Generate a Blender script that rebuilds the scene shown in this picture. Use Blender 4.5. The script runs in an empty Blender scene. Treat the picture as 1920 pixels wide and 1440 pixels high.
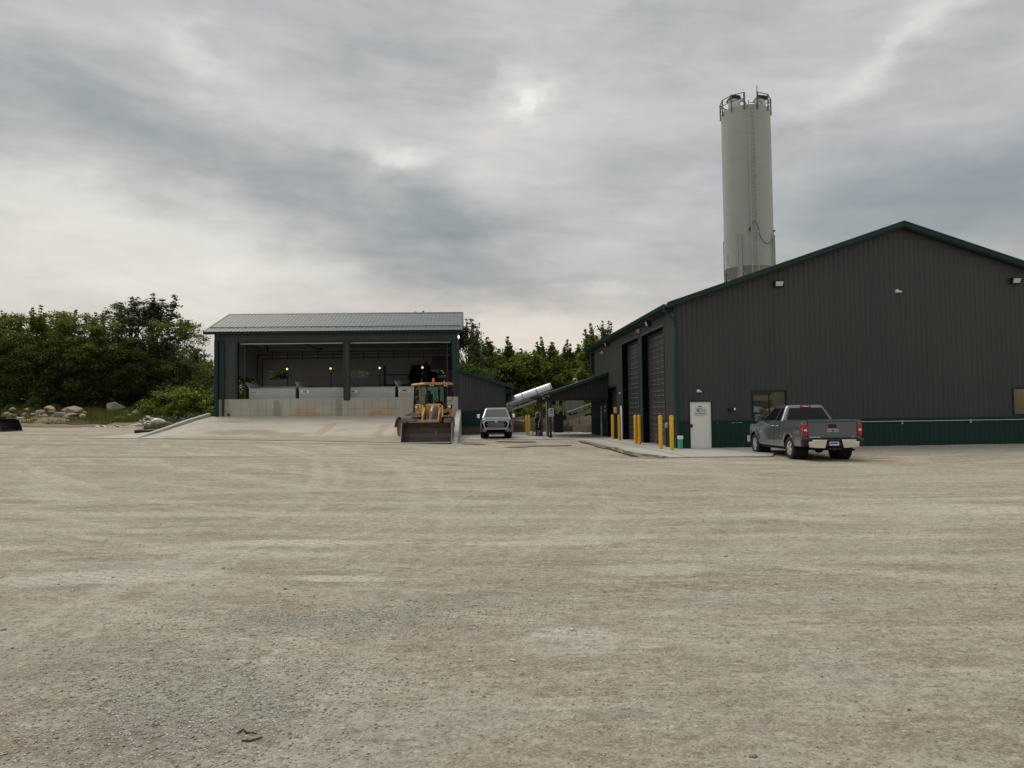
import bpy, bmesh, math, random
import numpy as np
from math import sin, cos, tan, radians, pi, sqrt, atan2, hypot
from mathutils import Vector, Matrix

# ------------------------------------------------------------------ camera
SC = bpy.context.scene
COL = SC.collection
YAW, PITCH, ROLL, FPX = radians(2.983), radians(2.096), radians(0.807), 1461.7
cam_data = bpy.data.cameras.new('camera')
cam_data.sensor_fit = 'HORIZONTAL'
cam_data.sensor_width = 36.0
cam_data.lens = FPX / 1920 * 36.0
cam_data.clip_start = 0.1
cam_data.clip_end = 4000
cam = bpy.data.objects.new('camera', cam_data)
COL.objects.link(cam)
SC.camera = cam
cam.matrix_world = (Matrix.Translation((0, 0, 1.7)) @ Matrix.Rotation(-YAW, 4, 'Z')
                    @ Matrix.Rotation(pi / 2 + PITCH, 4, 'X') @ Matrix.Rotation(-ROLL, 4, 'Z'))

# ------------------------------------------------------------------ exposure
SC.view_settings.view_transform = 'Standard'
SC.view_settings.look = 'None'
SC.view_settings.exposure = 0.0
SC.view_settings.gamma = 1.0
SC.render.engine = 'CYCLES'

# ------------------------------------------------------------------ sun (soft, behind cloud, ahead and left)
SUN_AZ, SUN_EL = radians(-38), radians(52)
sd = bpy.data.lights.new('sun', 'SUN')
sd.energy = 1.5
sd.angle = radians(35)
sd.color = (1.0, 0.94, 0.84)
sun = bpy.data.objects.new('sun', sd)
COL.objects.link(sun)
sdir = Vector((sin(SUN_AZ) * cos(SUN_EL), cos(SUN_AZ) * cos(SUN_EL), sin(SUN_EL)))
sun.rotation_euler = (-sdir).to_track_quat('-Z', 'Y').to_euler()

# ------------------------------------------------------------------ world
W = bpy.data.worlds.new('World')
SC.world = W
W.use_nodes = True


class NT:
    """small helper for building node trees"""
    def __init__(s, tree):
        s.t = tree
        s.t.nodes.clear()

    def n(s, typ, **kw):
        nd = s.t.nodes.new(typ)
        for k, v in kw.items():
            if k.startswith('i_'):
                key = k[2:]
                nd.inputs[int(key) if key.isdigit() else key.replace('_', ' ')].default_value = v
            else:
                setattr(nd, k, v)
        return nd

    def l(s, a, b):
        s.t.links.new(a, b)

    def m(s, op, a, b=None, c=None, clamp=False):
        nd = s.t.nodes.new('ShaderNodeMath')
        nd.operation = op
        nd.use_clamp = clamp
        for i, v in enumerate((a, b, c)):
            if v is None:
                continue
            if isinstance(v, (int, float)):
                nd.inputs[i].default_value = v
            else:
                s.l(v, nd.inputs[i])
        return nd.outputs[0]

    def ramp(s, fac, stops, interp='LINEAR'):
        nd = s.t.nodes.new('ShaderNodeValToRGB')
        nd.color_ramp.interpolation = interp
        els = nd.color_ramp.elements
        while len(els) < len(stops):
            els.new(0.5)
        for e, (p, c) in zip(els, stops):
            e.position = p
            e.color = (*c, 1) if len(c) == 3 else c
        s.l(fac, nd.inputs[0])
        return nd.outputs[0]

    def mix(s, fac, a, b, mode='MIX'):
        nd = s.t.nodes.new('ShaderNodeMix')
        nd.data_type = 'RGBA'
        nd.blend_type = mode
        for sock, v in ((nd.inputs[0], fac), (nd.inputs[6], a), (nd.inputs[7], b)):
            if isinstance(v, (int, float)):
                sock.default_value = v
            elif isinstance(v, tuple):
                sock.default_value = (*v, 1) if len(v) == 3 else v
            else:
                s.l(v, sock)
        return nd.outputs[2]

    def noise(s, vec, scale, detail=4, rough=.55, dist=0.0):
        nd = s.n('ShaderNodeTexNoise')
        nd.inputs['Scale'].default_value = scale
        nd.inputs['Detail'].default_value = detail
        nd.inputs['Roughness'].default_value = rough
        nd.inputs['Distortion'].default_value = dist
        s.l(vec, nd.inputs['Vector'])
        return nd.outputs[0]

    def mapping(s, vec, scale=(1, 1, 1), rot=(0, 0, 0), loc=(0, 0, 0)):
        nd = s.n('ShaderNodeMapping')
        nd.inputs['Scale'].default_value = scale
        nd.inputs['Rotation'].default_value = rot
        nd.inputs['Location'].default_value = loc
        s.l(vec, nd.inputs['Vector'])
        return nd.outputs[0]


def build_world():
    T = NT(W.node_tree)
    tc = T.n('ShaderNodeTexCoord')
    d = tc.outputs['Generated']
    sx = T.n('ShaderNodeSeparateXYZ')
    T.l(d, sx.inputs[0])
    x, y, z = sx.outputs
    az = T.m('MULTIPLY', T.m('ARCTAN2', x, y), 180 / pi)
    el = T.m('MULTIPLY', T.m('ARCSINE', z), 180 / pi)
    # a little domain warp so that the cloud masses have ragged edges
    zz = T.m('ADD', T.m('MAXIMUM', z, 0.0), 0.16)
    cx = T.m('DIVIDE', x, zz)
    cy = T.m('DIVIDE', y, zz)
    cv = T.n('ShaderNodeCombineXYZ')
    T.l(cx, cv.inputs[0])
    T.l(cy, cv.inputs[1])
    cvec = T.mapping(cv.outputs[0], scale=(0.8, 1.0, 1), rot=(0, 0, radians(24)))
    w1 = T.m('SUBTRACT', T.noise(cvec, 0.9, 3, .5), .5)
    w2 = T.m('SUBTRACT', T.noise(T.mapping(cvec, loc=(7, 3, 1)), 1.1, 3, .5), .5)
    ae = T.n('ShaderNodeCombineXYZ')
    T.l(T.m('MULTIPLY', az, .05), ae.inputs[0])
    T.l(T.m('MULTIPLY', el, .09), ae.inputs[1])
    aev = T.mapping(ae.outputs[0], rot=(0, 0, radians(10)))
    w3 = T.m('SUBTRACT', T.noise(aev, 3.2, 5, .6), .5)
    w4 = T.m('SUBTRACT', T.noise(T.mapping(aev, loc=(5, 2, 3)), 3.6, 5, .6), .5)
    azw = T.m('ADD', T.m('ADD', az, T.m('MULTIPLY', w1, 12)), T.m('MULTIPLY', w3, 9))
    elw = T.m('ADD', T.m('ADD', el, T.m('MULTIPLY', w2, 5)), T.m('MULTIPLY', w4, 4.5))
    # (az, el, half length, half height, tilt, amount): the cloud masses and the thin places between them
    blobs = [(-30.5, 20.5, 14, 3.2, -15, -.115), (-14, 16.0, 13, 2.8, -15, -.10), (-1.5, 12.0, 10, 3.0, -14, -.145),
             (-9, 27, 11, 5.0, -5, -.09), (9, 25.5, 9, 2.6, 14, -.07), (6, 14.5, 6, 1.8, 0, -.03),
             (-28, 13.2, 13, 2.0, -12, .14), (-29, 8.5, 15, 4.0, -3, .10), (-16, 8.5, 12, 2.2, -8, .08),
             (-20, 23.6, 3.2, 1.1, -15, .12), (4.4, 21.6, 2.0, .8, 30, .24), (4.0, 23.4, 3.8, 1.6, 40, .12), (-5.9, 18.0, 2.4, .7, 5, .16), (-8, 18.4, 4.5, 1.2, 5, .08), (25, 13.0, 12, 2.6, 0, -.07),
             (-13, 21.5, 7, 2.2, -10, .06), (4.5, 20.0, 6, 4.0, 30, .09), (-35, 30, 5, 4, 0, .14),
             (29, 21.5, 7, .9, 24, .10), (35, 25, 6, 1.2, 30, .10), (16, 13.5, 9, 1.2, 6, .07),
             (10.5, 9.4, 3, .8, 5, .12), (2, 5.5, 12, 2.0, 0, .12), (9, 5, 6, 1.5, 0, .06),
             (24, 28, 9, 2.2, 20, -.06), (33, 21, 7, 1.6, 18, -.05), (22, 17.5, 10, 1.6, 5, -.05),
             (-27, 28.0, 8, 1.8, -8, .04), (16, 30.5, 7, 1.4, 25, .07)]
    tot = None
    for a, e, ra, re, rot, amt in blobs:
        c_, s_ = cos(radians(rot)), sin(radians(rot))
        da = T.m('SUBTRACT', azw, a)
        de = T.m('SUBTRACT', elw, e)
        u = T.m('DIVIDE', T.m('ADD', T.m('MULTIPLY', da, c_), T.m('MULTIPLY', de, s_)), ra)
        v = T.m('DIVIDE', T.m('ADD', T.m('MULTIPLY', da, -s_), T.m('MULTIPLY', de, c_)), re)
        r2 = T.m('ADD', T.m('MULTIPLY', u, u), T.m('MULTIPLY', v, v))
        g = T.m('MULTIPLY', T.m('EXPONENT', T.m('MULTIPLY', r2, -1.0)), amt * (1.0 if amt < 0 else 1.05))
        tot = g if tot is None else T.m('ADD', tot, g)
    n1 = T.m('SUBTRACT', T.noise(T.mapping(cvec, scale=(.6, 1.2, 1)), 1.3, 5, .52, .3), .5)
    n2 = T.m('SUBTRACT', T.noise(T.mapping(cvec, scale=(.5, 1.3, 1), loc=(3, 9, 2)), 3.4, 5, .55, .5), .5)
    n3 = T.m('SUBTRACT', T.noise(T.mapping(aev, scale=(.8, 1.5, 1), loc=(1, 4, 2)), 3.0, 7, .58, .4), .5)
    n4 = T.m('SUBTRACT', T.noise(T.mapping(aev, scale=(.7, 1.4, 1), rot=(0, 0, .3), loc=(9, 4, 2)), 8.5, 6, .6, .6), .5)
    lum = T.m('ADD', T.m('ADD', SKYBASE, tot), T.m('ADD', T.m('MULTIPLY', n1, .18), T.m('MULTIPLY', n2, .07)))
    lum = T.m('ADD', lum, T.m('ADD', T.m('MULTIPLY', n3, .27), T.m('MULTIPLY', n4, .05)))
    # overcast sky: brighter towards the zenith and behind the camera
    up = T.n('ShaderNodeMapRange', interpolation_type='SMOOTHSTEP')
    up.inputs[1].default_value = 33
    up.inputs[2].default_value = 75
    T.l(el, up.inputs[0])
    lum = T.m('MULTIPLY', lum, T.m('ADD', 1.0, T.m('MULTIPLY', up.outputs[0], ZENITH)))
    col = T.ramp(T.m('MULTIPLY', lum, 0.8), [(.0, (.0, .0, .0)), (.24, (.26, .30, .325)), (.33, (.385, .412, .422)),
                                              (.42, (.53, .53, .525)), (.54, (.70, .69, .665)), (.75, (.95, .93, .90)), (1.0, (1.30, 1.27, 1.22))])
    # warm, hazy band low over the trees; blue-grey gap low on the right
    wg = T.m('EXPONENT', T.m('MULTIPLY', T.m('POWER', T.m('DIVIDE', T.m('SUBTRACT', el, 5.0), 4.5), 2.0), -1.0))
    wa = T.m('EXPONENT', T.m('MULTIPLY', T.m('POWER', T.m('DIVIDE', T.m('SUBTRACT', az, 2.0), 16.0), 2.0), -1.0))
    col = T.mix(T.m('MULTIPLY', T.m('MULTIPLY', wg, wa), .8), col, (1.09, 1.0, .90), 'MULTIPLY')
    ng = T.m('EXPONENT', T.m('MULTIPLY', T.m('POWER', T.m('DIVIDE', T.m('SUBTRACT', el, 8.0), 7.0), 2.0), -1.0))
    na = T.m('EXPONENT', T.m('MULTIPLY', T.m('POWER', T.m('DIVIDE', T.m('SUBTRACT', az, -32.0), 20.0), 2.0), -1.0))
    col = T.mix(T.m('MULTIPLY', ng, na), col, (1.02, 1.01, .95), 'MULTIPLY')
    cloud = T.n('ShaderNodeBackground')
    T.l(col, cloud.inputs[0])
    cloud.inputs[1].default_value = 1.0
    sky = T.n('ShaderNodeTexSky', sky_type='NISHITA')
    sky.sun_disc = False
    sky.sun_elevation = SUN_EL
    sky.sun_rotation = SUN_AZ
    sky.air_density = 1.6
    sky.dust_density = 2.0
    clear = T.n('ShaderNodeBackground')
    T.l(sky.outputs[0], clear.inputs[0])
    clear.inputs[1].default_value = 0.055
    # how far the clear sky shows: mostly low on the right
    ba = T.m('DIVIDE', T.m('SUBTRACT', azw, 34.0), 14.0)
    be = T.m('DIVIDE', T.m('SUBTRACT', elw, 12.6), 4.4)
    bb = T.m('EXPONENT', T.m('MULTIPLY', T.m('ADD', T.m('MULTIPLY', ba, ba), T.m('MULTIPLY', be, be)), -1.0))
    fac = T.m('ADD', .05, T.m('MULTIPLY', bb, .62), clamp=True)
    ms = T.n('ShaderNodeMixShader')
    T.l(fac, ms.inputs[0])
    T.l(cloud.outputs[0], ms.inputs[1])
    T.l(clear.outputs[0], ms.inputs[2])
    out = T.n('ShaderNodeOutputWorld')
    T.l(ms.outputs[0], out.inputs[0])


ZENITH = 1.0
SKYBASE = .55
build_world()

# ------------------------------------------------------------------ helpers: pixel <-> place, terrain
CAMZ = 1.7


def ray(px, py):
    X, Yv = px - 960, -(py - 720)
    c, s = cos(ROLL), sin(ROLL)
    u, v = (X * c + Yv * s) / FPX, (-X * s + Yv * c) / FPX
    yc = cos(PITCH) - v * sin(PITCH)
    z = sin(PITCH) + v * cos(PITCH)
    return Vector((u * cos(YAW) + yc * sin(YAW), -u * sin(YAW) + yc * cos(YAW), z))


def at(px, py, **k):
    d = ray(px, py)
    (a, v), = k.items()
    i = 'XYZ'.index(a)
    o = Vector((0, 0, CAMZ))
    return o + d * ((v - o[i]) / d[i])


def ss(a, b, x):
    t = min(1.0, max(0.0, (x - a) / (b - a)))
    return t * t * (3 - 2 * t)


def TZ(x, y):
    z = .0245 * max(0.0, -x) * ss(8, 40, y)
    if x > 0:
        z -= .07 * math.exp(-((x - 14.5) ** 2 + (y - 23.5) ** 2) / 12.0)
    if x < -18:
        z += 1.6 * ss(71, 87, y) * ss(20.5, 25, -x)
    return z


def ground_at(px, py, off=0.0):
    d = ray(px, py)
    t = 3.0
    while t < 400:
        p = Vector((0, 0, CAMZ)) + d * t
        if p.z < TZ(p.x, p.y) + off:
            return p
        t += .05
    return p


_perm = np.random.RandomState(5).rand(256, 256)


def vnoise(x, y):
    xi = np.floor(x).astype(int)
    yi = np.floor(y).astype(int)
    fx, fy = x - xi, y - yi
    fx = fx * fx * (3 - 2 * fx)
    fy = fy * fy * (3 - 2 * fy)
    g = lambda a, b: _perm[a & 255, b & 255]
    return (g(xi, yi) * (1 - fx) * (1 - fy) + g(xi + 1, yi) * fx * (1 - fy)
            + g(xi, yi + 1) * (1 - fx) * fy + g(xi + 1, yi + 1) * fx * fy)


# ------------------------------------------------------------------ helpers: meshes
OFF = {}


class MB:
    def __init__(s):
        s.v, s.f, s.m = [], [], []

    def add(s, vs, fs, mi=0):
        o = len(s.v)
        s.v += [tuple(v) for v in vs]
        for f in fs:
            s.f.append(tuple(i + o for i in f))
            s.m.append(mi)
        return s

    def box(s, x0, x1, y0, y1, z0, z1, mi=0):
        if x0 > x1: x0, x1 = x1, x0
        if y0 > y1: y0, y1 = y1, y0
        if z0 > z1: z0, z1 = z1, z0
        return s.add([(x0, y0, z0), (x1, y0, z0), (x1, y1, z0), (x0, y1, z0), (x0, y0, z1), (x1, y0, z1), (x1, y1, z1), (x0, y1, z1)],
                     [(0, 3, 2, 1), (4, 5, 6, 7), (0, 1, 5, 4), (1, 2, 6, 5), (2, 3, 7, 6), (3, 0, 4, 7)], mi)

    def hexa(s, b, t, mi=0):
        """b, t: four points each, same order (anticlockwise from above)"""
        return s.add(list(b) + list(t), [(3, 2, 1, 0), (4, 5, 6, 7), (0, 1, 5, 4), (1, 2, 6, 5), (2, 3, 7, 6), (3, 0, 4, 7)], mi)

    def prism(s, pts, axis, a, b, mi=0):
        """polygon pts (2-D) extruded along axis x, y or z; pts are (y,z), (x,z) or (x,y)"""
        n = len(pts)
        mk = {'x': lambda p, t: (t, p[0], p[1]), 'y': lambda p, t: (p[0], t, p[1]), 'z': lambda p, t: (p[0], p[1], t)}[axis]
        vs = [mk(p, a) for p in pts] + [mk(p, b) for p in pts]
        fs = [tuple(range(n))[::-1], tuple(range(n, 2 * n))] + [(i, (i + 1) % n, (i + 1) % n + n, i + n) for i in range(n)]
        return s.add(vs, fs, mi)

    def cyl(s, p0, p1, r0, r1=None, n=16, mi=0, cap=True):
        r1 = r0 if r1 is None else r1
        p0, p1 = Vector(p0), Vector(p1)
        d = (p1 - p0).normalized()
        a = d.orthogonal().normalized()
        b = d.cross(a)
        vs = []
        for p, r in ((p0, r0), (p1, r1)):
            for i in range(n):
                t = 2 * pi * i / n
                vs.append(tuple(p + (a * cos(t) + b * sin(t)) * r))
        fs = [(i, (i + 1) % n, (i + 1) % n + n, i + n) for i in range(n)]
        if cap:
            fs += [tuple(range(n))[::-1], tuple(range(n, 2 * n))]
        return s.add(vs, fs, mi)

    def bar(s, p0, p1, w, h, mi=0, up=(0, 0, 1)):
        p0, p1 = Vector(p0), Vector(p1)
        d = (p1 - p0).normalized()
        u = Vector(up)
        if abs(d.dot(u)) > .98:
            u = Vector((0, 1, 0))
        a = d.cross(u).normalized() * (w / 2)
        b = a.cross(d).normalized() * (h / 2)
        q = [(-a - b), (a - b), (a + b), (-a + b)]
        return s.add([tuple(p0 + k) for k in q] + [tuple(p1 + k) for k in q],
                     [(0, 1, 2, 3), (7, 6, 5, 4), (0, 4, 5, 1), (1, 5, 6, 2), (2, 6, 7, 3), (3, 7, 4, 0)], mi)

    def tube(s, pts, r, n=8, mi=0):
        pts = [Vector(p) for p in pts]
        rs = r if isinstance(r, (list, tuple)) else [r] * len(pts)
        vs, a = [], None
        for i, p in enumerate(pts):
            d = (pts[min(i + 1, len(pts) - 1)] - pts[max(i - 1, 0)]).normalized()
            a = d.orthogonal().normalized() if a is None else (a - d * a.dot(d)).normalized()
            b = d.cross(a)
            for k in range(n):
                t = 2 * pi * k / n
                vs.append(tuple(p + (a * cos(t) + b * sin(t)) * rs[i]))
        fs = [(i * n + k, i * n + (k + 1) % n, (i + 1) * n + (k + 1) % n, (i + 1) * n + k) for i in range(len(pts) - 1) for k in range(n)]
        fs += [tuple(range(n))[::-1], tuple(range((len(pts) - 1) * n, len(pts) * n))]
        return s.add(vs, fs, mi)

    def lathe(s, prof, org=(0, 0, 0), axis='z', n=32, mi=0, close=False):
        """prof: list of (radius, height along the axis)"""
        mk = {'z': lambda r, h, t: (r * cos(t), r * sin(t), h), 'x': lambda r, h, t: (h, r * cos(t), r * sin(t)),
              'y': lambda r, h, t: (r * cos(t), h, r * sin(t))}[axis]
        vs = []
        for r, h in prof:
            for k in range(n):
                q = mk(r, h, 2 * pi * k / n)
                vs.append((q[0] + org[0], q[1] + org[1], q[2] + org[2]))
        m = len(prof)
        rng = range(m if close else m - 1)
        fs = [(i * n + k, i * n + (k + 1) % n, ((i + 1) % m) * n + (k + 1) % n, ((i + 1) % m) * n + k) for i in rng for k in range(n)]
        return s.add(vs, fs, mi)

    def rock(s, c, r, seed, flat=.7, sub=2, mi=0, amp=.28):
        bm = bmesh.new()
        bmesh.ops.create_icosphere(bm, subdivisions=sub, radius=1)
        rnd = random.Random(seed)
        cuts = [Vector((rnd.uniform(-1, 1), rnd.uniform(-1, 1), rnd.uniform(-1, 1))).normalized() for _ in range(9)]
        lim = [rnd.uniform(.62, .92) for _ in cuts]
        vs = []
        for v in bm.verts:
            p = v.co.copy()
            for q, L in zip(cuts, lim):
                dd = p.dot(q)
                if dd > L:
                    p -= q * (dd - L)
            p *= 1 + amp * .25 * (rnd.random() - .5)
            sc = r if isinstance(r, (tuple, list)) else (r, r, r * flat)
            vs.append((c[0] + p.x * sc[0], c[1] + p.y * sc[1], c[2] + p.z * sc[2]))
        fs = [tuple(v.index for v in f.verts) for f in bm.faces]
        bm.free()
        return s.add(vs, fs, mi)

    def xform(s, M, start=0):
        for i in range(start, len(s.v)):
            s.v[i] = tuple(M @ Vector(s.v[i]))
        return s

    def split(s, name, mats, parent, **kw):
        """one part per loose piece"""
        par = list(range(len(s.v)))

        def find(i):
            while par[i] != i:
                par[i] = par[par[i]]
                i = par[i]
            return i
        for f in s.f:
            for i in f[1:]:
                par[find(i)] = find(f[0])
        groups = {}
        for k, f in enumerate(s.f):
            groups.setdefault(find(f[0]), []).append(k)
        out = []
        for ks in groups.values():
            m, idx = MB(), {}
            for k in ks:
                for i in s.f[k]:
                    if i not in idx:
                        idx[i] = len(m.v)
                        m.v.append(s.v[i])
                m.f.append(tuple(idx[i] for i in s.f[k]))
                m.m.append(s.m[k])
            out.append(m.build(name, mats, parent, **kw))
        return out

    def build(s, name, mats, parent=None, smooth=0, bevel=0, seg=2, loc=None):
        me = bpy.data.meshes.new(name)
        off = Vector(OFF.get(parent.name, (0, 0, 0))) if parent else Vector(loc or (0, 0, 0))
        me.from_pydata([(v[0] - off.x, v[1] - off.y, v[2] - off.z) for v in s.v], [], s.f)
        mats = mats if isinstance(mats, (list, tuple)) else [mats]
        for m in mats:
            me.materials.append(m)
        me.polygons.foreach_set('material_index', s.m)
        me.update()
        bm = bmesh.new()
        bm.from_mesh(me)
        bmesh.ops.recalc_face_normals(bm, faces=bm.faces)
        bm.to_mesh(me)
        bm.free()
        if smooth:
            me.polygons.foreach_set('use_smooth', [True] * len(me.polygons))
            me.set_sharp_from_angle(angle=radians(smooth))
        o = bpy.data.objects.new(name, me)
        COL.objects.link(o)
        if parent:
            o.parent = parent
            OFF[o.name] = tuple(off)
        else:
            o.location = off
            OFF[o.name] = tuple(off)
        if bevel:
            b = o.modifiers.new('bevel', 'BEVEL')
            b.width = bevel
            b.segments = seg
            b.limit_method = 'ANGLE'
            b.angle_limit = radians(40)
            b.harden_normals = False
        return o


def tag(o, label, cat, group=None, kind=None):
    o['label'] = label
    o['category'] = cat
    if group: o['group'] = group
    if kind: o['kind'] = kind
    return o


def struct(o, label=None):
    o['kind'] = 'structure'
    if label: o['label'] = label
    return o


def thing(name, loc, label, cat, group=None):
    o = bpy.data.objects.new(name, None)
    o.empty_display_size = .3
    COL.objects.link(o)
    o.location = loc
    OFF[o.name] = tuple(loc)
    return tag(o, label, cat, group)


def dup(root, loc, rotz=None, scale=None, label=None, group=None):
    kids = [o for o in bpy.data.objects if o.parent == root]
    r = root.copy()
    COL.objects.link(r)
    r.location = loc
    if rotz is not None: r.rotation_euler = (0, 0, rotz)
    if scale: r.scale = scale if isinstance(scale, tuple) else (scale,) * 3
    if label: r['label'] = label
    if group: r['group'] = group
    for ch in kids:
        sub = [o for o in bpy.data.objects if o.parent == ch]
        c = ch.copy()
        COL.objects.link(c)
        c.parent = r
        for g in sub:
            e = g.copy()
            COL.objects.link(e)
            e.parent = c
    return r


def text_mb(s, size, depth=.004, bold=0.0):
    cu = bpy.data.curves.new('t', 'FONT')
    cu.body = s
    cu.size = size
    cu.extrude = depth
    cu.offset = bold
    cu.align_x = 'CENTER'
    cu.align_y = 'CENTER'
    o = bpy.data.objects.new('t', cu)
    COL.objects.link(o)
    dg = bpy.context.evaluated_depsgraph_get()
    me = o.evaluated_get(dg).to_mesh()
    mb = MB()
    mb.add([tuple(v.co) for v in me.vertices], [tuple(p.vertices) for p in me.polygons])
    o.evaluated_get(dg).to_mesh_clear()
    bpy.data.objects.remove(o)
    bpy.data.curves.remove(cu)
    return mb


def facing(pos, heading=0.0):
    """matrix taking text in XY (facing +Z) to stand upright, facing -Y, then turned by heading"""
    return Matrix.Translation(pos) @ Matrix.Rotation(heading, 4, 'Z') @ Matrix.Rotation(pi / 2, 4, 'X')


# ------------------------------------------------------------------ materials
MATS = {}


def pm(name, col, rough=.6, metal=0.0, var=.12, vscale=2.5, bump=0.0, bscale=40, coat=0.0, spec=.32, dirt=None, dirtamt=.4,
       dscale=1.5, emit=None, trans=0.0, streak=False):
    if name in MATS: return MATS[name]
    m = bpy.data.materials.new(name)
    m.use_nodes = True
    T = NT(m.node_tree)
    tc = T.n('ShaderNodeTexCoord').outputs['Object']
    p = T.n('ShaderNodeBsdfPrincipled')
    out = T.n('ShaderNodeOutputMaterial')
    T.l(p.outputs[0], out.inputs[0])
    p.inputs['Roughness'].default_value = rough
    p.inputs['Metallic'].default_value = metal
    p.inputs['Coat Weight'].default_value = coat
    p.inputs['Coat Roughness'].default_value = .05
    p.inputs['Specular IOR Level'].default_value = spec
    p.inputs['Transmission Weight'].default_value = trans
    vec = T.mapping(tc, scale=(1, 1, .12)) if streak else tc
    n = T.noise(vec, vscale, 5, .6)
    c = T.mix(n, tuple(k * (1 - var) for k in col), tuple(min(1, k * (1 + var)) for k in col))
    if dirt:
        d = T.noise(tc, dscale, 6, .65, .4)
        f = T.m('MULTIPLY', T.ramp(d, [(.42, (0, 0, 0)), (.62, (1, 1, 1))]), dirtamt)
        c = T.mix(f, c, dirt)
        rr = T.m('ADD', rough, T.m('MULTIPLY', f, .4), clamp=True)
        T.l(rr, p.inputs['Roughness'])
    T.l(c, p.inputs['Base Color'])
    if bump:
        b = T.n('ShaderNodeBump')
        b.inputs['Strength'].default_value = bump
        b.inputs['Distance'].default_value = .02
        T.l(T.noise(tc, bscale, 4, .6), b.inputs['Height'])
        T.l(b.outputs[0], p.inputs['Normal'])
    if emit:
        p.inputs['Emission Color'].default_value = (*emit[0], 1)
        p.inputs['Emission Strength'].default_value = emit[1]
    MATS[name] = m
    return m


CHAR = pm('charcoal_steel', (.047, .0485, .0465), .5, var=.20, vscale=.55, streak=True, bump=.15, bscale=1.3)
GREEN = pm('green_steel', (.0015, .027, .020), .55, var=.15, vscale=1.2, streak=True)
GTRIM = pm('green_trim', (.003, .034, .027), .42, var=.12)
SOFFIT = pm('dark_soffit', (.03, .03, .03), .7)
ROOFM = pm('grey_green_roof', (.105, .125, .12), .38, metal=.25, var=.08, vscale=.7)
ROOFD = pm('dark_roof', (.03, .06, .055), .4, metal=.2)
WHITE = pm('white_paint', (.72, .73, .70), .45, var=.04)
WHITE2 = pm('white_sign', (.78, .78, .76), .5, var=.02)
BLACK = pm('black_plastic', (.012, .012, .013), .45, var=.2)
RUBBER = pm('tyre_rubber', (.022, .021, .020), .85, var=.25, bump=.3, bscale=30)
STEEL = pm('galvanised_steel', (.52, .55, .57), .3, metal=.9, var=.12, vscale=6)
CHROME = pm('chrome', (.75, .75, .76), .12, metal=1.0, var=.03)
GREYP = pm('grey_plastic', (.30, .30, .29), .5)
YEL = pm('yellow_sleeve', (.70, .40, .012), .5, var=.06)
YELT = pm('pale_tape', (.75, .55, .16), .5, var=.06)
GLASSD = pm('dark_glass', (.004, .005, .006), .05, spec=.28, var=.05)
STL_GREY = pm('grey_painted_steel', (.42, .44, .41), .5, var=.08, vscale=1.5, dirt=(.33, .30, .25), dirtamt=.2)
SILO = pm('silo_paint', (.36, .385, .35), .45, var=.08, vscale=.6, streak=True, dirt=(.30, .29, .24), dirtamt=.25, dscale=.5)
MATTE = pm('matte_black', (.006, .006, .006), .95, spec=.05)
LINER = pm('liner_panel', (.36, .36, .345), .5, var=.06)
WOOD = pm('brown_timber', (.12, .08, .048), .75, var=.25, vscale=4, streak=True)
RED = pm('red_lens', (.35, .008, .01), .15, coat=.6, var=.1)
SOIL = pm('bare_soil', (.085, .068, .046), .95, var=.35, vscale=2.0, bump=.6, bscale=9)


def glass_mat(name='window_glass', tint=(.8, .85, .82), rough=.02):
    if name in MATS: return MATS[name]
    m = bpy.data.materials.new(name)
    m.use_nodes = True
    T = NT(m.node_tree)
    tr = T.n('ShaderNodeBsdfTransparent')
    tr.inputs[0].default_value = (*tint, 1)
    gl = T.n('ShaderNodeBsdfGlossy')
    gl.inputs['Roughness'].default_value = rough
    fr = T.n('ShaderNodeFresnel')
    fr.inputs[0].default_value = 1.5
    mx = T.n('ShaderNodeMixShader')
    T.l(T.m('MINIMUM', T.m('MULTIPLY', fr.outputs[0], .6), 1.0), mx.inputs[0])
    T.l(tr.outputs[0], mx.inputs[1])
    T.l(gl.outputs[0], mx.inputs[2])
    out = T.n('ShaderNodeOutputMaterial')
    T.l(mx.outputs[0], out.inputs[0])
    MATS[name] = m
    return m


GLASS = glass_mat()


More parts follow.
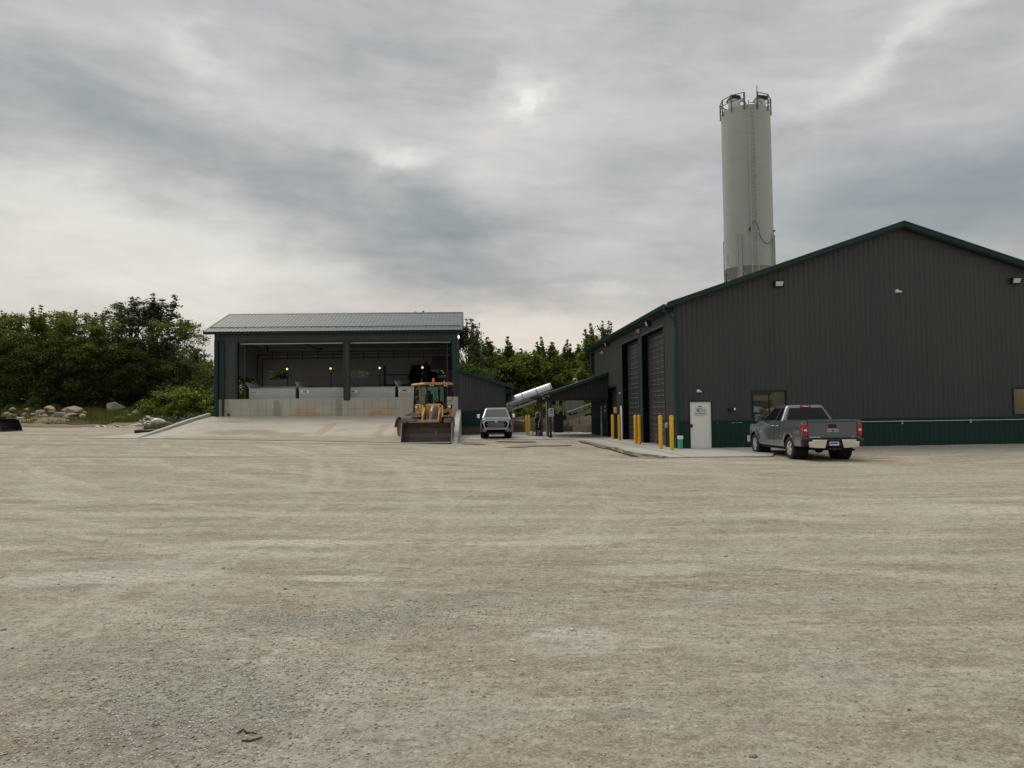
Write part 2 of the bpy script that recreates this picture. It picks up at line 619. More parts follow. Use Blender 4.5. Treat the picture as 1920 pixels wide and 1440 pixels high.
def concrete_mat(name, col, dirt, lines=None, stains=(), rough=.85, dirtamt=.6, frontdirt=None, dscale=.35):
    m = bpy.data.materials.new(name)
    m.use_nodes = True
    T = NT(m.node_tree)
    g = T.n('ShaderNodeNewGeometry').outputs['Position']
    sp = T.n('ShaderNodeSeparateXYZ')
    T.l(g, sp.inputs[0])
    n1 = T.noise(g, .8, 6, .65)
    n2 = T.noise(g, 9, 5, .6)
    c = T.mix(n1, tuple(k * .86 for k in col), tuple(k * 1.12 for k in col))
    c = T.mix(T.m('MULTIPLY', n2, .35), c, tuple(k * .7 for k in col))
    d = T.noise(T.mapping(g, scale=(.5, 1, 1), rot=(0, 0, .2)), dscale, 7, .7, .8)
    f = T.m('MULTIPLY', T.ramp(d, [(.47, (0, 0, 0)), (.66, (1, 1, 1))]), dirtamt)
    c = T.mix(f, c, dirt)
    for (cx, cy, cz, rx, ry, rz, colr, amt) in stains:
        q = None
        for o_, c0, r0 in ((sp.outputs[0], cx, rx), (sp.outputs[1], cy, ry), (sp.outputs[2], cz, rz)):
            t = T.m('DIVIDE', T.m('SUBTRACT', o_, c0), r0)
            t = T.m('MULTIPLY', t, t)
            q = t if q is None else T.m('ADD', q, t)
        q = T.m('ADD', q, T.m('MULTIPLY', T.m('SUBTRACT', n1, .5), 3.0))
        q = T.m('ADD', q, T.m('MULTIPLY', T.m('SUBTRACT', n2, .5), 1.4))
        k = T.ramp(q, [(.35, (1, 1, 1)), (1.0, (0, 0, 0))], 'EASE')
        c = T.mix(T.m('MULTIPLY', k, amt), c, colr)
    hgt = n2
    if lines:
        px, pz, z0, mz = lines
        fx = T.m('FRACT', T.m('DIVIDE', sp.outputs[0], px))
        lx = T.m('LESS_THAN', T.m('ABSOLUTE', T.m('SUBTRACT', fx, .5)), .035)
        l = lx
        if mz:
            lz = T.m('LESS_THAN', T.m('ABSOLUTE', T.m('SUBTRACT', sp.outputs[2], mz)), .018)
            l = T.m('MAXIMUM', lx, T.m('MULTIPLY', lz, T.m('GREATER_THAN', T.noise(T.mapping(g, scale=(1, 0, 0)), 1.1, 1), .47)))
        c = T.mix(T.m('MULTIPLY', l, .45), c, tuple(k * .35 for k in col))
        # each form panel a touch different
        pid = T.n('ShaderNodeTexWhiteNoise', noise_dimensions='1D')
        T.l(T.m('FLOOR', T.m('SUBTRACT', T.m('DIVIDE', sp.outputs[0], px), .5)), pid.inputs['W'])
        c = T.mix(T.m('MULTIPLY', pid.outputs[0], .22), c, tuple(k * .55 for k in col))
    p = T.n('ShaderNodeBsdfPrincipled')
    p.inputs['Roughness'].default_value = rough
    T.l(c, p.inputs['Base Color'])
    b = T.n('ShaderNodeBump')
    b.inputs['Strength'].default_value = .25
    b.inputs['Distance'].default_value = .02
    T.l(hgt, b.inputs['Height'])
    T.l(b.outputs[0], p.inputs['Normal'])
    out = T.n('ShaderNodeOutputMaterial')
    T.l(p.outputs[0], out.inputs[0])
    return m


SLAB_M = concrete_mat('pavement_concrete', (.44, .44, .40), (.33, .29, .23), dirtamt=.35, lines=(3.05, 0, 0, None),
                      stains=[(3, 48, 0, 6, 1.5, 1, (.30, .25, .18), .6), (6.4, 40, 0, .5, 8, 1, (.30, .26, .2), .5), (6.3, 30, 0, .8, 3, 1, (.27, .24, .19), .5)])
RAMP_M = concrete_mat('ramp_concrete', (.43, .41, .355), (.33, .265, .185), dirtamt=.8, dscale=.5,
                      stains=[(-12.0, 46.0, 0, 10, 2.8, 2, (.30, .245, .17), .95), (-5, 45.5, 0, 5, 2.2, 2, (.30, .245, .18), .7),
                              (-14.6, 50.5, 0, 2.6, 1.6, 3, (.24, .19, .13), .75), (-12, 49, 0, 2.2, 1.2, 3, (.27, .215, .15), .6), (-9.5, 51, 0, .5, 6, 3, (.32, .25, .16), .7),
                              (-5.8, 51, 0, .5, 6, 3, (.32, .25, .16), .7), (-17, 56, 0, 1.6, 1.0, 3, (.26, .21, .15), .6)])
WALL_M = concrete_mat('formed_concrete', (.47, .45, .385), (.29, .25, .18), lines=(.61, 0, 0, 2.15), dirtamt=.4,
                      stains=[(-12.4, 60, 1.55, 1.5, 9, .55, (.46, .29, .13), .6), (-12.9, 60, 1.5, 1.0, 9, .9, (.48, .31, .15), .5), (-11.2, 60, 1.5, 1.2, 9, .5, (.46, .30, .15), .5), (-7.3, 60, 1.5, 1.0, 9, .8, (.46, .29, .12), .6), (-6.6, 60, 1.6, .8, 9, .9, (.46, .29, .12), .5), (-8, 60, 1.5, .8, 9, .5, (.46, .29, .12), .4),
                              (-2.2, 60, 2.2, .25, 9, 1.2, (.36, .24, .10), .6), (-14.7, 60, 2.2, .35, 9, 1.4, (.22, .19, .14), .6),
                              (-10.1, 60, 2.2, .3, 9, 1.4, (.24, .21, .16), .6)])
BLOCK_M = concrete_mat('block_concrete', (.30, .275, .225), (.22, .18, .12))


def gravel_mat():
    m = bpy.data.materials.new('gravel_yard')
    m.use_nodes = True
    T = NT(m.node_tree)
    g = T.n('ShaderNodeNewGeometry').outputs['Position']
    sp = T.n('ShaderNodeSeparateXYZ')
    T.l(g, sp.inputs[0])
    X, Y = sp.outputs[0], sp.outputs[1]
    warp = T.n('ShaderNodeTexNoise')
    warp.inputs['Scale'].default_value = .07
    warp.inputs['Detail'].default_value = 2
    T.l(g, warp.inputs['Vector'])
    wv = T.n('ShaderNodeVectorMath', operation='MULTIPLY_ADD')
    T.l(warp.outputs['Color'], wv.inputs[0])
    wv.inputs[1].default_value = (3, 3, 0)
    T.l(g, wv.inputs[2])
    wp = wv.outputs[0]

    def sweep(cx, cy, fr, ft, det=8, rough=.68):
        # noise laid along arcs about a far turning centre: what tyres leave as they swing round
        dx, dy = T.m('SUBTRACT', X, cx), T.m('SUBTRACT', Y, cy)
        r = T.m('SQRT', T.m('ADD', T.m('MULTIPLY', dx, dx), T.m('MULTIPLY', dy, dy)))
        th = T.m('ARCTAN2', dx, dy)
        cb = T.n('ShaderNodeCombineXYZ')
        T.l(T.m('MULTIPLY', r, fr), cb.inputs[0])
        T.l(T.m('MULTIPLY', th, ft), cb.inputs[1])
        cb.inputs[2].default_value = cx * .37
        return T.noise(cb.outputs[0], 1.0, det, rough, .2)
    big = T.noise(wp, .16, 5, .6)
    mid = T.noise(wp, .9, 6, .62)
    strk = sweep(-14, 96, .9, 10)
    strk2 = sweep(34, 58, 1.1, 7)
    strk3 = sweep(-30, 22, 1.3, 5)
    motl = T.noise(T.mapping(g, scale=(.8, 1.3, 1)), 2.6, 9, .72, .3)
    motl2 = T.noise(T.mapping(g, scale=(.5, 1.6, 1), rot=(0, 0, .12), loc=(5, 5, 0)), 1.3, 10, .70, .5)
    thin = sweep(10, 140, 2.6, 26, 9, .72)
    thin2 = sweep(2, -26, 2.4, 9, 8, .7)
    base = T.mix(T.ramp(big, [(.36, (0, 0, 0)), (.64, (1, 1, 1))]), (.415, .356, .262), (.395, .356, .278))
    base = T.mix(T.m('MULTIPLY', T.ramp(strk, [(.40, (1, 1, 1)), (.56, (0, 0, 0))]), .85), base, (.24, .19, .125))
    base = T.mix(T.m('MULTIPLY', T.ramp(strk2, [(.50, (0, 0, 0)), (.64, (1, 1, 1))]), .8), base, (.68, .63, .50))
    base = T.mix(T.m('MULTIPLY', T.ramp(strk3, [(.53, (0, 0, 0)), (.66, (1, 1, 1))]), .55), base, (.64, .595, .475))
    base = T.mix(T.m('MULTIPLY', T.ramp(thin, [(.53, (0, 0, 0)), (.63, (1, 1, 1))]), .6), base, (.70, .65, .52))
    base = T.mix(T.m('MULTIPLY', T.ramp(thin, [(.36, (1, 1, 1)), (.46, (0, 0, 0))]), .55), base, (.265, .22, .155))
    base = T.mix(T.m('MULTIPLY', T.ramp(thin2, [(.54, (0, 0, 0)), (.64, (1, 1, 1))]), .6), base, (.64, .59, .48))
    base = T.mix(T.m('MULTIPLY', T.ramp(mid, [(.5, (0, 0, 0)), (.7, (1, 1, 1))]), .45), base, (.37, .355, .285))
    base = T.mix(T.m('MULTIPLY', T.ramp(motl, [(.36, (1, 1, 1)), (.50, (0, 0, 0))]), .55), base, (.25, .20, .14))
    base = T.mix(T.m('MULTIPLY', T.ramp(motl2, [(.52, (0, 0, 0)), (.64, (1, 1, 1))]), .6), base, (.60, .57, .465))
    # old wheel tracks: dusty pale arcs
    tot = None
    for cx, cy, R, w, a in [(-60.3, 12, 56.9, .20, .55), (-60.3, 12, 57.5, .14, .5), (-60.3, 12, 59.3, .22, .5), (-60.3, 12, 59.9, .12, .4), (24, 44, 30, .2, .3), (24, 44, 31.9, .2, .3),
                            (40, 30, 36, .2, .25), (40, 30, 37.8, .2, .25), (4, 60, 30, .25, .4), (4, 60, 31.8, .25, .4), (-8, -30, 44, .22, .5), (-8, -30, 45.8, .22, .5),
                            (10, 80, 66, .25, .7), (10, 80, 67.8, .25, .7), (-22, 46, 33, .2, .25), (-22, 46, 34.8, .2, .25), (16, 100, 90.5, .22, .8), (16, 100, 92, .2, .8), (-34, 30, 40, .2, .25), (-34, 30, 41.7, .2, .25)]:
        dx, dy = T.m('SUBTRACT', X, cx), T.m('SUBTRACT', Y, cy)
        r = T.m('SQRT', T.m('ADD', T.m('MULTIPLY', dx, dx), T.m('MULTIPLY', dy, dy)))
        r = T.m('ADD', r, T.m('MULTIPLY', T.m('SUBTRACT', mid, .5), .3))
        e = T.m('DIVIDE', T.m('SUBTRACT', r, R), w)
        e = T.m('MULTIPLY', T.m('EXPONENT', T.m('MULTIPLY', T.m('POWER', e, 4.0), -1.0)), a)
        tot = e if tot is None else T.m('MAXIMUM', tot, e)
    gate = T.ramp(T.noise(T.mapping(g, loc=(3, 8, 0)), .22, 3, .6), [(.38, (.2, .2, .2)), (.50, (1, 1, 1))])
    gate2 = T.ramp(T.noise(g, 3.5, 4, .7), [(.30, (.15, .15, .15)), (.52, (1, 1, 1))])
    base = T.mix(T.m('MULTIPLY', T.m('MULTIPLY', tot, gate), gate2), base, (.66, .62, .50))
    # patches of crushed grey stone and of chalky fines
    def patch(px, py, rx, ry, rot=0.0, soft=1.2):
        c_, s_ = cos(rot), sin(rot)
        dx, dy = T.m('SUBTRACT', X, px), T.m('SUBTRACT', Y, py)
        u = T.m('DIVIDE', T.m('ADD', T.m('MULTIPLY', dx, c_), T.m('MULTIPLY', dy, s_)), rx)
        v = T.m('DIVIDE', T.m('ADD', T.m('MULTIPLY', dx, -s_), T.m('MULTIPLY', dy, c_)), ry)
        q = T.m('ADD', T.m('ADD', T.m('MULTIPLY', u, u), T.m('MULTIPLY', v, v)), T.m('MULTIPLY', T.m('SUBTRACT', mid, .5), 2.6))
        return T.ramp(q, [(.3, (1, 1, 1)), (soft, (0, 0, 0))], 'EASE')
    for (px, py, rx, ry, rot, colr, amt) in [
            (-1.65, 4.7, .75, .95, .3, (.27, .27, .24), .75), (-1.1, 6.7, 1.1, .35, .3, (.25, .255, .23), .75), (-2.9, 5.6, 1.0, .7, 0, (.33, .315, .25), .5),
            (-.3, 4.3, .8, .6, .4, (.50, .495, .41), .7), (-3.9, 8.6, 1.3, .5, .1, (.74, .72, .62), .8), (-2.4, 10.6, 1.6, .3, -.12, (.80, .77, .66), .85),
            (-1.4, 8.3, .8, .18, -.1, (.76, .73, .62), .8), (.7, 5.8, .5, .4, .5, (.74, .73, .64), .75), (1.9, 8.4, .9, .35, -.1, (.72, .69, .58), .75),
            (.9, 10.2, 1.1, .22, -.1, (.72, .68, .56), .75), (-7.5, 10.5, 1.6, .35, .1, (.74, .71, .62), .75), (4.2, 9.2, 2.2, .9, .1, (.50, .48, .39), .5),
            (7.5, 12.5, 3.0, .8, -.1, (.70, .66, .54), .6), (12, 18, 5, 1.2, .1, (.58, .55, .45), .5), (-12, 30, 7, .6, .05, (.22, .18, .135), .7),
            (-6, 41.6, 9, .9, -.1, (.21, .165, .12), .85), (-22, 38, 8, 1.2, .1, (.24, .20, .155), .7), (4, 44, 4, 1.2, .1, (.25, .205, .15), .75),
            (4.6, 37, 1.6, 4.5, .1, (.30, .25, .175), .6), (-14, 20, 4, 1.0, .1, (.25, .215, .165), .5), (9, 22, 3, .6, .1, (.26, .225, .17), .5),
            (19.5, 30.5, 6.6, 3.9, 0.02, (.30, .30, .265), .9), (26, 29.5, 5.6, 4.6, 0, (.30, .30, .265), .9), (5.7, 28.6, .6, 2.0, .2, (.2, .185, .15), .7), (-27, 52, 6, 2.2, .1, (.20, .18, .14), .7), (-33, 60, 7, 2.5, .1, (.24, .215, .17), .6), (-20, 43, 5, 1.2, .1, (.25, .21, .15), .6)]:
        base = T.mix(T.m('MULTIPLY', patch(px, py, rx, ry, rot), amt), base, colr)
    hue = T.noise(T.mapping(g, scale=(.7, 1.2, 1), loc=(31, 7, 0)), .75, 5, .62, .4)
    base = T.mix(T.m('MULTIPLY', T.ramp(hue, [(.32, (1, 1, 1)), (.47, (0, 0, 0))]), .60), base, (.45, .475, .39))
    base = T.mix(T.m('MULTIPLY', T.ramp(hue, [(.52, (0, 0, 0)), (.67, (1, 1, 1))]), .60), base, (.40, .315, .225))
    spk = T.noise(T.mapping(g, scale=(.8, 1.4, 1), loc=(3, 2, 0)), 11, 8, .78)
    base = T.mix(T.m('MULTIPLY', T.ramp(spk, [(.39, (1, 1, 1)), (.48, (0, 0, 0))]), .75), base, (.23, .19, .135))
    base = T.mix(T.m('MULTIPLY', T.ramp(spk, [(.53, (0, 0, 0)), (.62, (1, 1, 1))]), .65), base, (.68, .63, .52))
    # ribbed tread prints pressed into the chalky fines
    for (px, py, rx, ry, rot, k) in [(.72, 5.75, .42, .30, .75, 62), (-3.9, 8.55, 1.2, .35, .15, 50), (-2.4, 10.6, 1.4, .25, -.12, 48), (1.9, 8.4, .8, .3, -.1, 52), (-.4, 7.4, .5, .5, .2, 50)]:
        ln = T.m('SINE', T.m('MULTIPLY', T.m('ADD', T.m('MULTIPLY', X, cos(rot + .9)), T.m('MULTIPLY', Y, sin(rot + .9))), k))
        base = T.mix(T.m('MULTIPLY', T.m('MULTIPLY', T.m('GREATER_THAN', ln, .25), patch(px, py, rx, ry, rot)), .45), base, (.36, .33, .26))
    # stones
    vor = T.n('ShaderNodeTexVoronoi', feature='F1')
    vor.inputs['Scale'].default_value = 75
    T.l(g, vor.inputs['Vector'])
    vor2 = T.n('ShaderNodeTexVoronoi', feature='F1')
    vor2.inputs['Scale'].default_value = 34
    T.l(T.mapping(g, loc=(.3, .7, 0)), vor2.inputs['Vector'])
    fine = T.noise(g, 150, 3, .7)
    grit = T.noise(g, 34, 6, .78)
    sx = T.n('ShaderNodeSeparateColor')
    T.l(vor.outputs['Color'], sx.inputs[0])
    sx2 = T.n('ShaderNodeSeparateColor')
    T.l(vor2.outputs['Color'], sx2.inputs[0])
    c = T.mix(T.m('MULTIPLY', T.m('SUBTRACT', 1.0, T.ramp(grit, [(.36, (0, 0, 0)), (.56, (1, 1, 1))])), .42), base, (.16, .135, .10))
    c = T.mix(T.m('MULTIPLY', T.ramp(grit, [(.55, (0, 0, 0)), (.72, (1, 1, 1))]), .35), c, (.66, .63, .53))
    c = T.mix(T.m('MULTIPLY', T.m('GREATER_THAN', sx.outputs[0], .80), .40), c, (.60, .58, .51))
    c = T.mix(T.m('MULTIPLY', T.m('LESS_THAN', sx.outputs[1], .13), .30), c, (.16, .145, .12))
    c = T.mix(T.m('MULTIPLY', T.m('GREATER_THAN', sx2.outputs[0], .93), .35), c, (.42, .41, .385))
    c = T.mix(T.m('MULTIPLY', fine, .26), c, (.14, .12, .08))
    tone = T.noise(g, 7, 4, .7)
    c = T.mix(T.m('MULTIPLY', T.ramp(tone, [(.38, (1, 1, 1)), (.52, (0, 0, 0))]), .22), c, (.17, .145, .105))
    p = T.n('ShaderNodeBsdfPrincipled')
    p.inputs['Roughness'].default_value = .92
    p.inputs['Specular IOR Level'].default_value = .25
    T.l(c, p.inputs['Base Color'])
    h = T.m('ADD', T.m('MULTIPLY', T.m('SUBTRACT', 1.0, vor.outputs['Distance']), .35), T.m('MULTIPLY', grit, .9))
    h = T.m('ADD', h, T.m('MULTIPLY', fine, .25))
    h = T.m('ADD', h, T.m('MULTIPLY', T.m('SUBTRACT', 1.0, vor2.outputs['Distance']), .5))
    b = T.n('ShaderNodeBump')
    b.inputs['Strength'].default_value = .9
    b.inputs['Distance'].default_value = .018
    T.l(h, b.inputs['Height'])
    T.l(b.outputs[0], p.inputs['Normal'])
    out = T.n('ShaderNodeOutputMaterial')
    T.l(p.outputs[0], out.inputs[0])
    return m


GRAVEL = gravel_mat()


def grow(a, b, step, k):
    out, x = [], a
    while x < b:
        out.append(x)
        x += step
        step *= k
    out.append(b)
    return out


def build_ground():
    xs = sorted(set([round(-v, 3) for v in grow(9, 900, .15, 1.045)] + [round(v, 3) for v in np.arange(-9, 9.001, .07)] + [round(v, 3) for v in grow(9, 900, .15, 1.045)]))
    ys = sorted(set([-60, -20, -5, 0, 1.5] + [round(v, 3) for v in np.arange(2.5, 14, .055)] + [round(v, 3) for v in grow(14, 1500, .07, 1.022)]))
    xs, ys = np.array(xs), np.array(ys, float)
    Xg, Yg = np.meshgrid(xs, ys)
    Z = np.vectorize(TZ)(Xg, Yg)
    near = np.clip((60 - Yg) / 40, 0, 1)
    Z += (vnoise(Xg * .35 + 40, Yg * .35 + 40) - .5) * .03 * np.clip((40 - Yg) / 20, 0, 1)
    Z += (vnoise(Xg * 2.1 + 9, Yg * 2.1 + 20) - .5) * .016 * near
    Z += (vnoise(Xg * 7.3 + 90, Yg * 7.3 + 10) - .5) * .010 * near
    Z += (vnoise(Xg * 13 + 50, Yg * 13 + 30) - .5) * .007 * np.clip((12 - Yg) / 8, 0, 1)
    nx, ny = len(xs), len(ys)
    me = bpy.data.meshes.new('ground')
    co = np.stack([Xg, Yg, Z], -1).reshape(-1, 3)
    i = np.arange(nx - 1)[None, :] + np.arange(ny - 1)[:, None] * nx
    q = np.stack([i, i + 1, i + 1 + nx, i + nx], -1).reshape(-1, 4)
    me.vertices.add(len(co))
    me.vertices.foreach_set('co', co.ravel())
    me.loops.add(q.size)
    me.loops.foreach_set('vertex_index', q.ravel())
    me.polygons.add(len(q))
    me.polygons.foreach_set('loop_start', np.arange(0, q.size, 4))
    me.polygons.foreach_set('use_smooth', [True] * len(q))
    me.materials.append(GRAVEL)
    me.update()
    me.validate()
    o = bpy.data.objects.new('ground', me)
    COL.objects.link(o)
    struct(o, 'tan gravel yard scored with pale wheel tracks')


build_ground()


def TZF(x, y):
    X_, Y_ = np.array([float(x)]), np.array([float(y)])
    near = min(1, max(0, (60 - y) / 40))
    z = TZ(x, y) + float((vnoise(X_ * .35 + 40, Y_ * .35 + 40) - .5)[0]) * .03 * min(1, max(0, (40 - y) / 20))
    z += float((vnoise(X_ * 2.1 + 9, Y_ * 2.1 + 20) - .5)[0]) * .016 * near + float((vnoise(X_ * 7.3 + 90, Y_ * 7.3 + 10) - .5)[0]) * .010 * near
    return z + float((vnoise(X_ * 13 + 50, Y_ * 13 + 30) - .5)[0]) * .007 * min(1, max(0, (12 - y) / 8))



def stone_mesh(name, pts, rad, cols, seed, label):
    """one mesh of many faceted pebbles (stuff)"""
    rs = np.random.RandomState(seed)
    n = len(pts)
    t = np.array([[0, 0, 1], [1, 0, 0], [.31, .95, 0], [-.81, .59, 0], [-.81, -.59, 0], [.31, -.95, 0], [0, 0, -.6]], float)
    f = np.array([[0, 1, 2], [0, 2, 3], [0, 3, 4], [0, 4, 5], [0, 5, 1], [6, 2, 1], [6, 3, 2], [6, 4, 3], [6, 5, 4], [6, 1, 5]])
    V = np.repeat(t[None], n, 0)
    V = V * (1 + (rs.rand(n, 7, 1) - .5) * .55)
    V = V * np.stack([1 + rs.rand(n) * .6, np.ones(n), .45 + rs.rand(n) * .35], -1)[:, None, :]
    a = rs.rand(n) * 6.28
    c, s = np.cos(a), np.sin(a)
    x, y = V[..., 0] * c[:, None] - V[..., 1] * s[:, None], V[..., 0] * s[:, None] + V[..., 1] * c[:, None]
    tl = (rs.rand(n) - .5) * .8
    V = np.stack([x, y, V[..., 2] + x * tl[:, None]], -1) * rad[:, None, None] + pts[:, None, :]
    F = (f[None] + (np.arange(n) * 7)[:, None, None]).reshape(-1, 3)
    me = bpy.data.meshes.new(name)
    me.vertices.add(n * 7)
    me.vertices.foreach_set('co', V.ravel())
    me.loops.add(F.size)
    me.loops.foreach_set('vertex_index', F.ravel())
    me.polygons.add(len(F))
    me.polygons.foreach_set('loop_start', np.arange(0, F.size, 3))
    me.materials.append(cols)
    me.update()
    me.validate()
    o = bpy.data.objects.new(name, me)
    COL.objects.link(o)
    o['kind'] = 'stuff'
    o['category'] = 'gravel'
    o['label'] = label
    return o


def island_mat(name, stops, rough=.9, bump=False, transl=0.0, objvar=0.0, spec=.3):
    m = bpy.data.materials.new(name)
    m.use_nodes = True
    T = NT(m.node_tree)
    g = T.n('ShaderNodeNewGeometry')
    c = T.ramp(g.outputs['Random Per Island'], stops)
    if objvar:
        oi = T.n('ShaderNodeObjectInfo')
        c = T.mix(T.m('MULTIPLY', oi.outputs['Random'], objvar), c, tuple(k * .45 for k in stops[0][1]))
    p = T.n('ShaderNodeBsdfPrincipled')
    p.inputs['Roughness'].default_value = rough
    p.inputs['Specular IOR Level'].default_value = spec
    T.l(c, p.inputs['Base Color'])
    out = T.n('ShaderNodeOutputMaterial')
    if transl:
        tl = T.n('ShaderNodeBsdfTranslucent')
        T.l(T.mix(.5, c, (.12, .16, .02)), tl.inputs[0])
        mx = T.n('ShaderNodeMixShader')
        mx.inputs[0].default_value = transl
        T.l(p.outputs[0], mx.inputs[1])
        T.l(tl.outputs[0], mx.inputs[2])
        T.l(mx.outputs[0], out.inputs[0])
    else:
        T.l(p.outputs[0], out.inputs[0])
    return m


def build_gravel():
    rs = np.random.RandomState(3)
    P, R = [], []
    for (cx, cy, sx, sy, n, r0, r1) in [(0, 7, 7, 4, 52000, .004, .012), (-1.65, 4.7, .65, .8, 9000, .005, .016), (-1.1, 6.7, 1.0, .35, 4500, .006, .015),
                                       (-2.7, 5.4, 1.2, .8, 3500, .005, .013), (0, 14, 14, 7, 16000, .007, .017), (.3, 4.6, 1.6, .8, 4000, .004, .010), (0, 8, 6, 4, 260, .018, .034)]:
        x = cx + rs.randn(n) * sx
        y = cy + rs.randn(n) * sy
        ok = (y > 2.9) & (y < 32)
        x, y = x[ok], y[ok]
        r = (r0 + (r1 - r0) * rs.rand(len(x)) ** 3.2) * .74
        P.append(np.stack([x, y, np.zeros(len(x))], -1))
        R.append(r)
    P, R = np.concatenate(P), np.concatenate(R)
    Xg, Yg = P[:, 0], P[:, 1]
    near = np.clip((60 - Yg) / 40, 0, 1)
    Z = np.vectorize(TZ)(Xg, Yg)
    Z += (vnoise(Xg * .35 + 40, Yg * .35 + 40) - .5) * .03 * np.clip((40 - Yg) / 20, 0, 1)
    Z += (vnoise(Xg * 2.1 + 9, Yg * 2.1 + 20) - .5) * .016 * near
    Z += (vnoise(Xg * 7.3 + 90, Yg * 7.3 + 10) - .5) * .010 * near
    Z += (vnoise(Xg * 13 + 50, Yg * 13 + 30) - .5) * .007 * np.clip((12 - Yg) / 8, 0, 1)
    P[:, 2] = Z + R * .12
    ok = ~((Xg > 5.8) & (Yg > 27))
    mat = island_mat('loose_stone', [(0, (.21, .20, .175)), (.3, (.34, .325, .28)), (.6, (.46, .44, .375)), (.85, (.60, .58, .51)), (1, (.46, .37, .29))])
    stone_mesh('loose_gravel', P[ok], R[ok], mat, 8, 'loose grey and tan stones scattered over the yard surface')


build_gravel()


def sheet(name, pts, z, mat, thick=0.0, label=None, zf=None):
    mb = MB()
    zt = [(zf(p[0], p[1]) if zf else 0) + z for p in pts]
    n = len(pts)
    vs = [(p[0], p[1], t) for p, t in zip(pts, zt)]
    if thick:
        vs += [(p[0], p[1], t - thick) for p, t in zip(pts, zt)]
        mb.add(vs, [tuple(range(n)), tuple(range(n, 2 * n))[::-1]] + [(i, (i + 1) % n, (i + 1) % n + n, i + n) for i in range(n)])
    else:
        mb.add(vs, [tuple(range(n))])
    return struct(mb.build(name, mat), label)


# pavement: one L of concrete along the shop and across to the barn
SLZ = .045
slab_pts = [(6.05, 27.45), (10.6, 27.15), (11.5, 29.2), (13.3, 31.6), (13.3, 33.43), (8.85, 33.43), (8.85, 64), (-1.0, 67), (-1.0, 49.4), (3.8, 47.5), (6.15, 46.5), (6.4, 44), (6.42, 37), (6.0, 31)]
sheet('pavement', slab_pts, SLZ, SLAB_M, .3, 'pale concrete apron along the shop doors')


# puddle and wet margin along the apron edge
def wet_mat(name, col, rough):
    m = bpy.data.materials.new(name)
    m.use_nodes = True
    T = NT(m.node_tree)
    g = T.n('ShaderNodeNewGeometry').outputs['Position']
    p = T.n('ShaderNodeBsdfPrincipled')
    c = T.mix(T.noise(g, 3, 5, .6), tuple(k * .7 for k in col), tuple(k * 1.3 for k in col))
    T.l(c, p.inputs['Base Color'])
    p.inputs['Roughness'].default_value = rough
    p.inputs['Specular IOR Level'].default_value = .45
    out = T.n('ShaderNodeOutputMaterial')
    T.l(p.outputs[0], out.inputs[0])
    return m


def blob_sheet(name, pix, zabs, mat, label, jag=.04, seed=1):
    """smooth closed outline through the ground points seen at these pixels"""
    rnd = random.Random(seed)
    base = [at(x, y, Z=zabs) for x, y in pix]
    n = len(base)
    pts = []
    for i in range(n):
        p0, p1, p2, p3 = base[i - 1], base[i], base[(i + 1) % n], base[(i + 2) % n]
        for k in range(6):
            t = k / 6
            q = .5 * ((2 * p1) + (p2 - p0) * t + (2 * p0 - 5 * p1 + 4 * p2 - p3) * t * t + (-p0 + 3 * p1 - 3 * p2 + p3) * t ** 3)
            pts.append((q.x + rnd.uniform(-jag, jag), q.y + rnd.uniform(-jag, jag) * 3))
    mb = MB()
    mb.add([(p[0], p[1], zabs) for p in pts], [tuple(range(len(pts)))])
    return struct(mb.build(name, mat), label)


WATER = wet_mat('puddle_water', (.27, .24, .18), .16)
MUD = wet_mat('wet_gravel', (.16, .135, .10), .55)
blob_sheet('puddle', [(1136, 838.5), (1150, 838), (1163, 841), (1178, 846), (1200, 850), (1225, 852.5), (1252, 855.8), (1240, 857), (1215, 856), (1190, 854.3), (1170, 850), (1155, 845)],
           .052, WATER, 'shallow puddle along the apron edge mirroring the bollards')
blob_sheet('wet_ground', [(1085, 827), (1110, 829.5), (1140, 835), (1165, 841), (1175, 846), (1160, 845), (1130, 840), (1105, 833)], .035, MUD, 'wet dark gravel beside the apron', .08, 2)
for k, pix in enumerate([[(865, 832), (885, 830.5), (900, 832), (915, 833.2), (895, 834.2), (875, 833.5)], [(950, 839), (985, 834.8), (1030, 835.5), (1075, 835), (1050, 837), (1010, 837.5), (970, 840)],
                         [(930, 829), (960, 828.2), (1010, 829), (970, 830.2)]]):
    base = [ground_at(x, y) for x, y in pix]
    mb = MB()
    n = len(base)
    rnd = random.Random(k)
    pts = []
    for i in range(n):
        p0, p1, p2, p3 = base[i - 1], base[i], base[(i + 1) % n], base[(i + 2) % n]
        for j in range(5):
            t = j / 5
            q = .5 * ((2 * p1) + (p2 - p0) * t + (2 * p0 - 5 * p1 + 4 * p2 - p3) * t * t + (-p0 + 3 * p1 - 3 * p2 + p3) * t ** 3)
            x, y = q.x + rnd.uniform(-.2, .2), q.y + rnd.uniform(-.5, .5)
            pts.append((x, y, TZ(x, y) + .030))
    mb.add(pts, [tuple(range(len(pts)))])
    struct(mb.build('wet_ground', MUD), 'dark damp patch in the gravel')

# ------------------------------------------------------------------ wall and roof builders


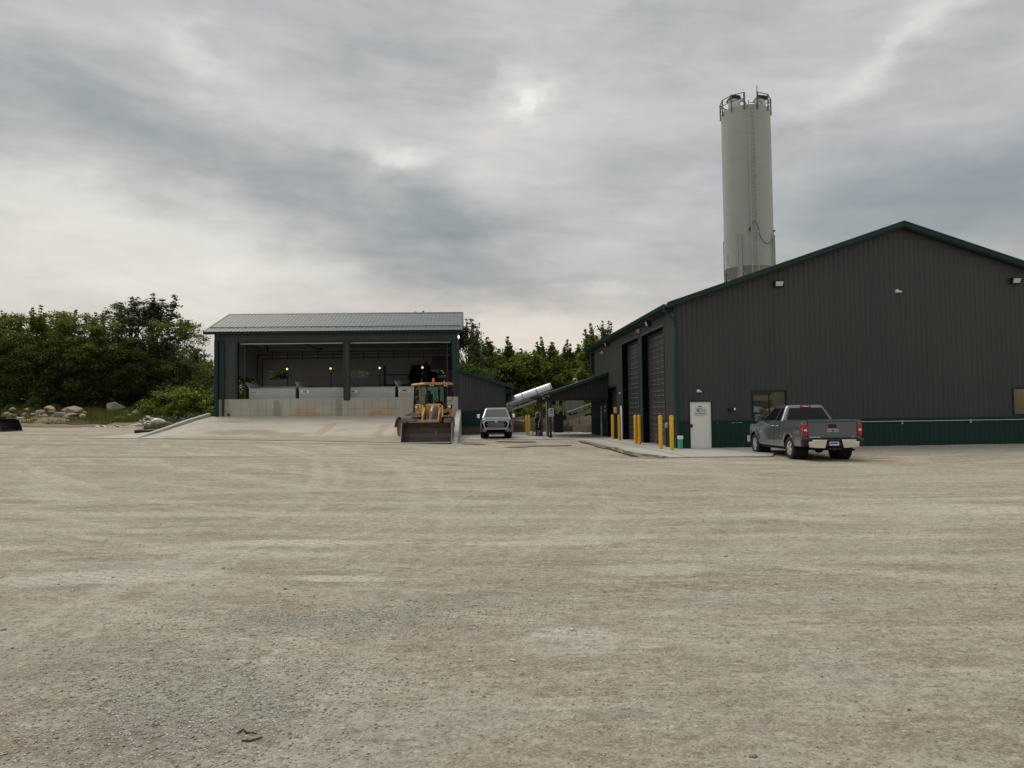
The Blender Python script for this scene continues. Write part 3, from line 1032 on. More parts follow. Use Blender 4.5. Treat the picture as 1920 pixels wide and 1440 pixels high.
def siding(mb, org, ud, nd, u0, u1, zb, top, holes=(), th=.10, pitch=.2286, rib=.020, mi=0):
    """ribbed steel wall: slab with raised ribs. top = [(u, z), ...]; holes = (ua, ub, za, zb)"""
    def P(u, d, z):
        return (org[0] + ud[0] * u + nd[0] * d, org[1] + ud[1] * u + nd[1] * d, z)

    def zt(u):
        for (a, za), (b, z2) in zip(top, top[1:]):
            if a - 1e-6 <= u <= b + 1e-6:
                return za + (z2 - za) * (u - a) / (b - a)
        return top[-1][1]
    cuts = sorted(set([u0, u1] + [c for h in holes for c in h[:2] if u0 < c < u1] + [t[0] for t in top if u0 < t[0] < u1]))
    for a, b in zip(cuts, cuts[1:]):
        mid = (a + b) / 2
        segs, z = [], zb
        for h in sorted([h for h in holes if h[0] <= mid <= h[1]], key=lambda h: h[2]):
            if h[2] > z: segs.append((z, h[2]))
            z = max(z, h[3])
        segs.append((z, None))
        for s0, s1 in segs:
            za, z2 = (zt(a), zt(b)) if s1 is None else (s1, s1)
            if za - s0 < .01 and z2 - s0 < .01: continue
            mb.hexa([P(a, 0, s0), P(b, 0, s0), P(b, -th, s0), P(a, -th, s0)], [P(a, 0, za), P(b, 0, z2), P(b, -th, z2), P(a, -th, za)], mi)
    k = 0
    u = u0 + pitch / 2
    while u < u1 - .03:
        segs, z = [], zb
        for h in sorted([h for h in holes if h[0] - .03 <= u <= h[1] + .03], key=lambda h: h[2]):
            if h[2] > z: segs.append((z, h[2]))
            z = max(z, h[3])
        segs.append((z, zt(u)))
        for s0, s1 in segs:
            if s1 - s0 < .03: continue
            mb.hexa([P(u - .032, -.002, s0), P(u - .013, rib, s0), P(u + .013, rib, s0), P(u + .032, -.002, s0)],
                    [P(u - .032, -.002, s1), P(u - .013, rib, s1), P(u + .013, rib, s1), P(u + .032, -.002, s1)], mi)
        u += pitch


def roof(mb, e0, e1, r0, r1, th=.10, pitch=.3048, rib=.02, mi=0):
    """slab roof: e0-e1 along the eave, r0-r1 along the ridge, ribs running up the slope"""
    e0, e1, r0, r1 = map(Vector, (e0, e1, r0, r1))
    n = (e1 - e0).cross(r0 - e0).normalized()
    if n.z < 0: n = -n
    dn = Vector((0, 0, -th))
    mb.hexa([e0 + dn, e1 + dn, r1 + dn, r0 + dn], [e0, e1, r1, r0], mi)
    L = (e1 - e0).length
    k = int(L / pitch)
    for i in range(k + 1):
        t = min((i + .5) * pitch / L, 1)
        a, b = e0.lerp(e1, t), r0.lerp(r1, t)
        s = (e1 - e0).normalized()
        q = [-s * .03 - n * .002, -s * .012 + n * rib, s * .012 + n * rib, s * .03 - n * .002]
        mb.hexa([a + v for v in q], [b + v for v in q], mi)


def frame_rect(mb, P, a, b, z0, z1, w, d0, d1, sides='LRTB', mi=0):
    """picture frame of bars round an opening; P(u, d, z) maps to the world"""
    def bx(ua, ub, za, zb):
        mb.hexa([P(ua, d1, za), P(ub, d1, za), P(ub, d0, za), P(ua, d0, za)], [P(ua, d1, zb), P(ub, d1, zb), P(ub, d0, zb), P(ua, d0, zb)], mi)
    if 'L' in sides: bx(a - w, a, z0, z1)
    if 'R' in sides: bx(b, b + w, z0, z1)
    if 'T' in sides: bx(a - w, b + w, z1, z1 + w)
    if 'B' in sides: bx(a - w, b + w, z0 - w, z0)


# ================================================================== SHOP (main building on the right)
GX, GY, FY, RX, RXE = 8.85, 33.43, 57.27, 19.08, 29.31
ZE, SL = 6.307, 1 / 3.0
OV, OY = .375, .36


def shop():
    R = thing('steel_shop', (RX, GY, 0), 'large charcoal steel shop with dark green trim and a broad gable facing the yard', 'building')
    z_wall = lambda x: ZE - .12 + SL * (min(x, 2 * RX - x) - GX + OV)
    PG = lambda u, d, z: (GX + u, GY - d, z)
    PS = lambda u, d, z: (GX - d, GY + u, z)
    WB = 1.22
    # gable
    win1, win2 = (12.22 - GX, 13.76 - GX, 1.31, 2.49), (23.99 - GX, 25.55 - GX, 1.27, 2.48)
    door = (9.43 - GX, 10.42 - GX, 0.0, 2.08)
    m = MB()
    siding(m, (GX, GY), (1, 0), (0, -1), 0, RXE - GX, WB, [(0, z_wall(GX)), (RX - GX, z_wall(RX)), (RXE - GX, z_wall(RXE))], [win1, win2, door])
    # side wall facing the yard entrance
    g1, g2, g3 = (35.3 - GY, 39.9 - GY, 0, 5.56), (40.75 - GY, 45.2 - GY, 0, 5.58), (47.2 - GY, 50.5 - GY, 0, 3.18)
    d1, d2 = (45.45 - GY, 46.4 - GY, 0, 2.1), (52.55 - GY, 54.5 - GY + .0, 0, 2.1)
    d2 = (52.6 - GY, 53.6 - GY, 0, 2.1)
    wf = (55.4 - GY, 57.0 - GY, 4.35, 6.05)
    siding(m, (GX, GY), (0, 1), (-1, 0), 0, FY - GY, WB, [(0, z_wall(GX)), (FY - GY, z_wall(GX))], [g1, g2, g3, d1, d2, wf])
    siding(m, (RXE, GY), (0, 1), (1, 0), .12, FY - GY, WB, [(0, z_wall(GX)), (FY - GY, z_wall(GX))])
    siding(m, (GX, FY), (1, 0), (0, 1), .12, RXE - GX - .12, WB, [(0, z_wall(GX)), (RX - GX, z_wall(RX)), (RXE - GX, z_wall(RXE))])
    m.build('siding', CHAR, R)
    m = MB()
    siding(m, (GX, GY), (1, 0), (0, -1), 0, RXE - GX, -.3, [(0, WB), (RXE - GX, WB)], [door])
    siding(m, (GX, GY), (0, 1), (-1, 0), 0, FY - GY, -.3, [(0, WB), (FY - GY, WB)], [g1, g2, g3, d1, d2])
    siding(m, (RXE, GY), (0, 1), (1, 0), .12, FY - GY, -.3, [(0, WB), (FY - GY, WB)])
    siding(m, (GX, FY), (1, 0), (0, 1), .12, RXE - GX - .12, -.3, [(0, WB), (RXE - GX, WB)])
    m.build('wainscot', GREEN, R)
    # wainscot cap
    m = MB()
    for a, b in ((0, door[0] - .05), (door[1] + .05, RXE - GX)):
        m.hexa([PG(a, .035, WB - .02), PG(b, .035, WB - .02), PG(b, .0, WB - .02), PG(a, .0, WB - .02)], [PG(a, .024, WB + .05), PG(b, .024, WB + .05), PG(b, .0, WB + .05), PG(a, .0, WB + .05)])
    for a, b in ((.1, g1[0] - .1), (g1[1] + .1, g2[0] - .1), (d1[1] + .06, g3[0] - .1), (g3[1] + .1, d2[0] - .1), (d2[1] + .1, FY - GY - .1)):
        m.hexa([PS(a, .035, WB - .02), PS(a, .0, WB - .02), PS(b, .0, WB - .02), PS(b, .035, WB - .02)], [PS(a, .024, WB + .05), PS(a, .0, WB + .05), PS(b, .0, WB + .05), PS(b, .024, WB + .05)])
    m.split('wainscot_cap', GTRIM, R)
    # corner trim
    for cx, cy, sx, sy in ((GX, GY, 1, 1), (GX, FY, 1, -1), (RXE, GY, -1, 1)):
        m = MB()
        o = .028
        m.box(cx - sx * o, cx + sx * .13, cy - sy * o, cy + sy * .001, -.1, ZE - .02)
        m.box(cx - sx * o, cx + sx * .001, cy + sy * .0015, cy + sy * .14, -.1, ZE - .16)
        m.build('corner_trim', GTRIM, R)
    # roof
    y0, y1 = GY - OY, FY + .36
    zr = ZE + SL * (RX - GX + OV)
    m = MB()
    roof(m, (GX - OV, y0, ZE), (GX - OV, y1, ZE), (RX, y0, zr), (RX, y1, zr), .16)
    roof(m, (RXE + OV, y0, ZE), (RXE + OV, y1, ZE), (RX, y0, zr), (RX, y1, zr), .16)
    m.build('roof', ROOFD, R)
    m = MB()
    for s, xe in ((1, GX - OV), (-1, RXE + OV)):
        # rake trim, two steps deep, front and back
        for ya, yb, dz, w in ((y0 - .03, y0 + .002, .045, .17), (y0 - .055, y0 - .031, .055, .075), (y1 - .002, y1 + .03, .045, .17)):
            a, b = (xe, ZE), (RX, zr)
            m.prism([(a[0], a[1] + dz - w), (b[0], b[1] + dz - w), (b[0], b[1] + dz), (a[0], a[1] + dz)], 'y', ya, yb)
    m.split('rake_trim', GTRIM, R, bevel=.006)
    m = MB()
    m.prism([(RX - .25, zr - .04), (RX, zr + .05), (RX + .25, zr - .04), (RX, zr + .02)], 'y', y0 - .05, y1 + .03)
    m.build('ridge_cap', GTRIM, R)
    # soffit under the rake and eave overhangs
    m = MB()
    for s, xe in ((1, GX - OV), (-1, RXE + OV)):
        a, b = (xe + s * .04, ZE - .175), (RX, zr - .19)
        m.prism([(a[0], a[1] - .03), (b[0], b[1] - .03), (b[0], b[1]), (a[0], a[1])], 'y', y0 + .003, GY - .003)
    m.box(GX - OV + .02, GX - .03, GY, FY, ZE - .21, ZE - .18)
    m.split('soffit', SOFFIT, R)
    # gutter and downspout
    for s, xe in ((-1, GX - OV), (1, RXE + OV)):
        m = MB()
        m.prism([(xe, ZE - .15), (xe + s * .10, ZE - .14), (xe + s * .14, ZE - .01), (xe + s * .125, ZE - .01), (xe + s * .09, ZE - .125), (xe, ZE - .135)], 'y', y0 + .01, y1 - .01)
        m.build('gutter', GTRIM, R)
    m = MB()
    m.tube([(GX - OV - .05, GY - .10, ZE - .12), (GX - OV - .05, GY - .10, ZE - .30), (GX - OV + .10, GY - .15, ZE - .50), (GX - .1, GY - .17, ZE - .62), (GX + .03, GY - .11, ZE - .75), (GX + .04, GY - .10, ZE - 1.0)], .055, 10)
    m.box(GX - .02, GX + .10, GY - .15, GY - .045, .55, ZE - .95)
    m.build('downspout', GTRIM, R, bevel=.012)
    # sectional overhead doors, set back in deep dark reveals
    for (a, b, z0, z1), lab in ((g1, 'tall dark sectional door nearest the yard'), (g2, 'tall dark sectional door, second along the wall'), (g3, 'low dark sectional door beside the canopy')):
        m = MB()
        dep = .30
        n = int(round((z1 - .03) / .53))
        h = (z1 - .03) / n
        for i in range(n):
            za, zb = .03 + i * h + .006, .03 + (i + 1) * h - .006
            m.hexa([PS(a, -dep, za), PS(a, -dep - .04, za), PS(b, -dep - .04, za), PS(b, -dep, za)], [PS(a, -dep, zb), PS(a, -dep - .04, zb), PS(b, -dep - .04, zb), PS(b, -dep, zb)])
            c = 5 if b - a > 4 else 4
            cw = (b - a) / c
            for j in range(c):
                ua, ub = a + j * cw + .09, a + (j + 1) * cw - .09
                for zc in (za + h * .30, za + h * .70):
                    m.hexa([PS(ua, -dep + .040, zc - .015), PS(ua, -dep - .001, zc - .02), PS(ub, -dep - .001, zc - .02), PS(ub, -dep + .040, zc - .015)],
                           [PS(ua, -dep + .012, zc + .030), PS(ua, -dep - .001, zc + .034), PS(ub, -dep - .001, zc + .034), PS(ub, -dep + .012, zc + .030)])
        dm = pm('door_panel', (.050, .050, .049), .36, var=.12, vscale=1.2)
        d = m.build('overhead_door', dm, R)
        d['label'] = lab
        m = MB()
        frame_rect(m, PS, a, b, .0, z1, .11, .0, .032, 'LRT')
        f = m.build('door_frame', GTRIM, d)
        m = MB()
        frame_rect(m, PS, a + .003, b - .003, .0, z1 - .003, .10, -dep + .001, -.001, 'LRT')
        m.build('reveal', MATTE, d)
    # personnel doors
    def pdoor(P, a, b, lab, sign=False, mat=WHITE):
        m = MB()
        m.hexa([P(a + .03, -.02, .04), P(b - .03, -.02, .04), P(b - .03, -.065, .04), P(a + .03, -.065, .04)], [P(a + .03, -.02, 2.05), P(b - .03, -.02, 2.05), P(b - .03, -.065, 2.05), P(a + .03, -.065, 2.05)])
        d = m.build('door', mat, R)
        d['label'] = lab
        m = MB()
        frame_rect(m, P, a + .03, b - .03, .0, 2.05, .045, -.07, .03, 'LRT')
        m.build('door_frame', BLACK, d)
        m = MB()
        frame_rect(m, P, a + .028, b - .028, .0, 2.04, .01, -.07, -.05, 'B')
        return d
    d = pdoor(PG, door[0], door[1], 'white steel entry door with a lettered notice')
    m = MB()
    x0 = GX + door[0] + .05
    m.box(x0, x0 + .085, GY - .012, GY + .018, .94, 1.09)
    m.build('lock_box', BLACK, d, bevel=.01)
    m = MB()
    m.tube([(x0 + .09, GY - .02, 1.015), (x0 + .10, GY - .04, 1.015), (x0 + .19, GY - .04, 1.015)], .009, 6)
    m.build('handle', STEEL, d)
    # door notice: ring mark and bars of small print
    sg = MB()
    sg.box(9.66, 10.22, GY + .014, GY + .0185, 1.43, 1.82)
    sgo = sg.build('door_notice', pm('notice_paper', (.60, .61, .58), .5, var=.02), d)
    m = MB()
    cx, cz = 9.85, 1.70
    for a0, a1 in ((75, 20), (115, 320)):
        if a1 < a0: a0, a1 = a1, a0
        ps = [(cx + .085 * cos(radians(t)), cz + .085 * sin(radians(t))) for t in np.linspace(a0, a1, 14)] + [(cx + .052 * cos(radians(t)), cz + .052 * sin(radians(t))) for t in np.linspace(a1, a0, 14)]
        m.prism(ps, 'y', GY + .008, GY + .013)
    m.cyl((cx, GY + .0135, cz), (cx, GY + .008, cz), .026, n=14)
    m.box(9.945, 10.05, GY + .008, GY + .013, 1.725, 1.742)
    m.box(9.96, 10.16, GY + .008, GY + .013, 1.655, 1.672)
    m.box(9.68, 10.19, GY + .008, GY + .013, 1.545, 1.563)
    m.box(9.69, 10.20, GY + .008, GY + .013, 1.475, 1.488)
    m.box(9.82, 9.99, GY + .008, GY + .013, 1.835, 1.865)
    m.build('lettering', pm('dark_green_print', (.012, .03, .02), .5), sgo)
    m = MB()
    pdoor(PS, d1[0], d1[1], 'white door between the two banks of sectional doors')
    pdoor(PS, d2[0], d2[1], 'pale grey door under the canopy', mat=pm('pale_door', (.45, .46, .44), .5))
    # windows
    for (a, b, z0, z1), P, lab, split in ((win1, PG, 'window with yellow sacks stacked inside, beside the pickup', True), (win2, PG, 'window at the right edge of the gable', True),
                                         (wf, PS, 'upper window at the far end of the side wall', False)):
        m = MB()
        frame_rect(m, P, a + .055, b - .055, z0 + .055, z1 - .055, .075, -.06, .03)
        if split:
            c = (a + b) / 2
            m.hexa([P(c - .03, .0, z0 + .05), P(c + .03, .0, z0 + .05), P(c + .03, -.05, z0 + .05), P(c - .03, -.05, z0 + .05)],
                   [P(c - .03, .0, z1 - .05), P(c + .03, .0, z1 - .05), P(c + .03, -.05, z1 - .05), P(c - .03, -.05, z1 - .05)])
        w = m.build('window', BLACK if P is PG else GTRIM, R)
        w['label'] = lab
        m = MB()
        m.hexa([P(a + .05, -.028, z0 + .05), P(b - .05, -.028, z0 + .05), P(b - .05, -.034, z0 + .05), P(a + .05, -.034, z0 + .05)],
               [P(a + .05, -.028, z1 - .05), P(b - .05, -.028, z1 - .05), P(b - .05, -.034, z1 - .05), P(a + .05, -.034, z1 - .05)])
        m.build('pane', GLASS, w)
    # interior: floor, an insulated partition behind each gable window, framing
    m = MB()
    m.box(GX + .12, RXE - .12, GY + .12, FY - .12, -.05, .05)
    m.build('interior_floor', pm('shop_floor', (.3, .3, .28), .7), R)
    INS = pm('yellow_insulation', (.62, .50, .16), .8, var=.25, vscale=1.5)
    m = MB()
    m.box(14.75, 17.5, GY + 4.2, GY + 4.3, .05, 4.2)
    m.box(22.0, 29.1, GY + 3.4, GY + 3.5, .05, 4.2)
    m.box(26.2, 26.3, GY + .3, GY + 3.4, .05, 4.2)
    m.split('insulated_partition', INS, R)
    m = MB()
    m.box(10.8, 14.7, GY + 4.6, GY + 4.7, .05, 5.0)
    m.build('dark_partition', pm('dark_partition', (.03, .045, .038), .8), R)
    m = MB()
    for x in (23.0, 24.6, 25.2):
        m.box(x, x + .14, GY + 2.9, GY + 3.39, .05, 3.6)
    m.box(11.1, 14.3, GY + 3.0, GY + 3.2, 2.1, 2.35)
    m.split('framing', pm('shop_framing', (.30, .22, .11), .7), R)
    return R


SHOP = shop()


def sacks():
    mat = pm('yellow_sack', (.62, .42, .10), .6, var=.3, vscale=5, bump=.4, bscale=12)
    rnd = random.Random(4)
    n = 0
    for k, (x, z) in enumerate([(12.35, .55), (12.9, .5), (13.45, .55), (12.2, .95), (12.75, .98), (13.3, .93), (13.75, .98), (12.45, 1.32), (13.0, 1.30), (13.5, 1.36), (12.25, 1.62), (12.85, 1.66), (13.4, 1.55)]):
        m = MB()
        m.rock((x, GY + .85 + rnd.uniform(0, .35), z), (.38, .30, .19), 50 + k, sub=3, amp=.1)
        o = m.build('sack', mat, smooth=60, loc=(x, GY + 1, z))
        tag(o, 'yellow sack in the pile behind the window beside the pickup', 'sack', 'sacks piled behind the shop window')
    m = MB()
    m.box(-.19, .19, -.004, .004, -.13, .13)
    m.xform(Matrix.Translation((12.52, GY + .46, 1.70)) @ Matrix.Rotation(.2, 4, 'Y') @ Matrix.Rotation(-.25, 4, 'X'))
    tag(m.build('paper_sheet', WHITE2), 'white paper sheet lying on the yellow sacks behind the window', 'sheet of paper')


sacks()


def inside_lamp(x, y, z, w, c=(1, .86, .5)):
    t = thing('ceiling_lamp', (x, y, z), 'work lamp hanging inside the shop behind the %s window' % ('left' if x < 20 else 'right'), 'lamp')
    m = MB()
    m.cyl((x, y, z), (x, y, z + .12), .18, .05, 14)
    m.build('lamp_shade', WHITE, t)
    l = bpy.data.lights.new('bulb', 'POINT')
    l.energy = w
    l.color = c
    l.shadow_soft_size = .12
    lo = bpy.data.objects.new('bulb', l)
    COL.objects.link(lo)
    lo.parent = t
    lo.location = (0, 0, -.16)


inside_lamp(13.6, GY + 1.3, 3.2, 26)
inside_lamp(24.8, GY + 1.6, 3.4, 22)


# ------------------------------------------------------------------ things on the shop walls
def wall_pack(p, ax, label):
    """box floodlight with a tilted pale lens; ax: outward direction"""
    t = thing('wall_light', p, label, 'wall light', 'flood lights on the shop walls')
    M = Matrix.Translation(p) @ Matrix.Rotation({'y': 0, 'x': -pi / 2}[ax], 4, 'Z')
    m = MB()
    m.prism([(.0, -.13), (0, .13), (-.24, .13), (-.14, -.13)], 'x', -.22, .22)
    m.xform(M)
    m.build('housing', BLACK, t, bevel=.012)
    m = MB()
    m.hexa([(-.15, -.147, -.105), (.15, -.147, -.105), (.15, -.16, -.105), (-.15, -.16, -.105)], [(-.17, -.225, .085), (.17, -.225, .085), (.17, -.243, .085), (-.17, -.243, .085)])
    m.xform(M)
    m.build('lens', pm('lamp_lens', (.62, .62, .52), .35), t)


wall_pack((13.49, GY - .02, 7.17), 'y', 'black flood light under the left rake of the gable, nearest the silo')
wall_pack((24.25, GY - .02, 7.25), 'y', 'black flood light on the right side of the gable')
wall_pack((GX - .02, 37.9, 5.98), 'x', 'flood light under the eave above the nearest tall door')
wall_pack((GX - .02, 49.7, 6.0), 'x', 'flood light under the eave above the low door')


def dome_cam(p, ax, label, s=1.0):
    t = thing('security_camera', p, label, 'security camera', 'white security cameras on the shop')
    M = Matrix.Translation(p) @ Matrix.Rotation({'y': 0, 'x': -pi / 2}[ax], 4, 'Z') @ Matrix.Scale(s, 4)
    m = MB()
    m.lathe([(0.001, -.11), (.05, -.105), (.085, -.06), (.09, 0), (.001, 0)], axis='y', n=18)
    m.cyl((.03, -.05, -.01), (.14, -.17, -.05), .045, n=12)
    m.xform(M)
    m.build('housing', WHITE, t, smooth=40)
    m = MB()
    m.cyl((.139, -.169, -.0496), (.149, -.18, -.054), .030, n=12)
    m.xform(M)
    m.build('camera_lens', BLACK, t)


dome_cam((18.85, GY - .02, 6.82), 'y', 'white security camera high in the middle of the gable', 1.0)
dome_cam((9.84, GY - .02, 2.52), 'y', 'white security camera above the entry door', .8)
dome_cam((GX - .02, 40.45, 5.90), 'x', 'white security camera between the two tall doors', 1.1)
dome_cam((GX - .02, 51.9, 5.62), 'x', 'white security camera on the far end of the side wall', 1.2)
dome_cam((GX - .02, 45.9, 2.75), 'x', 'white security camera above the white side door', .6)

# emergency light
t = thing('emergency_light', (11.27, GY, 1.70), 'small black emergency light head beside the window', 'emergency light')
m = MB()
m.box(11.14, 11.36, GY - .13, GY - .021, 1.63, 1.76)
m.build('housing', BLACK, t, bevel=.015)
m = MB()
m.lathe([(.001, -.05), (.05, -.03), (.055, .03), (.02, .05)], (11.40, GY - .10, 1.71), 'x', 14)
m.build('lens', WHITE2, t, smooth=40)

# conduit run along the wainscot with junction boxes
t = thing('electrical_conduit', (15.9, GY, 1.07), 'grey electrical conduit running along the green wainscot to the right of the pickup', 'conduit')
m = MB()
m.tube([(15.55, GY - .06, .35), (15.55, GY - .06, 1.08), (27.5, GY - .06, 1.075)], .022, 8)
m.build('pipe', pm('dull_conduit', (.36, .37, .37), .5), t, smooth=40)
for x in (15.55, 18.88, 21.99, 25.9):
    m = MB()
    m.lathe([(.001, -.10), (.05, -.10), (.055, -.025), (.001, -.024)], (x, GY, 1.075), 'y', 12)
    m.box(x - .035, x + .035, GY - .09, GY - .03, .95, 1.06)
    m.build('junction_box', GREYP, t)
t = thing('label_strip', (11.4, GY, 1.13), 'row of small faded stickers on the wainscot right of the entry door', 'sticker')
m = MB()
for a, b in ((10.65, 10.68), (11.28, 11.42), (11.47, 11.51), (11.56, 11.76)):
    m.box(a, b, GY - .028, GY - .023, 1.115, 1.14)
m.split('sticker', GREYP, t)

# bin at the corner
t = thing('waste_bin', (8.93, GY - .33, SLZ), 'slim teal bin with a white top at the shop corner', 'bin')
m = MB()
m.box(8.83, 9.01, GY - .42, GY - .24, SLZ, .45)
m.build('body', pm('teal_plastic', (.03, .36, .26), .45, var=.06), t, bevel=.012)
m = MB()
m.box(8.815, 9.025, GY - .435, GY - .225, .452, .60)
m.build('lid', WHITE, t, bevel=.015)


# bollards
def bollard(loc, label, top):
    t = thing('bollard', loc, label, 'bollard', 'yellow bollards on the concrete apron')
    m = MB()
    h = 1.45
    m.lathe([(.001, 0), (.085, 0), (.085, h - .05), (.07, h - .015), (.04, h), (.001, h + .004)], loc, n=20)
    m.build('post', YEL, t, smooth=40)
    m = MB()
    m.lathe([(.087, h - .14), (.0875, h - .14), (.0875, h - .10), (.087, h - .10)], loc, n=20, close=True)
    m.build('reflective_band', YELT, t, smooth=40)
    m = MB()
    m.lathe([(.087, h - .36), (.0875, h - .36), (.0875, h - .32), (.087, h - .32)], loc, n=20, close=True)
    m.build('reflective_band', YELT, t, smooth=40)
    return t


B0 = bollard((8.27, 32.0, SLZ), 'yellow bollard nearest the shop corner', 1.5)
for (x, y), lab in (((8.17, 33.5), 'yellow bollard, second from the shop corner'), ((8.22, 38.0), 'nearer bollard of the pair between the two tall doors'),
                    ((8.18, 38.7), 'farther bollard of the pair between the two tall doors'), ((8.37, 44.0), 'yellow bollard beside the white side door'),
                    ((8.40, 46.3), 'yellow bollard in front of the low door'), ((4.02, 54.6), 'nearer bollard of the pair left of the pump under the conveyor'),
                    ((3.93, 55.9), 'farther bollard of the pair left of the pump under the conveyor')):
    dup(B0, (x, y, SLZ), label=lab)

# hand truck leaning in the low door, pipe bollard, lever box
t = thing('hand_truck', (8.5, 46.9, SLZ), 'black hand truck standing against the wall between bollards', 'hand truck')
m = MB()
for dy in (-.2, .2):
    m.tube([(8.62, 46.5 + dy, SLZ + .08), (8.74, 46.5 + dy, 1.45), (8.70, 46.5 + dy, 1.55)], .022, 6)
for z in (.3, .6, .9, 1.2, 1.5):
    m.bar((8.64 + z * .07, 46.3, z), (8.64 + z * .07, 46.7, z), .03, .03)
m.box(8.38, 8.62, 46.25, 46.75, SLZ + .02, SLZ + .04)
m.build('frame', BLACK, t)
for dy in (-.24, .24):
    m = MB()
    m.lathe([(.03, -.03), (.11, -.03), (.12, 0), (.11, .03), (.03, .03)], (8.7, 46.5 + dy, SLZ + .12), 'y', 16)
    m.build('wheel', RUBBER, t)
m = MB()
m.box(8.55, 8.68, 46.36, 46.64, 1.58, 1.95)
m.build('timber_block', pm('pale_timber', (.45, .36, .20), .7), t)
t = thing('guard_post', (8.6, 51.4, SLZ), 'short grey guard post between the canopy door and the low door', 'post')
m = MB()
m.lathe([(.001, SLZ), (.06, SLZ), (.06, .85), (.03, .9), (.001, .9)], (8.6, 51.4, 0), n=14)
m.build('pipe', GREYP, t, smooth=40)
t = thing('wall_box', (GX, 34.9, 1.0), 'round grey electrical box on the wall right of the nearest tall door', 'electrical box')
m = MB()
m.lathe([(.001, -.13), (.12, -.12), (.14, -.05), (.14, -.021), (.001, -.021)], (GX, 34.85, 1.02), 'x', 16)
m.build('cover', GREYP, t, smooth=40)
for k, z in enumerate((1.93, 1.68)):
    t = thing('wall_switch', (GX, 51.25, z), ('upper' if k == 0 else 'lower') + ' small white switch box on the wall beside the low door', 'switch box')
    m = MB()
    m.box(GX - .08, GX - .022, 51.15, 51.35, z, z + .14)
    m.build('cover', WHITE, t)

# ================================================================== BARN (open-fronted bin building, left)
BX0, BX1, BY, BYB = -19.375, -1.07, 60.0, 72.1
BZE, BRY = 8.11, 66.1


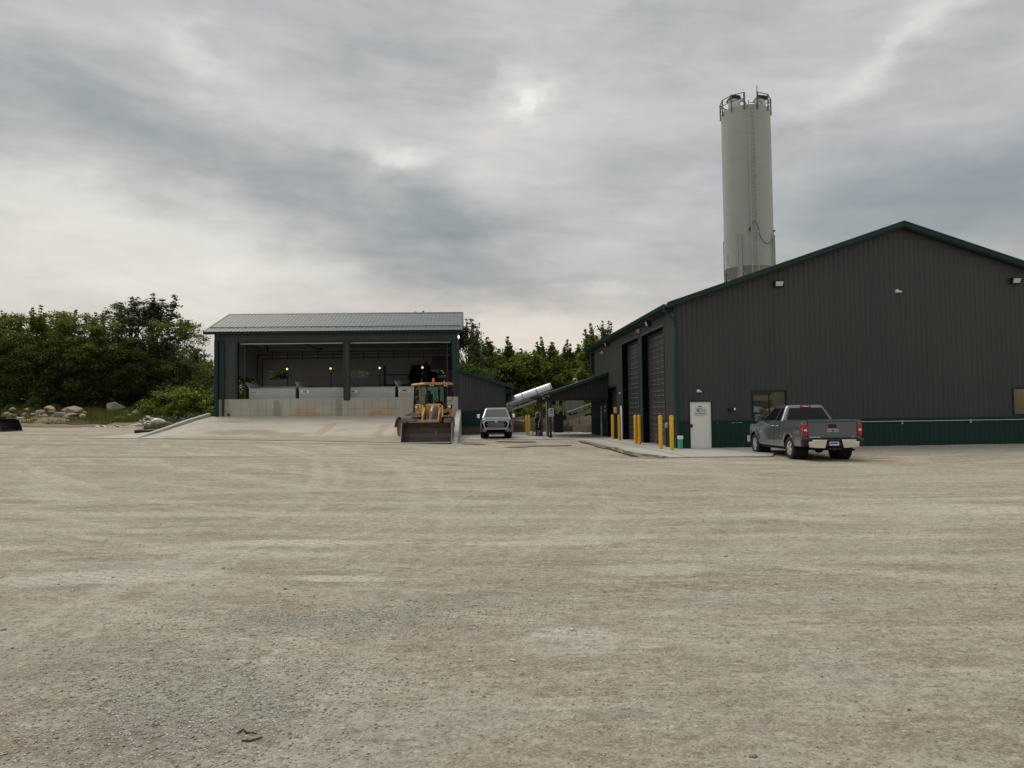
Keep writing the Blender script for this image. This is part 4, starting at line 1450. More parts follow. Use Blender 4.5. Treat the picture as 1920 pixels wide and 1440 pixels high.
def barn():
    R = thing('storage_barn', (-10.2, BY, 1.6), 'open fronted charcoal barn with a pale metal roof at the top of the ramp', 'building')
    yf, yb = BY - .315, BYB + .4
    zr = BZE + (BRY - yf) * SL
    xl, xr = BX0 - .746, BX1 + .42
    zf = BZE - .10
    op = (-17.68 - BX0, -1.52 - BX0 + .05, 3.0, 7.28)
    m = MB()
    siding(m, (BX0, BY), (1, 0), (0, -1), 0, BX1 - BX0, 3.0, [(0, zf), (BX1 - BX0, zf)], [op], th=.25)
    gab = [(0, zf), (BRY - BY, zr - .2), (BYB - BY, BZE - .1)]
    siding(m, (BX1, BY), (0, 1), (1, 0), .02, BYB - BY, .5, gab, th=.12)
    lop = (62.9 - BY, 71.0 - BY, 3.0, 5.05)
    siding(m, (BX0, BY), (0, 1), (-1, 0), .02, BYB - BY, 1.6, gab, [lop], th=.12)
    wins = [(at(px0, 696, Y=BYB - .2).x - BX0, at(px1, 696, Y=BYB - .2).x - BX0, 5.0, 5.74) for px0, px1 in ((504, 541), (656, 691), (805, 836))]
    siding(m, (BX0, BYB), (1, 0), (0, 1), 0, BX1 - BX0, 1.2, [(0, zf), (BX1 - BX0, zf)], wins, th=.12)
    m.build('siding', CHAR, R)
    # liner panel inside
    m = MB()
    siding(m, (BX0 + .12, BYB - .13), (1, 0), (0, -1), 0, BX1 - BX0 - .24, 3.2, [(0, 7.85), (BX1 - BX0 - .24, 7.85)], [(a - .12, b - .12, c, d) for a, b, c, d in wins], th=.02, pitch=.3)
    siding(m, (BX0 + .13, BY + .25), (0, 1), (1, 0), 0, BYB - BY - .4, 3.0, [(0, 7.85), (BYB - BY - .4, 7.85)], [(lop[0] - .25, lop[1] - .25, lop[2], lop[3])], th=.02, pitch=.3)
    m.build('liner', LINER, R)
    m = MB()
    m.box(BX0 + .14, BX1 - .12, BY + .26, BYB - .16, 7.86, 7.90)
    m.build('ceiling', LINER, R)
    # concrete: front retaining wall, left return, right pier, rear low wall
    m = MB()
    m.box(BX0 - .03, -9.9, BY - .02, BY + .28, .2, 2.995)
    m.box(-9.9, BX1 + .03, BY - .02, BY + .28, .2, 2.985)
    m.box(BX0 - .03, BX0 + .27, BY + .28, BYB, .2, 2.9)
    m.box(BX1 - .27, BX1 + .03, BY + .28, BYB, .2, 2.9)
    m.split('retaining_wall', WALL_M, R, bevel=.02)
    m = MB()
    m.box(BX0 + .28, BX1 - .28, BYB - .6, BYB - .2, 2.0, 4.45)
    m.build('rear_wall', BLOCK_M, R)
    m = MB()
    m.box(BX0 + .28, BX1 - .28, BY + .28, BYB - .2, 1.6, 2.6)
    m.build('bin_floor', BLOCK_M, R)
    # door opening trim and posts
    m = MB()
    x0, x1 = BX0 + op[0], BX0 + op[1]
    m.box(x0 - .13, x0, BY - .035, BY + .30, 3.0, op[3])
    m.box(x1, x1 + .13, BY - .035, BY + .30, 3.0, op[3])
    m.box(x0 - .13, x1 + .13, BY - .035, BY + .30, op[3], op[3] + .14)
    m.split('opening_trim', GTRIM, R)
    xc = -9.49
    m = MB()
    m.box(xc - .25, xc - .11, BY - .06, BY + .2, 2.87, op[3] - .003)
    m.box(xc + .11, xc + .25, BY - .06, BY + .2, 2.87, op[3] - .003)
    m.box(xc - .25, xc + .25, BY - .05, BY + .19, 2.80, 2.90)
    m.split('centre_post', GTRIM, R)
    m = MB()
    m.box(xc - .109, xc + .109, BY - .03, BY + .18, 2.9, op[3] - .003)
    m.build('post_panel', CHAR, R)
    m = MB()
    m.box(x0 + .1, x1 - .1, BY + .32, BY + .40, op[3] - .10, op[3] - .02)
    m.build('head_strip', WHITE, R)
    # inner door track frames left
    m = MB()
    m.box(x0 + .35, x0 + .42, BY + .5, BY + .57, 3.0, 7.2)
    m.box(x1 - .42, x1 - .35, BY + .5, BY + .57, 3.0, 7.2)
    m.split('door_track', pm('dark_track', (.05, .05, .05), .5), R)
    for cx, s in ((BX0, 1), (BX1, -1)):
        m = MB()
        m.box(cx - s * .03, cx + s * .14, BY - .03, BY - .001, 3.0, BZE - .16)
        m.box(cx - s * .03, cx - s * .001, BY, BY + .15, 3.0, BZE - .16)
        m.build('corner_trim', GTRIM, R)
    # window trims in rear wall
    for (a, b, c, d), lab in zip(wins, ('left', 'middle', 'right')):
        m = MB()
        P = lambda u, dd, z: (BX0 + u, BYB - .13 - dd, z)
        frame_rect(m, P, a, b, c, d, .09, -.03, .05)
        w = m.build('window', LINER, R)
        w['label'] = 'long low %s window in the rear wall of the barn' % lab
        m = MB()
        m.box(BX0 + a, BX0 + b, BYB - .10, BYB - .094, c, d)
        m.build('pane', GLASS, w)
    # roof
    m = MB()
    roof(m, (xl, yf, BZE), (xr, yf, BZE), (xl, BRY, zr), (xr, BRY, zr), .12)
    roof(m, (xl, yb, BZE - .1), (xr, yb, BZE - .1), (xl, BRY, zr), (xr, BRY, zr), .12)
    m.build('roof', ROOFM, R)
    m = MB()
    m.prism([(BRY - .22, zr - .05), (BRY, zr + .06), (BRY + .22, zr - .05), (BRY, zr + .02)], 'x', xl - .03, xr + .03)
    m.build('ridge_cap', pm('dark_ridge', (.03, .05, .05), .4), R)
    m = MB()
    yg = yf + 1.1
    m.bar((xl + .15, yg, BZE + 1.1 * SL + .07), (xr - .15, yg, BZE + 1.1 * SL + .07), .05, .05)
    for i in range(31):
        x = xl + .3 + i * (xr - xl - .6) / 30
        m.bar((x, yg + .05, BZE + 1.1 * SL + .01), (x, yg, BZE + 1.1 * SL + .07), .04, .03)
    m.build('snow_guard', ROOFD, R)
    m = MB()
    m.box(xl, xr, yf - .03, yf - .002, BZE - .20, BZE - .012)
    m.box(xl, xr, yb + .002, yb + .03, BZE - .30, BZE - .11)
    for x in (xl, xr):
        s = -1 if x == xl else 1
        for a, b in (((yf, BZE), (BRY, zr)), ((yb, BZE - .1), (BRY, zr))):
            m.prism([(a[0], a[1] - .20), (b[0], b[1] - .20), (b[0], b[1] + .03), (a[0], a[1] + .03)], 'x', x + s * .002, x + s * .03)
    m.split('roof_trim', GTRIM, R)
    m = MB()
    m.box(xl + .02, xr - .02, yf, BY - .03, BZE - .19, BZE - .16)
    for xa, xb in ((xl + .01, BX0 - .03), (BX1 + .03, xr - .01)):
        for a, b in (((yf, BZE), (BRY, zr)), ((yb, BZE - .1), (BRY, zr))):
            m.prism([(a[0], a[1] - .17), (b[0], b[1] - .17), (b[0], b[1] - .14), (a[0], a[1] - .14)], 'x', xa, xb)
    m.split('soffit', SOFFIT, R)
    m = MB()
    m.prism([(yf - .03, BZE - .13), (yf - .12, BZE - .12), (yf - .15, BZE - .01), (yf - .14, BZE - .01), (yf - .11, BZE - .11), (yf - .03, BZE - .12)], 'x', xl, xr)
    m.build('gutter', GTRIM, R)
    m = MB()
    m.tube([(BX0 + .35, yf - .09, BZE - .1), (BX0 + .38, yf - .09, BZE - .3), (BX0 + .62, BY - .14, BZE - .75), (BX0 + .64, BY - .13, BZE - 1.0)], .06, 8)
    m.box(BX0 + .56, BX0 + .72, BY - .20, BY - .06, 1.75, BZE - .95)
    m.build('downspout', GTRIM, R, bevel=.015)
    m = MB()
    m.box(BX0 + .05, BX0 + .30, BY - .33, BY - .033, 1.72, 7.4)
    m.build('pier', GREEN, R)
    return R


barn()

# overhead door rails hung inside the barn
t = thing('door_rails', (-10, 66, 6.6), 'black overhead rails and hangers running across the barn interior', 'rails')
m = MB()
for z, y, xa in ((7.02, 66, -17.0), (6.82, 66.2, -17.9), (6.50, 66, -17.4)):
    m.bar((xa, y, z), (-1.7, y, z), .09, .09)
m.bar((-17.0, 66, 7.02), (-17.0, 66, 7.5), .09, .09)
m.bar((-17.4, 66, 3.5), (-17.4, 66, 6.5), .08, .08)
m.bar((-17.9, 66.2, 6.82), (-17.9, 66.2, 3.4), .08, .08)
m.build('rail', BLACK, t)
m = MB()
for i in range(12):
    x = -16.6 + i * 1.26
    m.bar((x, 66, 6.35), (x, 66, 7.1), .07, .07)
m.build('hanger', BLACK, t)
# brown ceiling pipes
t = thing('ceiling_pipe', (-15, 66, 7.6), 'dark pipe slung under the barn ceiling at the left', 'pipe')
m = MB()
m.tube([(-16.4, 64.5, 7.62), (-12.6, 64.5, 7.62)], .07, 8)
m.tube([(-13.8, 64.5, 7.62), (-12.7, 64.6, 7.15), (-12.2, 64.6, 7.15)], .05, 8)
m.build('pipe', BLACK, t)
t = thing('wall_panel', (-2.6, 66, 6), 'black panel hanging at the right of the barn interior', 'panel')
m = MB()
m.box(-3.3, -1.6, 66.5, 66.7, 5.5, 6.5)
m.build('panel', BLACK, t)


# hoppers
def hopper(i, x0, x1, word, label):
    t = thing('aggregate_hopper', ((x0 + x1) / 2, 61.2, 2.6), label, 'hopper', 'grey steel aggregate hoppers in the barn')
    zt, zb, y0, y1 = 3.80, 2.4, 60.85, 64.3
    zb_ = .30 if i == 0 else -.05
    m = MB()
    m.box(x0, x1, y0, y0 + .03, 2.6, zt)
    m.box(x0 + .002, x1 - .002, y1, y1 + .03, 2.6, zt - .06)
    m.box(x0, x0 + .03, y0 + .03, y1, 2.6, zt)
    m.box(x1 - .03, x1, y0 + .03, y1, 2.6, zt)
    m.box(x0 - .02, x1 + .02, y0 - .02, y0 + .05, zt, zt + .04)
    m.build('body', STL_GREY, t, bevel=.01)
    for s, xe in ((-1, x0), (1, x1)):
        xo = xe + s * .26
        m = MB()
        m.hexa([(xe, y0, zt + .042), (xe + .03, y0, zt + .042), (xe + .03, y1, zt + .042), (xe, y1, zt + .042)],
               [(xo, y0, zt + .50), (xo + .03, y0, zt + .50), (xo + .03, y1, zt + .50), (xo, y1, zt + .50)])
        for j in range(6):
            y = y0 + .3 + j * .6
            m.hexa([(xe + s * .03, y, zt + .04), (xe + s * .09, y, zt + .04), (xe + s * .09, y + .06, zt + .04), (xe + s * .03, y + .06, zt + .04)],
                   [(xo + s * .03, y, zt + .45), (xo + s * .07, y, zt + .45), (xo + s * .07, y + .06, zt + .45), (xo + s * .03, y + .06, zt + .45)])
        m.build('flared_side', STL_GREY, t)
    m = MB()
    m.hexa([(x0 + .03, y1 - .4, 3.0), (x1 - .03, y1 - .4, 3.0), (x1 - .03, y1 - .37, 3.0), (x0 + .03, y1 - .37, 3.0)],
           [(x0 - .1, y1 + .04, zt + zb_), (x1 + .1, y1 + .04, zt + zb_), (x1 + .1, y1 + .07, zt + zb_), (x0 - .1, y1 + .07, zt + zb_)])
    m.build('back_plate', STL_GREY, t)
    w = .135 * len(word) + .16 if len(word) > 4 else .62
    sx = x0 + .08 if i != 1 else x0 + .12
    m = MB()
    m.box(sx, sx + w, y0 - .012, y0 - .002, 3.40, 3.64)
    s = m.build('sign', WHITE2, t)
    s['label'] = 'white sign reading ' + word
    m = text_mb(word, .235, .003, .007)
    if i == 0: m.xform(Matrix.Scale(.88, 4, (1, 0, 0)))
    m.xform(facing((sx + w / 2, y0 - .016, 3.52)))
    m.build('lettering', BLACK, s)


hopper(0, -17.08, -13.55, 'SAND', 'grey hopper with the SAND sign, leftmost in the barn')
hopper(1, -13.28, -9.86, '5/8', 'grey hopper with the 5/8 sign, left of the centre post')
hopper(2, -9.55, -5.92, '6A', 'grey hopper with the 6A sign, right of the centre post')
hopper(3, -5.68, -2.1, 'LIMESTONE', 'grey hopper with the LIMESTONE sign, behind the wheel loader')

LENS_G = pm('green_signal', (.1, .6, .2), .3, emit=((.45, 1.0, .30), 1.6))
LENS_R = pm('red_signal', (.35, .05, .01), .3)


def signal(x, label, grp='signal lights behind the hoppers'):
    t = thing('signal_light', (x, 67, 2.6), label, 'signal light', grp)
    m = MB()
    m.tube([(x, 67.06, 2.6), (x, 67.06, 5.4)], .04, 8)
    m.build('pole', pm('dark_pole', (.06, .06, .06), .5), t)
    m = MB()
    m.box(x - .12, x + .12, 66.95, 67.10, 5.5, 6.05)
    m.build('housing', pm('signal_housing', (.25, .12, .02), .5), t, bevel=.02)
    m = MB()
    m.lathe([(.001, 66.89), (.06, 66.90), (.085, 66.945), (.001, 66.947)], (x, 0, 5.66), 'y', 16)
    m.build('green_lens', LENS_G, t, smooth=40)
    m = MB()
    m.lathe([(.001, 66.89), (.06, 66.90), (.085, 66.945), (.001, 66.947)], (x, 0, 5.90), 'y', 16)
    m.build('red_lens', LENS_R, t, smooth=40)
    m = MB()
    m.lathe([(.05, 66.84), (.12, 66.98), (.001, 67.0)], (x, 0, 5.16), 'y', 14)
    m.build('speaker', GREYP, t, smooth=40)


signal(-15.6, 'green signal light over the SAND hopper')
signal(-11.95, 'green signal light over the 5/8 hopper')
signal(-7.8, 'green signal light over the 6A hopper')
signal(-4.17, 'green signal light over the LIMESTONE hopper, above the loader cab')

# black loading machine inside at the right
t = thing('loading_conveyor', (-5.5, 69.5, 2.6), 'black framed machine standing at the rear of the barn', 'machine')
m = MB()
m.box(-7.75, -7.55, 69.3, 69.5, 2.6, 6.0)
m.box(-4.1, -3.9, 69.3, 69.5, 2.6, 6.4)
m.box(-7.55, -4.1, 69.35, 69.5, 4.05, 4.35)
m.box(-7.75, -2.9, 69.2, 70.6, 4.0, 4.25)
m.build('frame', BLACK, t)
m = MB()
m.prism([(-5.3, 4.25), (-5.6, 5.0), (-5.3, 6.0), (-3.9, 6.15), (-3.75, 5.5), (-3.1, 5.4), (-3.1, 4.7), (-3.5, 4.25)], 'y', 69.6, 71.0)
m.build('hood', MATTE, t)
m = MB()
m.bar((-7.5, 69.6, 5.2), (-5.4, 69.6, 5.2), .12, .1)
m.build('rail', BLACK, t)

# small bright lamp at the barn's right corner
t = thing('corner_light', (BX1 + .04, 60.6, 7.6), 'small lit white light high on the right corner of the barn', 'wall light')
m = MB()
m.rock((BX1 + .12, 60.5, 7.62), (.08, .10, .15), 3, sub=2, amp=.02)
m.build('lens', pm('lit_lens', (.8, .8, .75), .3, emit=((1, .97, .9), 1.6)), t, smooth=60)

# shovel leaning by the downspout
t = thing('shovel', (-18.2, 59.8, 1.75), 'shovel leaning on the concrete wall by the barn downspout', 'shovel')
m = MB()
m.tube([(-18.42, 59.9, 2.95), (-18.28, 59.7, 1.95)], .02, 6)
m.build('handle', pm('red_handle', (.30, .06, .05), .5), t)
m = MB()
m.hexa([(-18.36, 59.68, 1.95), (-18.2, 59.68, 1.95), (-18.2, 59.70, 1.95), (-18.36, 59.70, 1.95)], [(-18.34, 59.6, 1.73), (-18.1, 59.6, 1.73), (-18.1, 59.62, 1.73), (-18.34, 59.62, 1.73)])
m.build('blade', BLACK, t)


# ------------------------------------------------------------------ ramp and its wing walls
def ramp():
    # grid between the foot line and the wall
    foot = [(-23.2, 46.9), (-19.8, 47.0), (-14, 46.2), (-9, 45.3), (-5, 44.2), (-1.14, 42.9)]
    n, k = 60, 40
    m = MB()
    vs = []
    for j in range(k + 1):
        v = j / k
        for i in range(n + 1):
            u = i / n
            fx = -23.0 + u * (23.0 - 1.14)
            fy = float(np.interp(fx, [p[0] for p in foot], [p[1] for p in foot]))
            bx = -19.6 + u * (19.6 - 1.14)
            x, y = fx + (bx - fx) * min(1, v * 3.0), fy + (59.98 - fy) * v
            ztop = 1.71 - .17 * (bx + 19.6) / 18.5
            z0 = TZ(x, fy) + .02
            e = .35 * .5 * (1 - cos(pi * v)) + .65 * v
            z = z0 + (ztop - z0) * e
            vs.append((x, y, z))
    m.add(vs, [(j * (n + 1) + i, j * (n + 1) + i + 1, (j + 1) * (n + 1) + i + 1, (j + 1) * (n + 1) + i) for j in range(k) for i in range(n)])
    for side in (0, n):
        o = len(m.v)
        m.v += [(vs[j * (n + 1) + side][0], vs[j * (n + 1) + side][1], -.3) for j in range(k + 1)]
        for j in range(k):
            m.f.append((j * (n + 1) + side, (j + 1) * (n + 1) + side, o + j + 1, o + j))
            m.m.append(0)
    o = m.build('ramp', RAMP_M, smooth=50)
    struct(o, 'pale concrete ramp streaked with sand, rising to the barn wall')


ramp()
CURB_M = concrete_mat('wing_concrete', (.42, .415, .38), (.30, .27, .22), dirtamt=.4)
for xa, xb, pts, lab in ((-19.95, -19.65, [(46.8, .42), (47.2, .56), (51.3, 1.02), (55.5, 1.52), (60, 1.98), (60, -.3), (46.8, -.3)], 'low sloping concrete wing wall on the left edge of the ramp'),
                         (-1.13, -.80, [(42.8, .02), (43.3, .20), (47, .70), (52.5, 1.30), (58.0, 1.88), (59.98, 1.98), (59.98, -.3), (42.8, -.3)], 'low sloping concrete wing wall on the right edge of the ramp behind the loader')):
    m = MB()
    m.prism(pts, 'x', xa, xb)
    tag(m.build('wing_wall', CURB_M, bevel=.03, loc=((xa + xb) / 2, 50, 0)), lab, 'wing wall')

# ------------------------------------------------------------------ lean-to shed on the barn's right
R = thing('lean_to_shed', (1, 60, .6), 'charcoal lean-to with a sloping green edged roof between the barn and the silver pickup', 'shed')
m = MB()
sh_top = lambda x: 5.10 - .13 - (x + 1.0) * (5.10 - 3.72) / 4.0
siding(m, (BX1 + .03, 60.02), (1, 0), (0, -1), 0, 2.62 - BX1 - .03, 1.9, [(0, sh_top(BX1)), (2.62 - BX1 - .03, sh_top(2.62))])
siding(m, (2.62, 60.02), (0, 1), (1, 0), .02, 9.9, 1.9, [(0, sh_top(2.62)), (9.9, sh_top(2.62))])
m.build('siding', CHAR, R)
m = MB()
siding(m, (BX1 + .03, 60.02), (1, 0), (0, -1), 0, 2.62 - BX1 - .03, .72, [(0, 1.9), (2.62 - BX1 - .03, 1.9)])
siding(m, (2.62, 60.02), (0, 1), (1, 0), .02, 9.9, .72, [(0, 1.9), (9.9, 1.9)])
m.build('wainscot', GREEN, R)
m = MB()
m.box(BX1 + .03, 2.6, 60.05, 70, .0, .72)
m.build('footing', SOIL, R)
m = MB()
roof(m, (3.25, 59.7, 3.64), (3.25, 70.2, 3.64), (BX1 + .03, 59.7, 5.12), (BX1 + .03, 70.2, 5.12), .10)
m.build('roof', ROOFD, R)
m = MB()
m.prism([(BX1 + .03, 4.97), (3.25, 3.49), (3.25, 3.69), (BX1 + .03, 5.17)], 'y', 59.64, 59.69)
m.box(3.252, 3.30, 59.69, 70.2, 3.5, 3.66)
m.box(2.50, 2.655, 59.985, 60.02, .72, 3.62)
m.split('roof_trim', GTRIM, R)
m = MB()
m.box(2.66, 3.2, 59.7, 70, 3.46, 3.50)
m.split('soffit', SOFFIT, R)

# ------------------------------------------------------------------ canopy on the shop's side wall
R = thing('entrance_canopy', (6.9, 50, 0), 'lean-to canopy with charcoal gable siding over the concrete beside the shop', 'canopy')
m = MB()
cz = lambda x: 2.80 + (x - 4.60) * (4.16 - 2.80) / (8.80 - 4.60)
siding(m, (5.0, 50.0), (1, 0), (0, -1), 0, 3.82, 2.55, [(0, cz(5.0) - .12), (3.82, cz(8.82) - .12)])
m.build('siding', pm('canopy_steel', (.022, .022, .024), .5, var=.15), R)  # canopy siding in a darker tone than the shop siding
m = MB()
roof(m, (4.58, 49.75, 2.80), (4.58, 59.5, 2.80), (8.80, 49.75, 4.17), (8.80, 59.5, 4.17), .10)
m.build('roof', ROOFM, R)
m = MB()
m.prism([(4.55, 2.64), (8.82, 4.03), (8.82, 4.22), (4.55, 2.83)], 'y', 49.69, 49.74)
m.prism([(4.578, 2.68), (4.46, 2.69), (4.44, 2.81), (4.45, 2.81), (4.50, 2.70), (4.578, 2.69)], 'y', 49.7, 59.5)
m.split('roof_trim', GTRIM, R)
m = MB()
m.box(5.0, 8.8, 49.95, 49.995, 2.42, 2.549)
m.box(5.0, 5.2, 50.1, 59.4, 2.40, 2.60)
m.build('beam', BLACK, R)
for x, y in ((5.12, 52.7), (4.93, 55.3), (5.05, 59.0)):
    m = MB()
    m.box(x - .09, x + .09, y - .09, y + .09, SLZ, 2.75)
    m.build('post', WOOD, R, bevel=.01)
m = MB()
m.tube([(4.62, 49.9, 2.70), (4.75, 49.95, 2.60), (5.02, 50.05, 2.55), (5.06, 50.05, 2.35)], .05, 8)
m.box(4.99, 5.13, 49.98, 50.12, SLZ + .12, 2.4)
m.build('downspout', GTRIM, R, bevel=.012)
m = MB()
m.box(4.96, 5.16, 49.95, 50.15, SLZ, SLZ + .13)
m.build('post_foot', BLACK, R)
m = MB()
m.tube([(5.03, 52.3, SLZ), (5.03, 52.3, 2.6)], .04, 8)
m.build('grey_conduit', STEEL, R)
# accessible parking sign
t = thing('parking_sign', (5.09, 49.9, 1.35), 'blue accessible parking sign with a white wheelchair symbol on the canopy post', 'sign')
m = MB()
m.box(4.93, 5.26, 49.935, 49.955, 1.42, 1.93)
m.build('panel', WHITE2, t, bevel=.008)
m = MB()
m.box(4.985, 5.205, 49.928, 49.934, 1.46, 1.89)
f = m.build('blue_field', pm('sign_blue', (.035, .035, .20), .5, var=.02), t)
m = MB()
cx, zz = 5.095, 1.73
ring = [(cx + .058 * cos(radians(a)), zz - .03 + .058 * sin(radians(a))) for a in np.linspace(130, 390, 20)] + [(cx + .040 * cos(radians(a)), zz - .03 + .040 * sin(radians(a))) for a in np.linspace(390, 130, 20)]
m.prism(ring, 'y', 49.921, 49.927)
m.cyl((cx - .012, 49.921, zz + .115), (cx - .012, 49.927, zz + .115), .020, n=12)
m.prism([(cx - .022, zz + .09), (cx + .0, zz + .09), (cx + .006, zz + .01), (cx - .014, zz + .01)], 'y', 49.9205, 49.927)
m.prism([(cx - .014, zz + .012), (cx + .05, zz + .012), (cx + .078, zz - .055), (cx + .062, zz - .06), (cx + .038, zz - .006), (cx - .014, zz - .006)], 'y', 49.92, 49.927)
for z in (1.50, 1.535, 1.57):
    m.box(cx - .07, cx + .07, 49.921, 49.927, z, z + .018)
m.build('symbol', WHITE2, f)
# camera on the canopy roof
t = thing('roof_camera', (7.6, 54, 3.8), 'white camera on a gooseneck above the canopy roof', 'security camera')
p = at(1079, 712, Y=54)
m = MB()
m.tube([(p.x + .10, 54, 3.70), (p.x + .10, 54, p.z + .02), (p.x + .06, 54, p.z + .10), (p.x - .04, 54, p.z + .10)], .022, 8)
m.build('gooseneck', WHITE, t)
m = MB()
m.cyl((p.x - .02, 54, p.z + .08), (p.x - .18, 53.9, p.z + .0), .06, n=12)
m.build('housing', WHITE, t)
m = MB()

# ------------------------------------------------------------------ covered conveyor between shed and plant
t = thing('covered_conveyor', (4.4, 63, 0), 'long silver covered conveyor climbing from the shed behind the canopy', 'conveyor')
a, b = Vector((.9, 63, 1.68)), Vector((6.50, 63, 3.58))
d = (b - a).normalized()
up = Vector((-d.z, 0, d.x))
m = MB()
vs = []
r = .52
for p in (a, b):
    for i in range(17):
        an = radians(-20 + 220 * i / 16)
        vs.append(tuple(p + Vector((0, cos(an) * r, 0)) + up * (sin(an) * r)))
m.add(vs, [(i, i + 1, i + 18, i + 17) for i in range(16)] + [tuple(range(17))[::-1], tuple(range(17, 34))])
m.build('hood', pm('silver_cover', (.40, .43, .45), .30, metal=.9, var=.08, vscale=1.5), t, smooth=50)
for k in range(5):
    p = a + d * (1.0 + k * 1.22)
    if k == 4: p = b - d * .08
    m = MB()
    vs = []
    for q, rr in ((p - d * .025, r + .03), (p + d * .025, r + .03)):
        for i in range(17):
            an = radians(-22 + 224 * i / 16)
            vs.append(tuple(q + Vector((0, cos(an) * rr, 0)) + up * (sin(an) * rr)))
    m.add(vs, [(i, i + 1, i + 18, i + 17) for i in range(16)])
    m.build('band', pm('dark_band', (.05, .055, .06), .4), t)
m = MB()
for y in (62.62, 63.38):
    off = -up * .24
    m.bar(Vector((a.x, y, a.z)) + off, Vector((b.x + 2.5, y, b.z + 2.5 * d.z / d.x)) + off, .06, .10)
    off = -up * .50
    m.bar(Vector((a.x, y, a.z)) + off, Vector((b.x + 2.5, y, b.z + 2.5 * d.z / d.x)) + off, .06, .16)
for k in range(9):
    p = a + d * (k * .9 + .3) - up * .37
    m.bar((p.x, 62.6, p.z), (p.x, 63.4, p.z), .05, .2)
m.build('frame', pm('galv_frame', (.36, .36, .34), .45, metal=.4), t)
for x in (3.28, 6.3):
    z = a.z + (x - a.x) * d.z / d.x - .5
    for y in (62.62, 63.38):
        m = MB()
        m.bar((x, y, SLZ), (x, y, z), .10, .10)
        m.build('leg', pm('galv_frame', (.36, .36, .34)), t)

# concrete strip under the conveyor foot
# ------------------------------------------------------------------ batch plant behind the canopy
PLANT = pm('plant_paint', (.24, .25, .22), .5, var=.08, dirt=(.22, .19, .14), dirtamt=.2)
t = thing('batch_plant', (8.8, 65, 0), 'grey batching plant seen beneath the canopy', 'plant')
m = MB()
m.box(8.15, 9.42, 65.2, 66.8, 1.6, 3.4)
m.build('weigh_hopper', PLANT, t, bevel=.02)
for x in (7.05, 7.22, 7.62, 7.86, 8.0, 10.4):
    m = MB()
    m.box(x, x + .10, 65.0, 65.1, -.1 if x > 7.3 else 1.2, 3.45)
    m.build('leg', PLANT, t)
m = MB()
m.box(7.0, 7.35, 64.95, 65.15, 1.08, 1.22)
m.box(6.9, 10.6, 65.0, 65.12, 3.3, 3.45)
m.box(7.75, 7.95, 64.9, 65.0, 1.9, 2.6)
m.split('crossbeam', PLANT, t)
m = MB()
m.box(6.62, 7.35, 62.6, 63.3, SLZ, 1.55)
m.build('control_cabinet', BLACK, t)
for x, z in ((7.8, 2.62), (9.42, 2.66)):
    m = MB()
    m.rock((x, 64.9, z), .11, 5, sub=1)
    m.build('beacon', RED, t)
t = thing('feed_conveyor', (9, 64, 0), 'short grey inclined conveyor with red rollers under the canopy', 'conveyor')
a, b = Vector((7.5, 63.9, 1.15)), Vector((11.6, 63.9, 2.55))
d = (b - a).normalized()
up = Vector((-d.z, 0, d.x))
m = MB()
m.bar(a + up * .36 + d * .5, b + up * .36, .6, .09)
m.build('belt', pm('belt_grey', (.30, .30, .28), .6), t)
m = MB()
m.bar(a - up * .17, b - up * .17, .06, .30)
m.bar(a - up * .17 + Vector((0, .6, 0)), b - up * .17 + Vector((0, .6, 0)), .06, .30)
for k in (.55, 1.55, 2.6):
    m.bar(a + d * k - up * .1, a + d * k + up * .34, .05, .06)
m.build('frame', PLANT, t)
for k in range(6):
    m = MB()
    p = a + d * (.85 + k * .42) + up * .08
    m.cyl((p.x, 63.85, p.z), (p.x, 64.5, p.z + .02), .055, n=10)
    m.build('roller', pm('red_roller', (.22, .03, .025), .5) if k % 2 else GREYP, t)
m = MB()
m.cyl((a.x + .1, 63.86, a.z + .08), (a.x + .1, 64.5, a.z + .08), .20, n=16)
m.build('tail_drum', BLACK, t)
m = MB()
m.box(8.82, 8.92, 63.85, 63.95, .62, 1.45)
m.build('leg', PLANT, t)
tag(MB().box(8.25, 9.55, 63.3, 64.8, -.1, .66).build('concrete_block', BLOCK_M, bevel=.02, loc=(8.9, 64, 0)), 'concrete block under the inclined conveyor', 'concrete block')
tag(MB().box(9.6, 11.0, 64.2, 65.6, -.1, .66).build('concrete_block', BLOCK_M, bevel=.02, loc=(10.2, 65, 0)), 'concrete block farther right beneath the canopy', 'concrete block')


def heap(name, cx, cy, rx, ry, h, mat, label, cat, seed=1, base=None, rough=.12):
    m = MB()
    n, k = 26, 10
    rs = random.Random(seed)
    vs = []
    zb = TZ(cx, cy) if base is None else base
    for j in range(k + 1):
        r = j / k
        for i in range(n):
            a_ = 2 * pi * i / n
            rr = r * (1 + .18 * sin(3 * a_ + seed) + .1 * sin(5 * a_ + 2 * seed))
            z = h * (1 - min(1, r) ** 2.2) * (1 + rough * (rs.random() - .5) * 2) - .05 * (r > .95)
            vs.append((cx + rr * rx * cos(a_), cy + rr * ry * sin(a_), zb + z + (rs.random() - .5) * rough * h * .5 * (r < .95)))
    m.add(vs, [(j * n + i, j * n + (i + 1) % n, (j + 1) * n + (i + 1) % n, (j + 1) * n + i) for j in range(k) for i in range(n)])
    o = m.build(name, mat, smooth=70, loc=(cx, cy, zb))
    return tag(o, label, cat)


